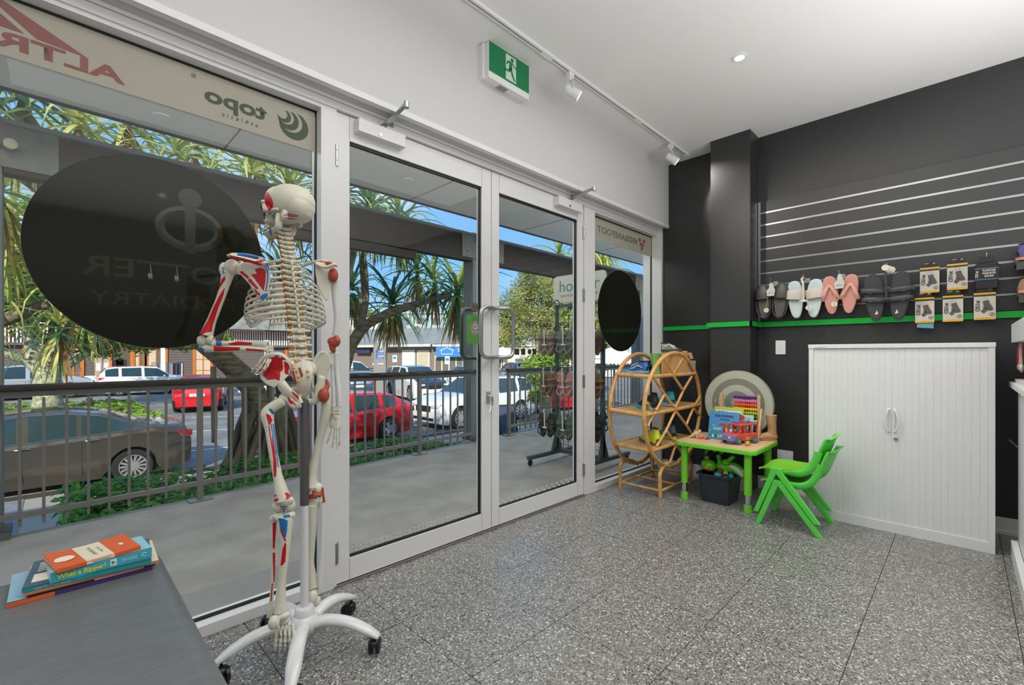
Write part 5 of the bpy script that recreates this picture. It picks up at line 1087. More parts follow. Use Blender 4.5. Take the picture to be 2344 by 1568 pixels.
plate(ir, [(718, 832), (728, 812), (742, 806), (755, 812), (760, 832), (752, 850), (745, 868), (735, 872), (722, 858)], 0, .010, dr2)
sT(ir, [(717, 836, .01), (728, 812, .015), (742, 806, .02), (756, 814, .03), (761, 834, .035)], [(4, 5)]*5, 5); sT(ir, [(738, 862, .02), (735, 885, .02), (730, 905, .015), (718, 920, .01), (705, 918, .01)], [(10, 9), (13, 10), (12, 9), (9, 7), (8, 6)], 5); sT(ir, [(735, 880, .02), (715, 893, .05), (700, 902, .06)], [7, 5, 6]); sT(ir, [(704, 918, .01), (700, 910, .05)], [7, 6])
organic('hip_bone', ir, voxel=.0026, sm=7)
hc = MB(); sE(hc, 741, 905, -.002, 13, 17, .02); sT(hc, [(746, 868, .02), (752, 880, .015), (745, 892, .005)], [3, 4, 6]); organic('hip_cartilage', hc, base='cartilage_rust')
sa = MB(); sT(sa, [(690, 834, -.01), (692, 855, -.03), (695, 880, -.03), (697, 900, -.012), (696, 912, .0)], [(24, 12), (25, 9), (17, 8), (9, 6), (4, 4)], 5, 14, flat=(SA, -CA, 0)); sE(sa, 665, 845, -.02, 9, 14, .012); sE(sa, 716, 845, 0, 9, 14, .012)
sacr = organic('sacrum', sa, voxel=.0026, paint=[('paint_muscle_red', [(668, 850), (672, 849), (680, 878), (676, 880)]), ('paint_muscle_red', [(682, 842), (685, 841), (692, 862), (689, 866)]), ('hedge_leaf', [(685, 841), (688, 841), (694, 860), (692, 863)])])
sn = MB()
for u, v in ((672, 842), (679, 850), (683, 863), (684, 873), (704, 850), (706, 862)): sE(sn, u, v, -.047, 3.4, 2.6, .004)
sn.build('sacral_nerves', 'nerve_yellow', sacr, world=True, smooth=True)
MB().ell(S(688, 828, -.01), (.022, .010, .004), VIEWR).build('lumbar_nerve', 'nerve_yellow', sk, world=True, smooth=True)
# ---- legs
def femur(pts, rs, kn, head, paint, lab=None):
    m = MB(); sE(m, *head); sT(m, pts, rs, 5, 14)
    for k in kn: sE(m, *k)
    return organic('thigh_bone', m, voxel=.0026, sm=6, paint=paint)
femur([(648, 918, -.05), (620, 935, -.06), (612, 950, -.065), (618, 985, -.07), (626, 1040, -.08), (636, 1090, -.085), (644, 1125, -.09), (648, 1145, -.09)], [11, 12, 14, 10, 9, 9.5, 14, 18], [(637, 1158, -.085, 12, 14, .022), (662, 1156, -.085, 13, 14, .022), (650, 1145, -.10, 22, 12, .014)], (652, 912, -.04, 13, 13, .02),
  [('paint_muscle_blue', [(602, 925), (612, 917), (622, 918), (612, 925), (605, 930)]), ('paint_muscle_blue', [(614, 936), (622, 936), (630, 948), (622, 948)]), ('paint_muscle_red', [(608, 946), (618, 950), (624, 962), (616, 976), (612, 962)]), ('paint_muscle_blue', [(619, 970), (622, 970), (632, 1040), (629, 1040)]), ('paint_muscle_blue', [(624, 970), (627, 970), (639, 1070), (636, 1070)]), ('paint_muscle_red', [(614, 975), (617, 975), (628, 1050), (630, 1092), (627, 1092), (625, 1050)]), ('paint_muscle_red', [(622, 1000), (624, 1000), (634, 1060), (632, 1092), (630, 1090)]),
   ('paint_muscle_red', [(652, 1127), (658, 1128), (668, 1136), (656, 1144)]), ('paint_muscle_red', [(627, 1142), (637, 1140), (637, 1147), (628, 1150)]), ('paint_muscle_red', [(627, 1132), (633, 1132), (633, 1137), (627, 1138)])])
femur([(741, 915, .03), (748, 925, .03), (746, 950, .03), (733, 1000, .035), (722, 1050, .035), (714, 1090, .035), (712, 1115, .035)], [9, 13, 12, 9, 9, 12, 17], [(701, 1121, .04, 10, 13, .02), (729, 1118, .04, 10, 13, .02)], (738, 905, .02, 12, 12, .02), [])
kc = MB(); sT(kc, [(703, 1140, .03), (720, 1134, .02), (735, 1133, .03)], [6, 5, 6]); sT(kc, [(718, 1122, .02), (719, 1142, .018)], [4, 4]); sT(kc, [(738, 1115, .035), (740, 1135, .035), (742, 1150, .035)], [2.5, 3, 3.5]); organic('knee_cartilage', kc, base='cartilage_rust', voxel=.002)
MB().obox(S(650, 1160, -.115), (.024, .004, .004), VIEWR).obox(S(650, 1168, -.115), (.005, .006, .014), VIEWR).build('knee_bolt', 'steel', sk, world=True)
ti = MB(); sE(ti, 641, 1181, -.085, 16, 9, .022); sE(ti, 663, 1179, -.085, 12, 9, .020); sT(ti, [(652, 1182, -.09), (655, 1205, -.095), (652, 1260, -.10), (645, 1330, -.105), (642, 1375, -.11), (643, 1398, -.11)], [18, 13, 9.5, 8.5, 11, 15], 5, 14)
organic('shin_bone', ti, voxel=.0026, paint=[('paint_muscle_blue', [(636, 1185), (652, 1188), (659, 1192), (657, 1215), (654, 1232), (648, 1225), (642, 1205)]), ('paint_muscle_blue', [(648, 1180), (663, 1177), (665, 1184), (650, 1186)]), ('paint_muscle_red', [(652, 1241), (655, 1245), (654, 1285), (646, 1295), (642, 1294), (646, 1260)]), ('paint_muscle_red', [(640, 1200), (655, 1238), (652, 1240), (641, 1215)])])
fi = MB(); sE(fi, 626, 1188, -.07, 9, 10, .014); sT(fi, [(627, 1195, -.07), (629, 1230, -.072), (627, 1262, -.075), (625, 1300, -.08), (622, 1360, -.085), (619, 1395, -.09), (617, 1412, -.09)], [6, 5.5, 4, 5, 4, 6, 6.5], 5, 10)
organic('calf_bone', fi, paint=[('paint_muscle_red', [(624, 1198), (633, 1194), (631, 1225), (629, 1256), (624, 1255)]), ('paint_muscle_red', [(624, 1265), (630, 1265), (630, 1330), (626, 1333)]), ('paint_muscle_red', [(622, 1335), (625, 1335), (622, 1375), (619, 1378)])])
t2 = MB(); sE(t2, 712, 1150, .045, 20, 9, .02); sT(t2, [(715, 1155, .045), (716, 1190, .045), (714, 1240, .05), (710, 1290, .055), (716, 1335, .06), (718, 1345, .06)], [15, 10, 8, 9, 13, 14], 5, 14); organic('shin_bone', t2, voxel=.0026)
f2 = MB(); sT(f2, [(736, 1146, .05), (738, 1170, .05), (738, 1220, .052), (736, 1280, .055), (733, 1330, .058), (734, 1347, .06)], [7, 6, 5, 5, 6.5, 6], 5, 10); organic('calf_bone', f2, base='bone_white')
ft = MB(); sE(ft, 645, 1408, -.115, 17, 10, .02); sE(ft, 627, 1425, -.15, 11, 14, .022); sE(ft, 650, 1420, -.10, 13, 9, .02)
for k in range(5):
    u = 632+k*9; P = [S(u+2, 1428, -.10+.0), S(u+1+k, 1452, -.115), S(u+1.5*k, 1468, -.12), S(u-1+2*k, 1478, -.12), S(u-2+2.2*k, 1486, -.118)]
    for a, b in zip(P, P[1:]): ft.tube([a, a.lerp(b, .5), b], [.006 if k < 4 else .008, .004 if k < 4 else .006, .0055 if k < 4 else .007], 8)
organic('foot_bones', ft, voxel=.0021, sm=3, paint=[('disc_grey', [(615, 1420), (626, 1414), (634, 1425), (633, 1440), (617, 1436)]), ('paint_muscle_red', [(638, 1450), (640, 1449), (643, 1462), (641, 1463)]), ('paint_muscle_red', [(645, 1446), (648, 1446), (651, 1458), (648, 1459)])])
f3 = MB(); sE(f3, 716, 1352, .06, 13, 9, .02); sE(f3, 717, 1366, .04, 10, 16, .018); sE(f3, 725, 1375, .08, 9, 10, .02)
for k in range(5):
    P = [S(712+k*4, 1372, .08), S(716+k*3.5, 1382, .11), S(718+k*3.5, 1382, .15), S(720+k*3, 1378, .19)]
    for a, b in zip(P, P[1:]): f3.tube([a, a.lerp(b, .5), b], [.006, .004, .0055], 8)
organic('foot_bones', f3, voxel=.0021, sm=3)
# ---- stand
sd = thing('skeleton_stand', 'white five-star castor stand with pole under the hanging skeleton', 'stand', (.68, 1.80, 0))
MB().lathe((0, 0, .13), [(.015, 0), (.015, .48)], seg=18).build('pole', 'stand_white', sd, smooth=True)
MB().lathe((0, 0, .57), [(.0165, 0), (.0165, .40), (.014, .405)], seg=18).build('pole_sleeve', 'stand_dark', sd, smooth=True)
MB().lathe((0, 0, .09), [(.045, 0), (.055, .02), (.052, .045), (.036, .06), (.034, .085), (.030, .09), (.018, .09)], seg=28).build('hub', 'stand_white', sd, smooth=True)
for k in range(5):
    a = rad(25+72*k); d = Vector((cos(a), sin(a), 0)); n = Vector((-sin(a), cos(a), 0)); R_ = .27
    P = smooth_path([d*.03+Vector((0, 0, .11)), d*.09+Vector((0, 0, .128)), d*.17+Vector((0, 0, .122)), d*.24+Vector((0, 0, .095)), d*(R_+.02)+Vector((0, 0, .068))], 5)
    lg = MB().tube(P, lerpr([(.021, .028), (.020, .027), (.018, .027), (.016, .026), (.008, .017)], 5), 12, flat=(0, 0, 1)).build('leg', 'stand_white', sd, smooth=True, auto=False)
    c = d*R_; tw = rad(40+70*k); ax = Vector((cos(tw), sin(tw), 0)); fo = Vector((-sin(tw), cos(tw), 0))*.014
    w = MB()
    for s in (-1, 1): w.lathe(c+fo+ax*(.006*s if s > 0 else -.022)+Vector((0, 0, .027)), [(.020, 0), (.027, .003), (.027, .013), (.020, .016)], ax, 20)
    w.tube([c+Vector((0, 0, .085)), c+Vector((0, 0, .05))], .005, 8); w.ell(c+fo*.5+Vector((0, 0, .040)), (.026, .022, .017)); w.build('castor', 'plastic_black', sd, smooth=True)
# ================================================================ COUCH AND BOOKS
M('vinyl_grey', '6b6e70', .28, noise=.12, nscale=14, bump=.12, bscale=70, stretch=(1, 5, 1)); M('paper', 'e6dfcc', .8)
co = thing('treatment_couch', 'dark grey vinyl padded treatment couch in the near left corner', 'couch', (-.12, .8, 0))
cb = MB().rbox(-.355, .355, -1.0, 1.0, .45, .55, .06, 6).build('pad', 'vinyl_grey', co, smooth=True, bevel=.028); cb.modifiers['bevel'].segments = 6; cb.modifiers['bevel'].width = .042
MB().box(-.30, .30, -.95, .95, .40, .452).build('base_frame', 'plastic_black', co)
for x in (-.26, .26):
    for y in (-.85, .85): MB().rbox(x-.025, x+.025, y-.025, y+.025, 0, .40, .006, 2).build('leg', 'stand_white', co)
def book(name, lab, A, w, D, ang, z, h, cover, spine=None, warp=0, pages='paper', grp='books on the treatment couch'):
    """A = front left corner (spine side faces the room), ang = direction of the spine"""
    t = thing(name, lab, 'book', (A[0], A[1], z), rad(ang), group=grp)
    c = h*.10+.0008
    MB().box(.002, w-.002, .003, D-.003, c, h-c).build('pages', pages, t)
    cv = MB()
    if warp:
        n = 10
        for k, zz in ((0, 0), (1, h-c)):
            vs = []; 
            for i in range(n+1):
                x = w*i/n; dz = warp*((2*i/n-1)**2)*k
                vs += [(x, 0, zz+dz*.3), (x, D, zz+dz), (x, D, zz+dz+c), (x, 0, zz+dz*.3+c)]
            fs = [(4*i+a, 4*i+4+a, 4*i+4+(a+1) % 4, 4*i+(a+1) % 4) for i in range(n) for a in range(4)]+[(0, 1, 2, 3), (4*n+3, 4*n+2, 4*n+1, 4*n)]; cv.add(vs, fs)
    else: cv.box(0, w, 0, D, 0, c).box(0, w, 0, D, h-c, h)
    cv.build('cover', cover, t); MB().box(0, w, -.0012, .003, 0, h).build('spine', spine or cover, t); return t
M('bk_blue', '8fb8cc', .4); M('bk_teal', '1f8f92', .4); M('bk_sky', '3fa9bf', .35); M('bk_skytop', '93cbd8', .35); M('bk_orange', 'd9602c', .4); M('bk_cream', 'e2d6bb', .5); M('bk_navy', '465d72', .35); M('bk_purple', '3d2d63', .4); M('bk_yellow', 'd7d52a', .4); M('bk_black', '262322', .5)
b1 = book('hardcover_book', 'large pale blue hardcover with orange and purple spine, lowest in the pile', (-.078, 1.602), .271, .20, 0, .5505, .0105, 'bk_blue', 'bk_purple'); MB().box(0, .08, -.0016, -.0012, 0, .0105).build('spine_patch', 'bk_orange', b1)
b2 = book('magazine', 'thin black and pink magazine above the lowest hardcover', (-.045, 1.606), .245, .19, -1, .5612, .005, 'bk_black', 'bk_black'); MB().box(.12, .22, -.0016, -.0012, 0, .004).build('spine_patch', M('bk_pink', 'c9a2a4', .5), b2)
b3 = book('magazine', 'thin cream and orange booklet under the teal book', (-.050, 1.607), .258, .19, -2, .5664, .006, 'bk_cream', M('bk_salmon', 'cf7a52', .5))
b4 = book('paperback_book', 'teal spined paperback with photo cover under the thick blue book', (-.054, 1.610), .245, .192, -5, .5726, .0104, 'bk_navy', 'bk_teal')
text('lettering', 'HOW TO THINK ABOUT', (.02, -.0018, .003), (1, 0, 0), UP, .004, 'bk_cream', None, align='LEFT').parent = b4
MB().box(.012, .052, .03, .085, .0105, .0109).build('sticker', 'paper', b4)
for k in range(5): MB().box(.015, .03+.012*(k % 3), .105+.014*k, .110+.014*k, .0105, .0108).build('cover_text', 'paper', b4)
b5 = book('thick_book', 'thick light blue book with yellow title What a Ripper on its spine', (-.006, 1.598), .200, .128, 4, .5832, .0245, 'bk_skytop', 'bk_sky')
def loc_text(s, p, h, mat, par, ax=(1, 0, 0), ay=UP, **k):
    o = text('lettering', s, p, ax, ay, h, mat, None, **k); o.parent = par; return o
loc_text('What a Ripper!', (.012, -.0016, .0065), .011, 'bk_yellow', b5, align='LEFT', bold=.035, width=.092); loc_text('TIM ROSS', (.134, -.0016, .008), .008, 'paper', b5, align='LEFT', width=.034)
MB().box(.112, .125, -.0018, -.0012, .004, .021).build('spine_picture', 'paper', b5); MB().prism([(.115, -.002, .007), (.123, -.002, .012), (.115, -.002, .018)], (0, -.0004, 0)).build('emblem', 'bk_teal', b5)
MB().tube(arc((.183, -.0016, .0125), .0045, 0, 2*pi*.85, 14), .0009, 5).build('emblem', 'paper', b5)
b6 = book('paperback_book', 'small orange and cream striped paperback The Prophet lying on top of the pile', (.005, 1.588), .168, .135, 11, .6082, .0085, 'bk_orange', 'bk_orange', warp=.006)
def cover_patch(nm, x0, x1, y0, y1, mat):
    n = 8; vs = []
    for i in range(n+1):
        x = x0+(x1-x0)*i/n; dz = .006*((2*x/.168-1)**2)
        for y in (y0, y1): vs.append((x, y, .0085+dz*(.3+.7*y/.135)+.0003))
    MB().add(vs, [(2*i, 2*i+2, 2*i+3, 2*i+1) for i in range(n)]).build(nm, mat, b6)
cover_patch('cover_band', .056, .112, .001, .134, 'bk_cream'); MB().box(.056, .112, -.0018, -.0012, .0005, .008).build('spine_band', 'bk_cream', b6)
def cov_text(s, x, y, h, mat, w):
    o = text('lettering', s, (0, 0, 0), (0, -1, 0), (1, 0, 0), h, mat, None, width=w)
    for v in o.data.vertices: v.co += Vector((x, y, .0098))
    o.parent = b6
cov_text('THE PROPHET', .078, .068, .007, 'bk_black', .075); cov_text('KAHLIL GIBRAN', .096, .068, .0045, 'bk_black', .05)
MB().lathe((.026, .06, .0115), [(.020, 0), (.020, .0004)], seg=20).build('emblem', 'paper', b6); cov_text('PENGUIN', .030, .06, .0045, 'bk_black', .026); cov_text('BOOKS', .021, .06, .0045, 'bk_black', .02)
MB().ell((.142, .062, .0105), (.005, .010, .0008)).build('emblem', 'paper', b6); loc_text('THE PROPHET', (.084, -.002, .0022), .004, 'bk_black', b6)
# ================================================================ RATTAN SHELF
M('rattan', 'e3b272', .38, col2='d09852', nscale=16, stretch=(1, 1, 1)); M('cane_mat', 'dfc08a', .7, col2='b8945a', nscale=160)
ra_ = thing('rattan_shelf', 'round honey-coloured rattan shelf with three tiers beside the black wall', 'shelf', (3.70, 1.91, 0))
def R_(mb, nm, mt='rattan'): return mb.build(nm, mt, ra_, smooth=True, world=True)
rB = (3.675, 1.725, .688, .518, .470); rA = (3.735, 2.085, .660, .485, .490)
for c in (rA, rB):
    R_(MB().tube([(c[0]+c[3]*cos(2*pi*i/48), c[1], c[2]+c[4]*sin(2*pi*i/48)) for i in range(48)], .0165, 10, closed=True), 'hoop')
def ex_(c, z): return c[3]*sqrt(max(0, 1-((z-c[2])/c[4])**2))
for z in (.972, .682, .394):
    eB = ex_(rB, z); eA = ex_(rA, z); xl = rB[0]-eB; xr = min(rB[0]+eB, 4.26); al = rA[0]-eA; ar = min(rA[0]+eA, 4.24)
    pl = MB().add([(xl+.01, rB[1], z-.004), (xr-.01, rB[1], z-.004), (ar-.01, rA[1], z-.004), (al+.01, rA[1], z-.004), (xl+.01, rB[1], z+.006), (xr-.01, rB[1], z+.006), (ar-.01, rA[1], z+.006), (al+.01, rA[1], z+.006)], [(3, 2, 1, 0), (4, 5, 6, 7), (0, 1, 5, 4), (1, 2, 6, 5), (2, 3, 7, 6), (3, 0, 4, 7)])
    s_ = R_(pl, 'shelf_panel', 'cane_mat')
    R_(MB().tube([(xl, rB[1], z), (xr, rB[1], z)], .0155, 10), 'rail'); R_(MB().tube([(al, rA[1], z), (ar, rA[1], z)], .0145, 10), 'rail')
    R_(MB().tube([(xl, rB[1], z), (al, rA[1], z)], .0155, 10), 'rail'); R_(MB().tube([(xr, rB[1], z), (ar, rA[1], z)], .0155, 10), 'rail')
    for x, y in ((xl, rB[1]), (al, rA[1])):
        for k in range(3): R_(MB().lathe((x+.012+.012*k, y, z), [(.019, 0), (.019, .008)], (1, 0, 0), 12), 'binding')
def st_(a, b, r=.011): R_(MB().tube([(a[0], 1.722, a[1]), (b[0], 1.722, b[1])], r, 8), 'strut')
def B_(u, v): p = onY(u, v, 1.722); return (p.x, p.z)
for a, b in (((1519, 820), (1541, 856)), ((1563, 820), (1541, 856)), ((1541, 860), (1564, 894)), ((1583, 862), (1564, 894)), ((1564, 894), (1545, 935)), ((1497, 866), (1521, 902)), ((1521, 902), (1545, 935)), ((1521, 902), (1502, 940)), ((1481, 922), (1494, 944)), ((1494, 950), (1483, 976)),
             ((1604, 905), (1588, 932)), ((1588, 935), (1604, 955)), ((1546, 940), (1525, 985)), ((1546, 940), (1570, 972)), ((1586, 936), (1571, 972)), ((1570, 972), (1585, 995)), ((1525, 985), (1503, 1022)), ((1525, 985), (1543, 1012)), ((1547, 1016), (1532, 1064)), ((1548, 1018), (1566, 1044)), ((1592, 1005), (1572, 1052))): st_(B_(*a), B_(*b))
for c, y in ((rB, 1.725), (rA, 2.085)):
    zb = c[2]-c[4]
    for s in (-1, 1):
        xx = 3.415 if s < 0 else 3.98
        R_(MB().tube(smooth_path([(xx, y, 0), (xx, y, .13), (xx-.012*s*-1*0, y, .19), (xx-.05*s, y, .235), (c[0]+.13*s, y, zb+.035), (c[0]+.03*s, y, zb-.012)], 5), .0155, 10), 'leg')
    R_(MB().tube([(3.42, y, .05), (3.975, y, .05)], .011, 8), 'stretcher')
for x in (3.415, 3.98): R_(MB().tube([(x, 1.725, .055), (x, 2.085, .055)], .011, 8), 'stretcher')
R_(MB().tube([(3.7, 1.725, .05), (3.7, 2.085, .05)], .010, 8), 'stretcher')
def shoe(lab, loc, rz, up, sole, acc, L_=.27, h=.12, out=None, tilt=0, nm='running_shoe', grp=None, par=None):
    t = thing(nm, lab, 'shoe', loc, rz, group=grp); t.rotation_euler = (0, tilt, rz)
    st = [(0, .026, .060), (.03, .032, .085 if h < .11 else .095), (.09, .035, h), (.20, .035, h*.98), (.34, .036, h*.80), (.5, .040, h*.72), (.66, .046, h*.56), (.82, .045, h*.42), (.94, .034, h*.32), (1, .012, h*.24)]
    m = MB(); sg = 12; vs = []; fs = []
    for x, w, hh in st:
        w *= L_/.27
        for k in range(sg+1):
            a = pi*k/sg; vs.append((x*L_, w*cos(a)*(1-.18*max(0, sin(a))), .024+(hh-.024)*sin(a)**.8))
    n = len(st)
    for i in range(n-1):
        for k in range(sg): fs.append((i*(sg+1)+k, i*(sg+1)+k+1, (i+1)*(sg+1)+k+1, (i+1)*(sg+1)+k))
    fs += [tuple(range(sg+1)), tuple((n-1)*(sg+1)+k for k in range(sg, -1, -1))]; m.add(vs, fs); m.build('upper', up, t, smooth=True, auto=False)
    o = []
    for x, w in [(0, .020), (.04, .031), (.15, .036), (.35, .035), (.5, .037), (.68, .047), (.84, .046), (.95, .034), (1.02, .012)]: o.append((x*L_, w*L_/.27))
    ol = [(x, w) for x, w in o]+[(x, -w) for x, w in o[::-1]]
    MB().prism([(x, y, .0 if .08*L_ < x < .8*L_ else .006) for x, y in ol], (0, 0, .028)).build('sole', sole, t)
    if out: MB().prism([(x, y*1.03, -.000 if x < .8*L_ else .005) for x, y in ol], (0, 0, .008)).build('outsole', out, t)
    MB().ell((.19*L_, 0, h*.955), (.046, .022, .006)).build('opening', 'socket_dark', t, smooth=True)
    l = MB()
    for k in range(5): x = (.36+.065*k)*L_; z = h*(.80-.055*k); l.tube([(x, -.020, z-.004), (x+.004, 0, z+.008), (x, .020, z-.004)], .003, 6)
    l.build('laces', acc, t, smooth=True)
    for s in (1, -1): MB().tube([(.12*L_, s*.035, .05), (.3*L_, s*.037, .07), (.5*L_, s*.036, .045), (.62*L_, s*.044, .04)], [.003, .006, .006, .003], 6).build('side_stripe', acc, t, smooth=True)
    return t
for n_, c in (('sh_blue', '2f6db0'), ('sh_navy', '23355c'), ('sh_yellow', 'd8e021'), ('sh_orange', 'e2571d'), ('sh_aqua', '35b9c4'), ('sh_sky', '8fbdd6'), ('sh_black', '222327'), ('sh_grey', '8d948d'), ('sh_lime', 'c9dc3a'), ('sh_slate', '4d6474'), ('sh_white', 'dfe3df'), ('sh_tan', 'c79773'), ('sh_dkgreen', '3b4a3d'), ('sh_glit', '8f6a52'), ('sh_purple', '4b4a7c')): M(n_, c, .55)
shoe('blue running shoe at the left of the top rattan tier', (3.60, 1.93, .980), rad(85), 'sh_blue', 'sh_sky', 'sh_white', .25, .11); shoe('second blue shoe on the top rattan tier, next to the green box', (3.74, 1.97, .980), rad(55), 'sh_navy', 'sh_sky', 'sh_white', .20, .11)
M('box_green', '7cb865', .6); M('box_kraft', 'c79a63', .7); M('box_grey', 'b9b5ab', .7)
gb = thing('shoe_box', 'green shoe box leaning on the brown box on the top rattan tier', 'box', (3.72, 1.90, .980)); MB().prism([(-.10, -.06, 0), (.10, -.06, 0), (.10, -.025, .175), (-.10, -.025, .175)], (0, .05, 0)).build('box', 'box_green', gb); MB().box(-.1, .1, .00, .004, .0, .17).build('edge', 'sh_dkgreen', gb)
kb = thing('shoe_box', 'brown kraft shoe box standing on end on the top rattan tier', 'box', (3.80, 1.765, .980)); MB().box(-.155, .115, -.045, .065, 0, .178).build('box', 'box_kraft', kb); MB().box(-.157, .117, -.047, .067, .15, .182).build('lid', 'box_kraft', kb)
wbx = thing('shoe_box', 'pale grey shoe box at the right of the top rattan tier', 'box', (4.03, 1.80, .980)); MB().box(-.10, .10, -.06, .12, 0, .105).build('box', 'box_grey', wbx); MB().box(-.102, .102, -.062, .122, .08, .110).build('lid', 'box_grey', wbx)
shoe('grey green shoe standing on top of the brown box', (3.71, 1.86, 1.1635), rad(-50), 'sh_grey', 'sh_dkgreen', 'sh_white', .17, .085)
wd = thing('wedge_sandal', 'black and tan wedge sandal on the pale grey box', 'shoe', (4.03, 1.78, 1.091)); MB().prism([(-.10, -.03, 0), (.07, -.03, 0), (.09, -.03, .010), (.0, -.03, .018), (-.09, -.03, .055)], (0, .06, 0)).build('wedge', 'sh_black', wd)
MB().tube([(.02, -.036, .01), (.03, -.02, .055), (.03, .02, .055), (.02, .036, .01)], [(.003, .02)]*4, 8, flat=(1, 0, 0)).build('strap', 'sh_tan', wd, smooth=True); MB().tube([(-.06, -.034, .045), (-.05, -.02, .075), (-.05, .02, .075), (-.06, .034, .045)], [(.003, .012)]*4, 8, flat=(1, 0, 0)).build('strap', 'sh_tan', wd, smooth=True)
shoe('black and turquoise shoe on the middle rattan tier', (3.44, 1.76, .690), rad(62), 'sh_black', 'sh_aqua', 'sh_grey', .27, .145); shoe('pale aqua running shoe on the middle rattan tier', (3.80, 1.80, .690), rad(52), 'sh_aqua', 'sh_white', 'sh_sky', .27, .145)
shoe('bright yellow shoe with orange outsole on the lowest rattan tier', (3.45, 1.755, .402), rad(58), 'sh_yellow', 'sh_slate', 'sh_lime', .27, .145, out='sh_orange'); shoe('navy and pale blue shoe with lime sole on the lowest rattan tier', (3.78, 1.78, .402), rad(50), 'sh_slate', 'sh_lime', 'sh_sky', .27, .145)
# ================================================================ TABLE
M('table_green', '79d436', .32); M('table_top', 'e9c8a0', .35, col2='e0bb90', nscale=6, stretch=(1, 12, 1)); M('toy_green', '63c21c', .2, coat=.4)
tb = thing('play_table', 'low childs table with pale wood top and lime green edge and legs', 'table', (3.775, 1.345, 0))
MB().rbox(-.295, .295, -.30, .30, .425, .458, .045, 5).build('edge_band', 'table_green', tb, bevel=.006); MB().rbox(-.286, .286, -.291, .291, .455, .460, .04, 5).build('tabletop', 'table_top', tb)
for x in (-.235, .235):
    for y in (-.235, .235):
        l = MB().lathe((x, y, .13), [(.026, 0), (.026, .30)], seg=20).build('leg', 'table_green', tb, smooth=True); MB().lathe((x, y, .05), [(.021, 0), (.021, .085)], seg=18).build('leg_insert', 'chrome', l, smooth=True); MB().lathe((x, y, 0), [(.028, 0), (.029, .01), (.026, .055)], seg=20).build('foot_cap', 'table_green', l, smooth=True)
        MB().tube([(x*.93, y*.96, .34), (x*.6, y*.75, .428)], .005, 6).build('brace', 'table_green', tb)
# target board leaning on the column
M('board_pale', 'b9bcab', .6); M('board_dark2', '84867c', .6); M('board_rim', '8d8f86', .5); M('num_line', 'd2d3c6', .6)
tgt = thing('target_board', 'round grey and cream ringed dartboard-like target leaning on the black column', 'target', (4.045, 1.343, .462)); tgt.rotation_euler = (0, rad(-1.5), 0)
ctr = (0, 0, .275)
tb_ = MB().lathe(ctr, [(.274, -.012), (.274, .008), (.268, .012)], (-1, 0, 0), 64).build('disc', 'board_rim', tgt, smooth=True)
for k, (r, m_) in enumerate(((.266, 'board_pale'), (.208, 'board_dark2'), (.155, 'board_pale'), (.103, 'board_dark2'), (.05, 'board_pale'))): MB().lathe((0-.0121-.0006*k, 0, .275), [(r, 0), (r, .0005)], (-1, 0, 0), 56).build('ring', m_, tb_)
for s_, r, a in (('1', .236, 178), ('2', .18, 175), ('1', .236, -12), ('2', .18, -14), ('3', .127, 178)):
    loc_text(s_, (-.0158, -r*cos(rad(a)), .275-.012+r*sin(rad(a))), .03, 'num_line', tb_, ax=(0, -1, 0))
# abacus
ab = thing('abacus', 'wooden bead abacus standing behind the books on the table', 'abacus', (3.995, 1.31, .461)); ab.rotation_euler = (0, rad(-3), 0)
M('pine', 'd9b183', .5)
for y in (-.145, .145): MB().box(-.009, .009, y-.011, y+.011, 0, .36).build('side_post', 'pine', ab)
MB().box(-.04, .04, -.16, .16, 0, .016).build('base', 'pine', ab)
MB().obox((-.055, -.165, .13), (.018, .012, .26), Matrix.Rotation(rad(24), 3, 'Y')).build('support', 'pine', ab)
bc = ['5b2a86', 'e06fa6', 'ee5a1e', 'f2c21a', 'a8c62e', '1f7f3b', 'dfe3df', '1d6f8f', '2a4f9f', 'c0202a']
for i, c in enumerate(bc):
    z = .335-i*.032; MB().tube([(0, -.145, z), (0, .145, z)], .0016, 6).build('rod', 'galv', ab); me = None
    for k in range(10):
        if me is None: o = MB().ell((0, 0, 0), (.0145, .0105, .0145), None, 12, 8).build('bead', M('bead_'+c, c, .3), ab, smooth=True); me = o.data
        else: o = bpy.data.objects.new('bead', me); COL.objects.link(o); o.parent = ab
        o.location = (0, -.122+k*.0178, z)
# books standing on the table
def upbook(lab, y0, y1, x, h, th, tilt, cover, edge='paper', name='picture_book'):
    t = thing(name, lab, 'book', (x, (y0+y1)/2, .461)); t.rotation_euler = (0, rad(tilt), 0); w = abs(y1-y0)/2
    MB().box(-.0, th, -w, w, 0, h).build('pages', edge, t); MB().box(-.0022, -.0002, -w-.002, w+.002, 0, h+.002).build('front_cover', cover, t); MB().box(th+.0002, th+.002, -w-.002, w+.002, 0, h+.002).build('back_cover', cover, t); MB().box(-.002, th+.002, w, w+.003, 0, h+.002).build('spine', cover, t); return t
for n_, c in (('pb_blue', '4f94cf'), ('pb_lime', 'b7c84a'), ('pb_pale', 'b7d0cc'), ('pb_red', 'c23a22'), ('pb_skin', 'e8b98f'), ('pb_hair', '9a5a34'), ('pb_white', 'e9e6da')): M(n_, c, .45)
k1 = upbook('blue childrens picture book with red and black title leaning upright on the table', 1.29, 1.52, 3.86, .215, .008, 14, 'pb_blue')
def fb(par, s, y, z, h, mat, w=None, x=-.0026, bold=0): return loc_text(s, (x, -y, z), h, mat, par, ax=(0, -1, 0), width=w, bold=bold)
fb(k1, 'ZOE ZOPPINS', 0.0, .170, .018, 'bk_black', .15, bold=.03); MB().box(-.0028, -.0024, -.045, .03, .148, .155).build('title_band', 'bk_purple', k1)
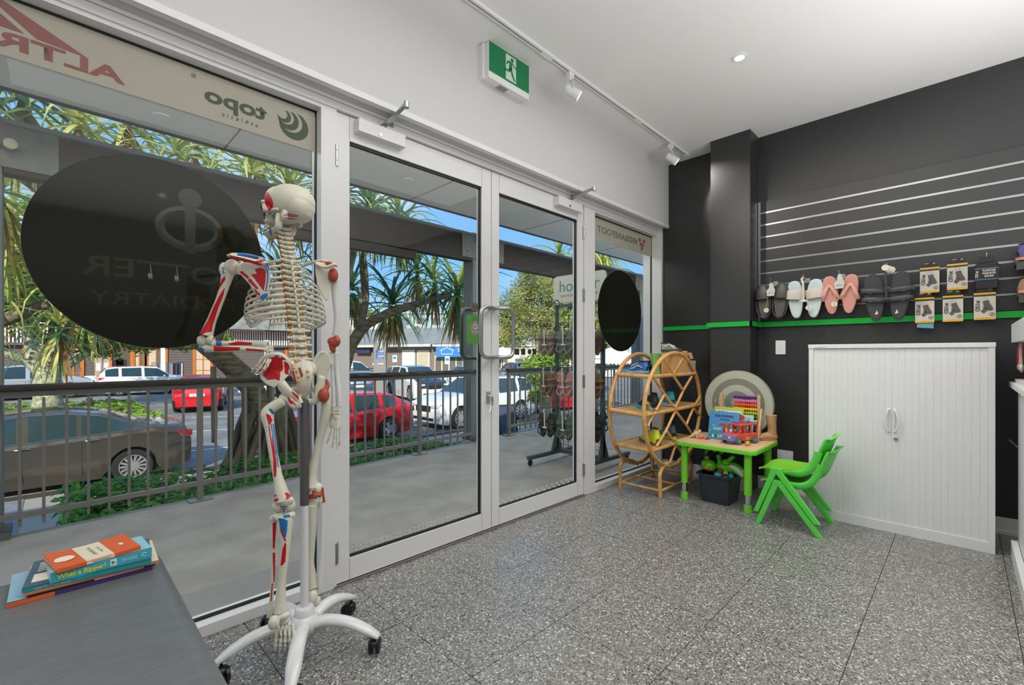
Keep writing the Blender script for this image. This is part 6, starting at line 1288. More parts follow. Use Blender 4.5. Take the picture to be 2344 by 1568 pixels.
MB().ell((-.003, .0, .075), (.001, .048, .045)).build('picture', 'pb_hair', k1); MB().ell((-.004, .0, .06), (.001, .038, .034)).build('picture', 'pb_skin', k1); MB().ell((-.003, .075, .06), (.001, .030, .040)).build('picture', 'pb_white', k1); MB().ell((-.003, -.07, .05), (.001, .034, .03)).build('picture', 'pb_white', k1)
for y in (-.014, .014): MB().ell((-.0055, y, .062), (.0006, .0025, .003), None, 8, 6).build('picture', 'bk_black', k1)
k2 = upbook('lime edged picture book with striped cover behind the blue one', 1.275, 1.50, 3.90, .25, .008, 13, 'pb_lime'); MB().box(-.0026, -.0022, -.10, .10, .01, .225).build('cover_picture', 'pb_white', k2)
for k in range(9): MB().box(-.003, -.0026, -.10, .10, .02+k*.022, .027+k*.022).build('stripe', 'bk_black', k2)
fb(k2, 'BEN', -.045, .195, .022, 'pb_blue', .07, bold=.04); fb(k2, 'GOES', .045, .19, .014, 'pb_red', .07, bold=.04)
k3 = upbook('pale green book with a letter S standing right of the stack', 1.195, 1.275, 3.90, .20, .007, 12, 'pb_pale'); fb(k3, "'S", 0, .11, .04, 'bk_teal', .035); fb(k3, 'ING', .0, .165, .012, 'bk_teal', .04); MB().box(-.0028, -.0024, -.038, .038, .003, .03).build('picture', 'box_kraft', k3)
k4 = upbook('thin red and yellow book squeezed behind the blue one', 1.26, 1.30, 3.884, .195, .010, 13, 'pb_red')
bx = thing('puzzle_box', 'small bright blue puzzle box standing at the table edge', 'box', (3.765, 1.415, .461)); M('pz', '36a0c8', .35); bx.rotation_euler = (0, 0, rad(-4))
MB().box(-.0, .035, -.052, .052, 0, .105).build('box', 'pz', bx); fb(bx, 'BANDY', .008, .078, .02, 'pb_white', .07, x=-.0006, bold=.03); MB().box(-.0003, .035, -.0525, -.052, .0, .105).build('side', 'pb_red', bx)
for y, c in ((.03, 'pb_white'), (.008, 'bk_navy'), (-.016, 'pb_skin'), (-.034, 'sh_black')): MB().ell((-.0008, y, .028), (.0006, .009, .014), None, 10, 6).build('picture', c, bx)
# toy car
M('toy_orange', 'e2553a', .35); M('toy_mauve', '7d7fb8', .45)
tc_ = thing('toy_car', 'chunky orange toy car with mauve bonnet and open windows on the table', 'toy car', (3.765, 1.235, .461), rad(156)); tc_.scale = (1.4, 1.4, 1.4)
cl = MB().rbox(-.085, .085, -.045, .045, .018, .055, .012, 3).build('body', 'toy_orange', tc_, bevel=.005); MB().rbox(.055, .112, -.043, .043, .018, .050, .012, 3).build('bonnet', 'toy_mauve', tc_, bevel=.005); MB().rbox(-.085, .05, -.042, .042, .098, .108, .012, 3).build('roof', 'toy_orange', tc_, bevel=.004)
for x in (-.08, -.035, .01, .045):
    for y in (-.038, .038): MB().obox((x, y, .077), (.008, .006, .046), Matrix.Rotation(rad(-12 if x > .03 else 0), 3, 'Y')).build('window_post', 'toy_orange', tc_)
for x in (-.06, -.02, .03): MB().tube([(x, -.035, .112), (x, .035, .112)], .003, 6).ell((x, 0, .116), (.006, .010, .006), None, 8, 6).build('roof_rack', 'toy_mauve', tc_)
for x in (-.055, .065):
    for y in (-.046, .046): w = MB().lathe((x, y-.008, .020), [(.016, 0), (.020, .003), (.020, .013), (.016, .016)], (0, 1, 0), 18).build('wheel', 'sh_slate', tc_, smooth=True); MB().lathe((x, y+(.008 if y > 0 else -.0095), .020), [(.009, 0), (.009, .0015)], (0, 1, 0), 12).build('hub', 'sh_grey', w)
for y in (-.028, .028): MB().ell((.112, y, .038), (.003, .006, .006), None, 8, 6).build('headlight', 'pb_white', tc_)
def peg(lab, loc, body, head, s=1, nm='toy_figure'):
    t = thing(nm, lab, 'toy', loc, rad(160)); MB().ell((0, 0, .016*s), (.010*s, .012*s, .014*s), None, 12, 8).build('body', body, t, smooth=True)
    h = MB().ell((0, 0, .038*s), (.011*s, .013*s, .012*s), None, 12, 8).ell((.010*s, 0, .036*s), (.006*s, .006*s, .005*s), None, 8, 6)
    for y in (-1, 1): h.ell((0, y*.009*s, .049*s), (.003*s, .004*s, .005*s), None, 8, 6)
    h.build('head', head, t, smooth=True); f = MB()
    for y in (-1, 1): f.ell((.003*s, y*.006*s, .004*s), (.006*s, .004*s, .004*s), None, 8, 6).ell((.002*s, y*.014*s, .018*s), (.004*s, .004*s, .008*s), None, 8, 6)
    f.build('limbs', head, t, smooth=True); return t
peg('plain bear-like toy figure in a yellow shirt standing before the toy car', (3.665, 1.15, .461), 'bk_yellow', M('fig_tan', 'a8794f', .6), 1.35)
for k, (x, y, b_c, h_c) in enumerate(((3.73, 1.222, 'pb_white', 'sh_black'), (3.745, 1.265, 'pb_skin', 'pb_hair'), (3.785, 1.205, 'bk_navy', 'fig_tan'), (3.83, 1.185, 'sh_aqua', 'sh_black'))): peg(('white and black toy figure in the front left of the toy car', 'tan toy figure in the front right of the toy car', 'brown toy figure in the middle seat of the toy car', 'aqua and black toy figure in the rear of the toy car')[k], (x, y, .5385), b_c, h_c, .95)
# dinosaur like beige toys
M('toy_beige', 'd8b98c', .5)
dn = thing('toy_animal', 'beige plastic toy dinosaur lying at the left end of the table', 'toy', (3.72, 1.56, .461), rad(-20))
MB().ell((0, 0, .035), (.035, .020, .022)).ell((.035, 0, .05), (.018, .014, .014)).build('body', 'toy_beige', dn, smooth=True); MB().tube([(-.03, 0, .03), (-.06, 0, .02), (-.08, .01, .006)], [.012, .007, .002], 8).build('tail', 'toy_beige', dn, smooth=True)
for x, y in ((.02, -.018), (.02, .018), (-.02, -.018), (-.02, .018)): MB().tube([(x, y, .03), (x+.003, y*1.3, .014), (x, y*1.3, .001)], [.008, .006, .007], 8).build('leg', 'toy_beige', dn, smooth=True)
for x in (-.02, 0, .02, .04): MB().prism([(x-.008, 0, .05), (x+.008, 0, .05), (x, 0, .072)], (0, .003, 0)).build('back_plate', 'sh_orange' if x == .02 else 'sh_grey', dn)
for k, (x, y, c) in enumerate(((3.70, 1.51, 'sh_orange'), (3.72, 1.47, 'sh_slate'))):
    t = thing('toy_animal', ('small orange toy lizard beside the beige dinosaur', 'small grey toy lizard beside the blue puzzle box')[k], 'toy', (x, y, .461), rad(40*k-30)); MB().tube(smooth_path([(-.035, .01, .004), (-.01, 0, .009), (.015, 0, .012), (.03, .004, .012)], 3), lerpr([.002, .007, .008, .006], 3), 8).build('body', c, t, smooth=True)
    for sx in (-.005, .018):
        for sy in (-1, 1): MB().tube([(sx, 0, .008), (sx, .012*sy, .006), (sx+.004, .016*sy, .001)], .0025, 6).build('leg', c, t)
# wooden boot
M('boot_wood', 'c9a173', .5, col2='b58758', nscale=8)
bo = thing('wooden_boot', 'tall pale wooden foot model on the right end of the table', 'model foot', (4.02, 1.085, .461), rad(118))
b = MB().tube(smooth_path([(0, 0, .205), (0, 0, .15), (-.004, 0, .09), (-.002, 0, .055)], 4), lerpr([(.040, .040), (.034, .034), (.031, .029), (.036, .030)], 4), 16); b.ell((-.010, 0, .032), (.036, .032, .030)).tube(smooth_path([(0, 0, .035), (.045, 0, .034), (.09, 0, .022), (.125, 0, .014)], 4), lerpr([(.034, .032), (.028, .035), (.019, .042), (.010, .030)], 4), 14, flat=(0, 0, 1))
b.box(-.04, .12, -.025, .025, .0005, .006); b = b.build('boot', 'boot_wood', None); r = b.modifiers.new('r', 'REMESH'); r.mode = 'VOXEL'; r.voxel_size = .0035; s = b.modifiers.new('s', 'SMOOTH'); s.iterations = 4; b.parent = bo; b.data.polygons.foreach_set('use_smooth', [True]*len(b.data.polygons)); r.use_smooth_shade = True
# bin with toys
M('bin_grey', '2b3036', .4)
bn = thing('toy_tub', 'dark grey plastic tub full of toys under the play table', 'tub', (3.70, 1.365, 0))
m = MB(); o0 = [(-.115, -.10), (.115, -.10), (.115, .10), (-.115, .10)]
def rr_(sx, sy, z, r): 
    o = []
    for cx, cy, st in ((sx-r, sy-r, 0), (-sx+r, sy-r, 1), (-sx+r, -sy+r, 2), (sx-r, -sy+r, 3)):
        for k in range(5): a = (st+k/4)*pi/2; o.append((cx+r*cos(a), cy+r*sin(a), z))
    return o
rings = [rr_(.115, .105, 0, .03), rr_(.135, .125, .205, .035), rr_(.150, .140, .206, .035), rr_(.150, .140, .218, .035), rr_(.131, .121, .218, .033), rr_(.112, .102, .01, .028)]
n = 20; vs = sum(rings, []); fs = [(i*n+k, i*n+(k+1) % n, (i+1)*n+(k+1) % n, (i+1)*n+k) for i in range(5) for k in range(n)]+[tuple(range(n))[::-1], tuple(5*n+k for k in range(n))]; m.add(vs, fs); m.build('tub', 'bin_grey', bn, smooth=True, auto=30)
gt = thing('green_toy', 'glossy lime green toy crocodile lying on its side in the tub', 'toy', (3.69, 1.31, .225)); z0 = 0
m = MB().ell((0, 0, .045), (.05, .085, .048)).tube(smooth_path([(0, .0, .05), (0, -.06, .045), (-.01, -.11, .02), (-.015, -.135, -.015)], 4), lerpr([.045, .042, .033, .014], 4), 14); m.build('body', 'toy_green', gt, smooth=True, auto=False)
MB().tube(smooth_path([(-.035, -.04, .065), (-.035, -.09, .045), (-.03, -.125, .0)], 3), lerpr([.014, .020, .010], 3), 8).build('belly', M('toy_pale', 'd2d8cf', .3), gt, smooth=True)
MB().ell((-.03, -.005, .085), (.03, .030, .028)).tube([(-.03, -.01, .09), (-.02, -.045, .125), (-.02, -.06, .14)], [.018, .016, .014], 10).build('leg', 'toy_green', gt, smooth=True); MB().tube([(-.01, .05, .075), (-.015, .055, .115)], [.016, .012], 10).ell((-.015, .056, .12), .018).build('leg', 'toy_green', gt, smooth=True)
for y, z, c in ((.03, .025, 'pb_red'), (-.012, .012, 'bk_yellow'), (-.052, .0, 'sh_aqua')): MB().lathe((-.045, y, z), [(.012, 0), (.018, .014), (.014, .014), (.010, .006)], (-1, 0, -.1), 14).build('button', c, gt, smooth=True)
g2 = thing('green_toy', 'round lime green toy frog head at the left of the tub', 'toy', (3.66, 1.43, .235)); MB().ell((0, 0, .03), (.05, .052, .048)).build('head', 'toy_green', g2, smooth=True); MB().ell((.0, .04, .035), (.030, .024, .035)).build('ear', 'toy_green', g2, smooth=True)
for y in (-.025, 0, .022): MB().ell((-.048, y, .012), (.008, .012, .009), None, 10, 6).build('button', 'sh_orange', g2, smooth=True)
g3 = thing('patterned_toy', 'black and cream patterned soft toy at the back of the tub', 'toy', (3.80, 1.43, .225)); MB().tube(smooth_path([(-.04, .05, .0), (-.05, .04, .08), (-.02, .0, .13), (-.0, -.05, .12), (.0, -.09, .08)], 4), lerpr([.03, .034, .034, .032, .02], 4), 12).build('body', 'sh_black', g3, smooth=True)
for q_ in ((-.075, .045, .08), (-.045, -.0, .15), (-.03, -.05, .14), (-.06, .04, .03)): MB().ell(q_, (.016, .020, .020), None, 10, 8).build('patch', 'toy_beige', g3, smooth=True)
for k, (x, y, c) in enumerate(((3.66, 1.36, 'sh_aqua'), (3.70, 1.38, 'bk_navy'), (3.64, 1.30, 'bk_purple'), (3.77, 1.28, 'pb_red'), (3.78, 1.36, 'sh_blue'))):
    t = thing('toy_block', 'coloured toy piece deep in the tub, '+('aqua one', 'navy one', 'purple one', 'red one', 'blue one')[k], 'toy', (x, y, .17)); MB().ell((0, 0, .03), (.04, .035, .03), None, 10, 6).lathe((0, 0, .0), [(.03, 0), (.03, .02)], seg=10).build('piece', c, t, smooth=True)
# ================================================================ CHAIRS
M('chair_green', '58d048', .38); M('chair_seat', '7cc634', .42)
def kid_chair(lab, dz, dy):
    t = thing('stacking_chair', lab, 'chair', (3.555, .825+dy, dz), group='stacked green childrens chairs'); w = .155
    nx, ny = 10, 10; vs = []; fs = []
    for lay in (0, 1):
        for j in range(ny+1):
            y = .165-.31*j/ny
            for i in range(nx+1):
                x = -w+2*w*i/nx; z = .312-.012*(1-(x/w)**2)-.018*max(0, (y-.10)/.065)**2+.06*max(0, (-.09-y)/.055)**1.6
                r = 1-.12*max(0, (y-.08)/.085)**2; vs.append((x*r, y, z-(.014 if lay else 0)))
    N = (nx+1)*(ny+1)
    for j in range(ny):
        for i in range(nx):
            a = j*(nx+1)+i; fs += [(a, a+nx+1, a+nx+2, a+1), (N+a, N+a+1, N+a+nx+2, N+a+nx+1)]
    for i in range(nx): fs += [(i, i+1, N+i+1, N+i), (ny*(nx+1)+i+1, ny*(nx+1)+i, N+ny*(nx+1)+i, N+ny*(nx+1)+i+1)]
    for j in range(ny): a = j*(nx+1); fs += [(a, N+a, N+a+nx+1, a+nx+1), (a+nx, a+2*nx+1, N+a+2*nx+1, N+a+nx)]
    MB().add(vs, fs).build('seat', 'chair_seat', t, smooth=True, auto=50)
    m = MB(); vs = []; fs = []; nz_ = 8
    for lay in (0, 1):
        for j in range(nz_+1):
            z = .40+.155*j/nz_
            for i in range(nx+1):
                s = -1+2*i/nx; x = s*(w+.004)*(1-.10*(j/nz_)**3); y = -.165-.055*(j/nz_)-.030*(1-s*s)-.018*max(0, (j/nz_-.85)/.15)
                vs.append((x, y-(.013 if lay else 0), z-(.02*(s*s) if j == nz_ else 0)))
    N = (nx+1)*(nz_+1)
    for j in range(nz_):
        for i in range(nx):
            a = j*(nx+1)+i; fs += [(a, a+1, a+nx+2, a+nx+1), (N+a, N+a+nx+1, N+a+nx+2, N+a+1)]
    for i in range(nx): fs += [(i, N+i, N+i+1, i+1), (nz_*(nx+1)+i, nz_*(nx+1)+i+1, N+nz_*(nx+1)+i+1, N+nz_*(nx+1)+i)]
    for j in range(nz_): a = j*(nx+1); fs += [(a, a+nx+1, N+a+nx+1, N+a), (a+nx, N+a+nx, N+a+2*nx+1, a+2*nx+1)]
    MB().add(vs, fs).build('backrest', 'chair_green', t, smooth=True, auto=50)
    for s in (-1, 1):
        MB().tube(smooth_path([(s*.140, .08, .285), (s*.148, -.06, .290), (s*.150, -.13, .325), (s*.150, -.168, .39), (s*.150, -.185, .45)], 4), [(.022, .010)]*17, 10, flat=(0, 1, 0)).build('side_rail', 'chair_green', t, smooth=True)
        ap = Vector((s*.165, .055, .305))
        for ft, nm in (((s*.178, .170, 0), 'leg'), ((s*.180, -.185, 0), 'leg')):
            f = Vector(ft); dr = (f-ap); yv = .020 if ft[1] > 0 else .024
            MB().prism([(ap.x-.013, ap.y-yv, ap.z+.006), (ap.x-.013, ap.y+yv, ap.z+.006), (f.x-.012, f.y+yv*.75, 0), (f.x-.012, f.y-yv*.75, 0)], (.026, 0, 0)).build('leg', 'chair_green', t, bevel=.004)
        MB().obox((s*.160, .05, .295), (.030, .075, .034)).build('bracket', 'chair_green', t, bevel=.006)
    MB().tube([(-.15, -.168, .395), (0, -.19, .392), (.15, -.168, .395)], [(.016, .007)]*3, 8, flat=(0, 0, 1)).build('rear_bar', 'chair_green', t, smooth=True)
    return t
kid_chair('lower of the two stacked lime green childrens chairs, its feet on the floor', 0, 0); kid_chair('upper of the two stacked lime green childrens chairs', .078, .012)
# ================================================================ CABINET
M('cabinet_white', 'e4e4e4', .4)
cb_ = thing('tambour_cabinet', 'white steel tambour door cabinet against the black wall', 'cabinet', (3.80, .33, 0)); hw = .457
MB().box(.012, .47, -hw, hw, 0, 1.19).build('carcass', 'cabinet_white', cb_)
fr = MB().box(0, .03, -hw, -hw+.028, .0, 1.19).box(0, .03, hw-.028, hw, .0, 1.19).box(0, .03, -hw+.028, hw-.028, 0, .062); fr.build('door_frame', 'cabinet_white', cb_)
MB().box(-.004, .474, -hw-.003, hw+.003, 1.188, 1.216).build('top', 'cabinet_white', cb_, bevel=.002)
text('lettering', 'TRAIL RUNNERS 101', (3.7955, .33+hw-.07, 1.193), (0, -1, 0), UP, .006, 'frame_line', cb_, width=.07)
N = 26; sw2 = (2*hw-.056)/N; me = None
for dn_, (a, b) in enumerate(((0, N//2), (N//2, N))):
    dr = MB().box(.009, .012, hw-.028-b*sw2, hw-.028-a*sw2, .06, 1.19).build('door', 'cabinet_white', cb_)
    for i in range(a, b):
        if me is None: o = MB().add([(0, -sw2/2+.0008, .062), (0, sw2/2-.0008, .062), (-.0016, sw2*.42, .062), (-.0016, -sw2*.42, .062), (0, -sw2/2+.0008, 1.188), (0, sw2/2-.0008, 1.188), (-.0016, sw2*.42, 1.188), (-.0016, -sw2*.42, 1.188)], [(3, 2, 1, 0), (4, 5, 6, 7), (2, 3, 7, 6), (1, 2, 6, 5), (3, 0, 4, 7), (0, 1, 5, 4)]).build('slat', 'cabinet_white', dr); me = o.data
        else: o = bpy.data.objects.new('slat', me); COL.objects.link(o); o.parent = dr
        o.location = (.0088, hw-.028-(i+.5)*sw2, 0)
    s = 1 if dn_ == 0 else -1; yc = hw-.028-(N//2)*sw2+s*.012
    MB().tube([(.003, yc, .795), (-.010, yc+s*.006, .79), (-.012, yc+s*.022, .735), (-.012, yc+s*.022, .705), (-.010, yc+s*.006, .652), (.003, yc, .647)], .0050, 8).tube([(.001, yc, .647), (.001, yc, .795)], .004, 6).build('handle', 'cabinet_white', dr, smooth=True)
MB().lathe((.006, -.02, .607), [(.011, 0), (.011, .008), (.007, .010)], (-1, 0, 0), 18).build('lock', 'steel', cb_, smooth=True)
# switches
def plate_(nm, lab, y0, y1, z0, z1, kind):
    t = thing(nm, lab, 'switch' if kind else 'socket', (RX, (y0+y1)/2, (z0+z1)/2)); w = (y1-y0)/2; h = (z1-z0)/2; MB().rbox(-.009, 0, -w, w, -h, h, .004, 2, axis='x').build('plate', 'plastic_white', t)
    if kind:
        for z in (-.022, 0, .022): MB().lathe((-.009, 0, z), [(.008, 0), (.008, .003)], (-1, 0, 0), 16).build('button', 'plastic_white', t)
    else:
        for y in (-.025, .025):
            MB().lathe((-.009, y, -.006), [(.018, 0), (.018, .002)], (-1, 0, 0), 18).build('socket', 'plastic_white', t)
            for a in (-.006, .006): MB().box(-.0115, -.011, y+a-.001, y+a+.001, -.003, .005).build('slot', 'frame_line', t)
            MB().box(-.012, -.009, y-.006, y+.006, .022, .030).build('switch', 'plastic_white', t)
plate_('light_switch', 'white three-button wall plate under the green band', 1.055, 1.128, 1.146, 1.262, 1); plate_('power_point', 'white double power point low on the wall behind the green chairs', 1.0, 1.115, .265, .345, 0)
# display unit at the right edge
du = thing('display_stand', 'white display stand with shelf and curved tray at the right edge', 'display stand', (3.5, -.42, 0))
D_ = lambda mb, nm, mt='cabinet_white', **k: mb.build(nm, mt, du, world=True, **k)
D_(MB().box(2.95, 3.885, -.64, -.219, .0, .955), 'cabinet_body'); D_(MB().box(2.9, 3.87, -.216, -.19, 0, .085), 'plinth'); D_(MB().box(2.9, 4.02, -.66, -.190, .955, .985), 'shelf', bevel=.003); D_(MB().box(2.9, 3.96, -.64, -.21, .985, 1.005), 'upper_shelf')
D_(MB().box(3.55, 3.60, -.60, -.235, 1.0, 1.46), 'post'); D_(MB().rbox(2.95, 4.02, -.62, -.195, 1.215, 1.32, .10, 8), 'tray', smooth=True); D_(MB().tube([(3.88, -.215, .62), (3.95, -.19, .645)], .005, 8), 'hook', 'steel')
M('sock_pink', 'a8327a', .8); M('sock_cream', 'ddd5bd', .8); M('sock_peach', 'd9a19a', .8)
for k, (x, c, lb) in enumerate(((3.93, 'sock_pink', 'magenta and cream sock hanging under the white curved tray'), (3.80, 'sock_peach', 'peach and pink sock hanging under the white curved tray'))):
    t = thing('hanging_sock', lb, 'sock', (x, -.225, 1.21)); MB().tube(smooth_path([(0, 0, 0), (0, 0, -.06), (-.01, 0, -.11), (-.05, 0, -.15)], 3), lerpr([(.008, .030), (.008, .032), (.009, .034), (.006, .018)], 3), 10, flat=(0, 1, 0)).build('leg', c, t, smooth=True); MB().ell((-.03, 0, -.135), (.036, .010, .022)).build('foot', 'sock_cream', t, smooth=True)
# ================================================================ SLATWALL
sl_ = thing('slatwall', 'black slotted display wall with bright metal rails above the green band', 'display wall', (4.29, -.9, 1.42))
SWZ = [2.354-.1033*i for i in range(10)]
me = mr = None
for i in range(10):
    if i == 9:
        o = bpy.data.objects.new('panel', me); COL.objects.link(o); o.parent = sl_; o.location = (0, 0, .002+SWZ[8]-.1033-1.42); continue
    zt = 2.452 if i == 0 else SWZ[i-1]-.006; zb = SWZ[i]+.006
    if i in (0, 1): o = MB().box(-.012, .010, -2.6, 2.14, 0, zt-zb).build('panel', 'black_panel', sl_); me = o.data if i == 1 else None
    else: o = bpy.data.objects.new('panel', me); COL.objects.link(o); o.parent = sl_
    o.location = (0, 0, zb-1.42)
    if mr is None: o = MB().box(-.0135, -.009, -2.6, 2.14, -.006, -.0015).box(-.0135, -.009, -2.6, 2.14, .0015, .006).box(-.006, .0, -2.6, 2.14, -.006, .006).build('rail', 'steel_rail' if False else 'steel', sl_); mr = o.data
    else: o = bpy.data.objects.new('rail', mr); COL.objects.link(o); o.parent = sl_
    o.location = (0, 0, SWZ[i]-1.42)
MB().box(-.016, .010, 2.14, 2.158, .002, 1.03).build('edge_trim', 'steel', sl_)
M('slate_black', '363637', .45); M('sandal_dark', '45433f', .45); M('footbed_dark', '57534e', .55); M('buckle', '9a9a9c', .3, .9); M('pearl', 'd6d9d6', .3); M('pearl2', 'cfc4b8', .3); M('pink_foam', 'd69a8a', .5); M('card_clear', 'c9c7be', .35); M('tag_cream', 'dcd6bf', .5)
def sole_outline(w, L_, n=18, side=1):
    o = []
    for i in range(n*2):
        a = 2*pi*i/(n*2); z = -cos(a); ww = w*(.80+.14*z-.10*(1-z*z)*0)*sin(a)
        zz = z*L_/2; ww = abs(sin(a))**.75*(1 if sin(a) >= 0 else -1)*w/2*(.84+.16*z)*(1-.10*(1-z*z)*(1 if sin(a)*side > 0 else 0))
        o.append((ww, zz))
    return o
def sandal_pair(lab, loc, ry, style, sole, bed, strap, L_=.27, w=.105, grp=None, loop='card_clear', tagtext=None, spread=4, cat='sandals', heel=True):
    """hangs toes up, facing local -x, pair side by side along y"""
    t = thing('sandal_pair', lab, cat, loc, ry, group=grp)
    for s in (-1, 1):
        R = Matrix.Rotation(rad(-spread*s), 3, 'X'); off = Vector((0, s*(w*.52), 0))
        def Tt(p): return R @ Vector(p)+off
        o = sole_outline(w, L_, side=s)
        ol = [(0, y, z) for y, z in o]
        m = MB().prism([Tt((.0, y, z)) for _, y, z in ol][::-1], R @ Vector((.026, 0, 0))); sn_ = m.build('sandal', sole, t, bevel=.005, smooth=True, auto=40)
        MB().prism([Tt((-.0022, y*.86, z*.93)) for _, y, z in ol][::-1], R @ Vector((.004, 0, 0))).build('footbed', bed, sn_)
        if style in ('slide', 'strap2'):
            bands = [(.035, .038)] if style == 'slide' else [(.045, .014), (-.018, .014)]
            for zc, hh in bands:
                pts = [Tt((.02 if abs(a) > .99 else -.002-.030*(1-a*a), a*w*.50, zc+(.012*a*s))) for a in (-1, -.9, -.6, -.2, .2, .6, .9, 1)]
                MB().tube(pts, [(.0035, hh)]*8, 10, flat=(-1, 0, 0)).build('strap', strap, sn_, smooth=True)
                if style == 'strap2':
                    b = MB(); c = Tt((-.026, s*.018, zc)); b.obox(c+Vector((0, .010, 0)), (.004, .003, .030)).obox(c-Vector((0, .010, 0)), (.004, .003, .030)).obox(c+Vector((0, 0, .014)), (.004, .022, .003)).obox(c-Vector((0, 0, .014)), (.004, .022, .003)); b.build('buckle', 'buckle', sn_)
            if style == 'strap2' and heel: MB().tube([Tt((.0, -w*.42, -.02)), Tt((-.03, -w*.38, -.07)), Tt((-.034, 0, -.10)), Tt((-.03, w*.38, -.07)), Tt((0, w*.42, -.02))], [(.003, .009)]*5, 8, flat=(-1, 0, 0)).build('heel_strap', strap, sn_, smooth=True)
        elif style == 'thong':
            for q in (-1, 1): MB().tube(smooth_path([Tt((-.004, 0, .075)), Tt((-.020, q*w*.20, .035)), Tt((-.018, q*w*.36, -.01)), Tt((.004, q*w*.46, -.04))], 4), lerpr([(.006, .007), (.005, .012), (.004, .014), (.004, .012)], 4), 8, flat=(-1, 0, 0)).build('strap', strap, sn_, smooth=True)
        elif style == 'clog':
            vs = []; fs = []; n_ = 9; mm = 9
            for j in range(mm):
                z = .02+(.5*L_-.018-.02)*j/(mm-1); hw2 = w*.5*(1-(max(0, z-.06)/(.5*L_-.06))**2.4*.72)
                for i in range(n_): a = pi*i/(n_-1); vs.append(Tt((.012-.050*sin(a)*(1-.45*(j/(mm-1))**2), hw2*cos(a), z)))
            for j in range(mm-1):
                for i in range(n_-1): fs.append((j*n_+i, j*n_+i+1, (j+1)*n_+i+1, (j+1)*n_+i))
            fs.append(tuple((mm-1)*n_+i for i in range(n_))); MB().add(vs, fs).build('upper', strap, sn_, smooth=True)
            MB().tube(smooth_path([Tt((.0, -w*.44, .01)), Tt((-.010, -w*.42, -.06)), Tt((-.008, -w*.30, -.115)), Tt((-.008, 0, -.138)), Tt((-.008, w*.30, -.115)), Tt((-.010, w*.42, -.06)), Tt((.0, w*.44, .01))], 3), [(.010, .006)]*19, 8).build('rim', strap, sn_, smooth=True)
    cd_ = MB().prism([(-.036, -.026, .040), (-.036, .026, .040), (-.036, .032, .085), (-.036, .012, .105), (-.036, .008, .145), (-.036, -.012, .150), (-.036, -.022, .12), (-.036, -.034, .085)], (.0015, 0, 0)).build('hanger_card', loop, t) if style in ('clog', 'thong') else MB().tube(smooth_path([(-.036, 0, -.02), (-.038, 0, .05), (-.036, .004, .12), (-.034, .012, .155), (-.030, -.004, .165)], 4), [(.003, .008)]*17, 8, flat=(-1, 0, 0)).ell((-.036, 0, -.02), (.004, .030, .010)).build('hanger_card', loop, t, smooth=True)
    if tagtext:
        if style in ('clog', 'thong'): loc_text(tagtext, (-.0365, 0, .06), .008, 'bk_black', t, ax=(0, -1, 0), width=.034)
        tg = MB().lathe((-.040, -.034 if style == 'slide' else .030, -.075), [(.019, 0), (.019, .0008)], (-1, 0, 0), 24).build('price_tag', 'tag_cream', t); MB().tube([(-.041, .030 if style != 'slide' else -.034, -.056), (-.04, .02 if style != 'slide' else -.02, .03)], .0011, 5).build('tag_string', 'bk_yellow', t)
        o = text('lettering', tagtext, (0, 0, 0), (0, 0, -1), (0, -1, 0), .007, 'bk_black', None, width=.026)
        for v in o.data.vertices: v.co += Vector((-.0415, (.030 if style != 'slide' else -.034)+.003, -.075))
        o.parent = t
    return t
def hook(lab, y, z, L_=.10):
    t = thing('display_hook', lab, 'hook', (4.278, y, z)); MB().box(-.003, 0, -.02, .02, -.018, .018).build('back_plate', 'steel', t); MB().tube([(0, 0, 0), (-L_, 0, 0), (-L_-.014, 0, .010), (-L_-.020, 0, .022)], .0028, 8).ell((-L_-.020, 0, .024), .0042, None, 8, 6).build('arm', 'chrome', t, smooth=True); return t
ZH = 1.735
hook('chrome hook holding the black clogs', 1.125, ZH+.005, .13); hook('chrome hook holding the pearl slides', .895, ZH+.005, .12); hook('chrome hook holding the pink thongs', .665, ZH+.01, .12); hook('chrome hook holding the black buckled sandals', .385, ZH+.02, .15)
sandal_pair('pair of black foam clogs hanging leftmost on the slatwall', (4.185, 1.128, 1.585), 0, 'clog', 'sandal_dark', 'footbed_dark', 'sandal_dark', .30, .122, tagtext='OOFOS', spread=4)
sandal_pair('pair of pearly white slides hanging second from left on the slatwall', (4.185, .895, 1.585), 0, 'slide', 'pearl', M('pearl_bed', 'c3d3d3', .3), 'pearl2', .30, .128, tagtext='OOFOS', spread=4, loop='card_clear')
sandal_pair('pair of pink foam thongs hanging third from left on the slatwall', (4.185, .665, 1.60), 0, 'thong', 'pink_foam', M('pink_bed', 'cc8f82', .5), 'pink_foam', .29, .118, tagtext='OOFOS', spread=4)
sandal_pair('pair of black sandals with metal buckles hanging nearest the sock packs', (4.155, .388, 1.555), 0, 'strap2', 'slate_black', M('bed_black', '37373a', .5), M('strap_black', '4a4a4e', .4), .34, .138, spread=4, loop='slate_black', heel=False)
for k, (y, z) in enumerate(((.40, 1.765), (.37, 1.755), (.345, 1.75))):
    pass
tg3 = thing('swing_tags', 'cluster of round cream swing tags above the black buckled sandals', 'tag', (4.11, .392, 1.755))
for k in range(3): MB().lathe((-.0+.012*k, -.016*k, -.008*k), [(.021, 0), (.021, .001)], (-1, 0, 0), 20).build('tag', 'tag_cream', tg3)
for s in (-1, 1):
    q = MB().prism([(-.0, -.008, -.010), (-.0, .010, -.004), (-.0, .002, .012)], (-.0006, 0, 0))
for y in (.335, .445):
    MB().prism([(4.1515, y-.010, 1.435), (4.1515, y+.009, 1.432), (4.1515, y-.002, 1.462)], (-.0006, 0, 0)).build('emblem', 'tag_cream', bpy.data.objects['sandal_pair.003'], world=True)
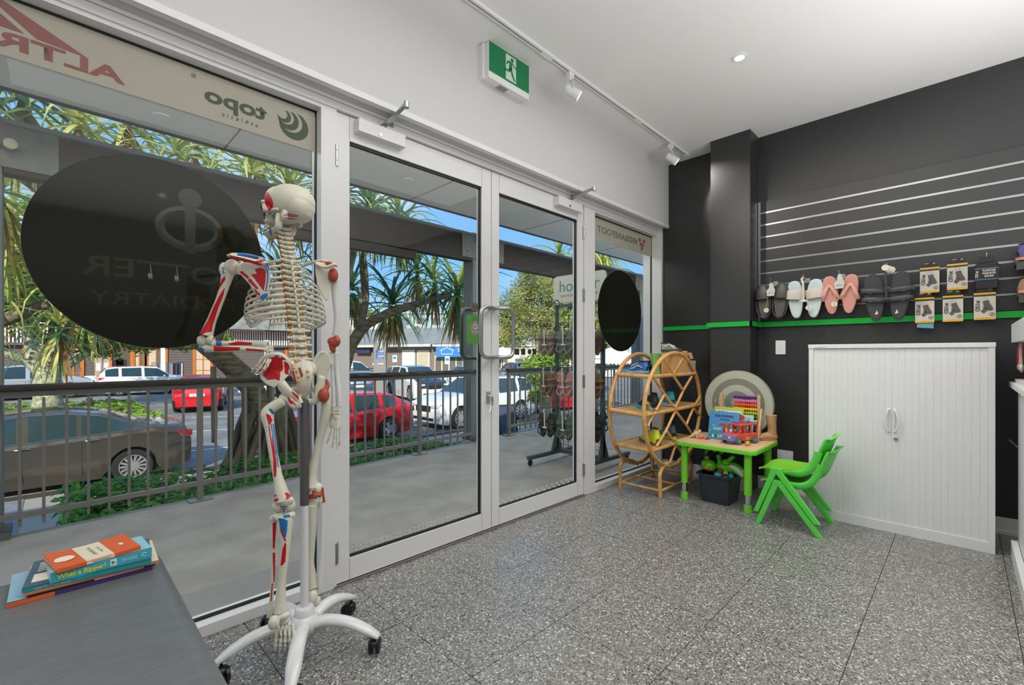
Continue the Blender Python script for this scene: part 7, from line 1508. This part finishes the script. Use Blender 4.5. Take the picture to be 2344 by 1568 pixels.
# sock packs
M('pack_gold', 'dba521', .4); M('pack_pale', 'c5bfb2', .45); M('pack_black', '1d1d1f', .45); M('sock_col_grey', '55555a', .7); M('sock_col_brown', '5a514c', .7); M('pack_aqua', '5f9db0', .4); M('skin_pale', 'b9b4a6', .6)
def sock_pack(lab, y, zt, sock, tail=None, nb=2):
    t = thing('sock_pack', lab, 'sock pack', (4.215, y, zt), group='gold banded sock packs')
    for k in range(nb): MB().rbox(.006*k-.002, .006*k+.004, -.049+.002*k, .049+.002*k, -.175-.003*k, -.002, .006, 2, axis='x').build('packet', 'pack_pale' if k == 0 else 'pack_black', t)
    MB().box(-.0045, -.002, -.049, .049, -.014, -.002).build('top_band', 'pack_gold', t); MB().prism([(-.0045, -.049, -.175), (-.0045, .049, -.175), (-.0045, .049, -.165), (-.0045, .0, -.160), (-.0045, -.049, -.165)], (.0025, 0, 0)).build('bottom_band', 'pack_gold', t); MB().box(-.0042, -.002, -.049, .049, -.024, -.0155).build('dark_band', 'pack_black', t)
    MB().rbox(-.003, .0, -.036, .036, .002, .036, .004, 2, axis='x').build('header_card', 'pack_black', t); loc_text('OS1ST', (-.0036, .014, .022), .006, 'plate', t, ax=(0, -1, 0)); loc_text('M', (-.0036, -.022, .018), .010, 'plate', t, ax=(0, -1, 0))
    sc = lambda pts: [(-.0042, y_, z_) for y_, z_ in pts]
    MB().prism(sc([(.016, -.028), (-.012, -.028), (-.016, -.050), (.009, -.056)]), (-.0004, 0, 0)).build('leg_picture', 'skin_pale', t)
    MB().prism(sc([(.009, -.056), (-.017, -.050), (-.024, -.075), (-.036, -.100), (-.038, -.112), (-.026, -.118), (-.012, -.116), (.004, -.135), (.018, -.122), (.008, -.108), (.004, -.085)]), (-.0006, 0, 0)).build('sock_picture', sock, t)
    MB().ell((-.0052, -.006, -.102), (.0004, .005, .005), None, 10, 6).build('picture', 'pack_black', t)
    o = text('lettering', 'OS1st', (0, 0, 0), (0, 0, 1), (0, 1, 0), .020, 'bk_black', None, bold=.02, width=.072)
    for v in o.data.vertices: v.co += Vector((-.0046, .022, -.085))
    o.parent = t; loc_text('Z', (-.0050, -.032, -.148), .012, 'bk_black', t, ax=(0, -1, 0)); MB().tube([(-.0046, -.032+.012*cos(a), -.142+.010*sin(a)) for a in [2*pi*i/16 for i in range(16)]], .0009, 4, closed=True).build('picture', 'bk_black', t)
    if tail: MB().prism([(.004, -.045, -.215), (.004, .040, -.205), (.004, .040, -.17), (.004, -.045, -.17)], (.004, 0, 0)).build('rear_packet', tail, t)
    MB().tube([(.063, 0, .022), (-.012, 0, .022)], .0025, 6).build('hook_wire', 'pack_black', t); return t
for i, (y, z, s, tl, lb) in enumerate(((.167, 1.742, 'sock_col_grey', None, 'gold banded sock pack, upper row, nearest the black sandals'), (.032, 1.750, 'sock_col_brown', None, 'gold banded sock pack, upper row, beside the folded black socks'), (.192, 1.538, 'sock_col_brown', 'pack_aqua', 'gold banded sock pack, lower row, nearest the black sandals, aqua card below'), (.053, 1.54, 'sock_col_grey', None, 'gold banded sock pack, middle of the lower row'), (-.094, 1.545, 'sock_col_brown', None, 'gold banded sock pack, lower row, under the folded black socks'))): sock_pack(lb, y, z, s, tl)
bs = thing('folded_socks', 'folded black socks with blue edged label, top right of the sock packs', 'socks', (4.215, -.103, 1.742))
MB().rbox(-.010, .022, -.052, .052, -.175, -.01, .010, 3, axis='x').build('socks', 'pack_black', bs, bevel=.006); MB().box(-.0125, -.010, -.054, .054, -.115, -.045).build('wrap', 'sh_black', bs); MB().box(-.013, -.010, -.054, .054, -.047, -.043).box(-.013, -.010, -.054, .054, -.117, -.113).build('stripe', 'pack_aqua', bs)
for k, s_ in enumerate(('PLANTAR', 'FASCIITIS', 'SOCKS')): loc_text(s_, (-.0132, -.010, -.064-.018*k), .012, 'paper', bs, ax=(0, -1, 0), width=.058 if k < 2 else .04, bold=.03)
o = text('lettering', 'OS1st', (0, 0, 0), (0, 0, 1), (0, 1, 0), .014, 'paper', None, width=.045, bold=.02)
for v in o.data.vertices: v.co += Vector((-.0132, .038, -.08))
o.parent = bs
MB().box(-.004, .0, -.035, .035, -.005, .035).build('header_card', 'pack_black', bs); MB().tube([(.063, 0, .03), (-.02, 0, .03), (-.03, 0, .045)], .003, 6).ell((-.03, 0, .046), .005, None, 8, 6).build('hook_wire', 'chrome', bs)
def wshelf(lab, y, z):
    t = thing('shoe_shelf', lab, 'shelf', (4.278, y, z)); MB().box(-.16, 0, -.05, .05, -.012, -.006).box(-.004, 0, -.05, .05, -.012, .05).build('bracket', 'stand_dark', t); MB().box(-.163, -.157, -.05, .05, -.055, -.006).build('lip', 'stand_dark', t)
wshelf('small dark shoe shelf on the slatwall at the upper right edge', -.275, 1.715); wshelf('small dark shoe shelf on the slatwall at the lower right edge', -.285, 1.515)
shoe('purple shoe on the upper small shelf at the right edge', (4.14, -.23, 1.712), rad(-70), 'sh_purple', 'sh_tan', 'bk_yellow', .25, .11); shoe('glittery brown shoe on the lower small shelf at the right edge', (4.13, -.235, 1.512), rad(-100), 'sh_glit', 'sh_tan', 'sh_grey', .25, .10)
# ================================================================ SANDAL RACK OUTSIDE
rk = thing('sandal_rack', 'wheeled grey wire rack hung with sandals on the walkway, seen through the right door', 'rack', (3.78, 2.78, zd(3.78)))
Q_ = lambda mb, nm, mt='rack_grey', **k: mb.build(nm, mt, rk, world=True, **k)
M('rack_grey', '56605f', .45, .4); zk = zd(3.78)
for y in (2.50, 3.08):
    Q_(MB().box(3.765, 3.795, y-.015, y+.015, zk+.08, 1.66), 'post'); Q_(MB().box(3.33, 4.25, y-.02, y+.02, zk+.065, zk+.10), 'foot_bar')
    Q_(MB().prism([(3.78, y-.015, zk+.32), (3.70, y-.015, zk+.10), (3.86, y-.015, zk+.10)], (0, .03, 0)), 'gusset')
    for x in (3.36, 4.22): Q_(MB().lathe((x, y-.012, zk+.028), [(.02, 0), (.028, .004), (.028, .02), (.02, .024)], (0, 1, 0), 16).box(x-.012, x+.012, y-.016, y+.016, zk+.03, zk+.066), 'castor', 'plastic_black')
Q_(MB().box(3.765, 3.795, 2.5, 3.08, 1.64, 1.67).box(3.765, 3.795, 2.5, 3.08, zk+.08, zk+.12), 'cross_rail')
gw = MB()
for i in range(9): y = 2.53+i*.066; gw.tube([(3.78, y, .16), (3.78, y, 1.64)], .003, 5)
for i in range(20): z = .2+i*.075; gw.tube([(3.78, 2.5, z), (3.78, 3.08, z)], .003, 5)
Q_(gw, 'wire_grid')
sg = MB().rbox(3.772, 3.788, 2.46, 3.12, 1.69, 1.97, .05, 5, axis='x').build('header_sign', M('rack_sign', 'c9cac2', .5), rk, world=True)
text('lettering', 'holster', (3.7715, 2.79, 1.80), (0, -1, 0), UP, .12, M('teal_print', '3f8f86', .5), sg, width=.50); text('lettering', 'SOLE FOOTWEAR FROM NOOSA', (3.7715, 2.79, 1.745), (0, -1, 0), UP, .022, 'bk_black', sg, width=.46)
for n_, c in (('sd_taupe', '8d7566'), ('sd_grey', '6f7670'), ('sd_navy', '2a3144'), ('sd_brown', '7a6350'), ('sd_pink', 'b98984'), ('sd_green', '4c6250'), ('sd_black', '2b2d2e')): M(n_, c, .6)
rows = [(1.36, ['sd_taupe', 'sd_grey', 'sd_navy'], 'top'), (.94, ['sd_brown', 'sd_pink', 'sd_taupe'], 'middle'), (.52, ['sd_black', 'sd_green', 'sd_brown'], 'bottom')]
protos = {}
for z, cs, rn in rows:
    for j, y in enumerate((3.04, 2.80, 2.56)):
        for dpt in range(2):
            c = cs[j] if dpt == 0 else cs[(j+1) % 3]; x = 3.56+.11*dpt; key = c; yy = y-.015*dpt
            lab = '%s sandals on the %s row of the outdoor rack, %s column, %s pair' % (c[3:], rn, ('far', 'middle', 'near')[j], ('front', 'rear')[dpt])
            if key in protos: t = copy_tree(protos[key]); t['label'] = lab; t.location = (x, yy, z-.10)
            else: t = sandal_pair(lab, (x, yy, z-.10), 0, 'strap2', c, c, c, .25, .095, grp='sandals on the outdoor rack', loop='rack_sign'); protos[key] = t
            t.rotation_euler = (0, 0, rad(random.uniform(-16, 16)))
        Q_(MB().tube([(3.78, y, z+.07), (3.50, y, z+.075), (3.485, y, z+.09)], .003, 6), 'arm')
for j, (y, z) in enumerate(((3.0, .98), (2.7, 1.38), (2.65, .56), (2.95, .5))):
    t = copy_tree(protos[('sd_green', 'sd_black', 'sd_navy', 'sd_grey')[j]]); t['label'] = '%s sandals hung on the far side of the outdoor rack, %s' % (('green', 'black', 'navy', 'grey')[j], ('middle row', 'top row near end', 'bottom row near end', 'bottom row far end')[j]); t.location = (3.95, y, z-.10); t.rotation_euler = (0, 0, rad(170)); t['group'] = 'sandals on the far side of the rack'
# hat display and A frame
af = thing('a_frame_sign', 'black framed folding sign on the footpath beyond the second railing', 'sign', (9.4, 9.6, -1.3), rad(-20))
for s in (-1, 1):
    p = MB().prism([(-.3, s*.28, 0), (.3, s*.28, 0), (.3, s*.02, .95), (-.3, s*.02, .95)], (0, .02, 0)).build('panel', 'sh_black', af)
    MB().prism([(-.25, s*.28-(.004 if s < 0 else -.024), .08+.0), (.25, s*.28-(.004 if s < 0 else -.024), .08), (.25, s*.03-(.004 if s < 0 else -.024), .90), (-.25, s*.03-(.004 if s < 0 else -.024), .90)], (0, .002, 0)).build('face', 'sign_navy', p)
ts = thing('wall_sign', 'navy sign with white lettering on the verandah post behind the dark oval at right', 'sign', (8.2, 4.44, 1.55)); ts.rotation_euler = (0, 0, 0)
MB().box(-.28, .30, -.02, 0, -.38, .30).build('panel', M('trav_navy', '33425a', .5), ts); loc_text('TRAVELOSO', (.06, -.021, -.02), .07, 'plate', ts, width=.36)
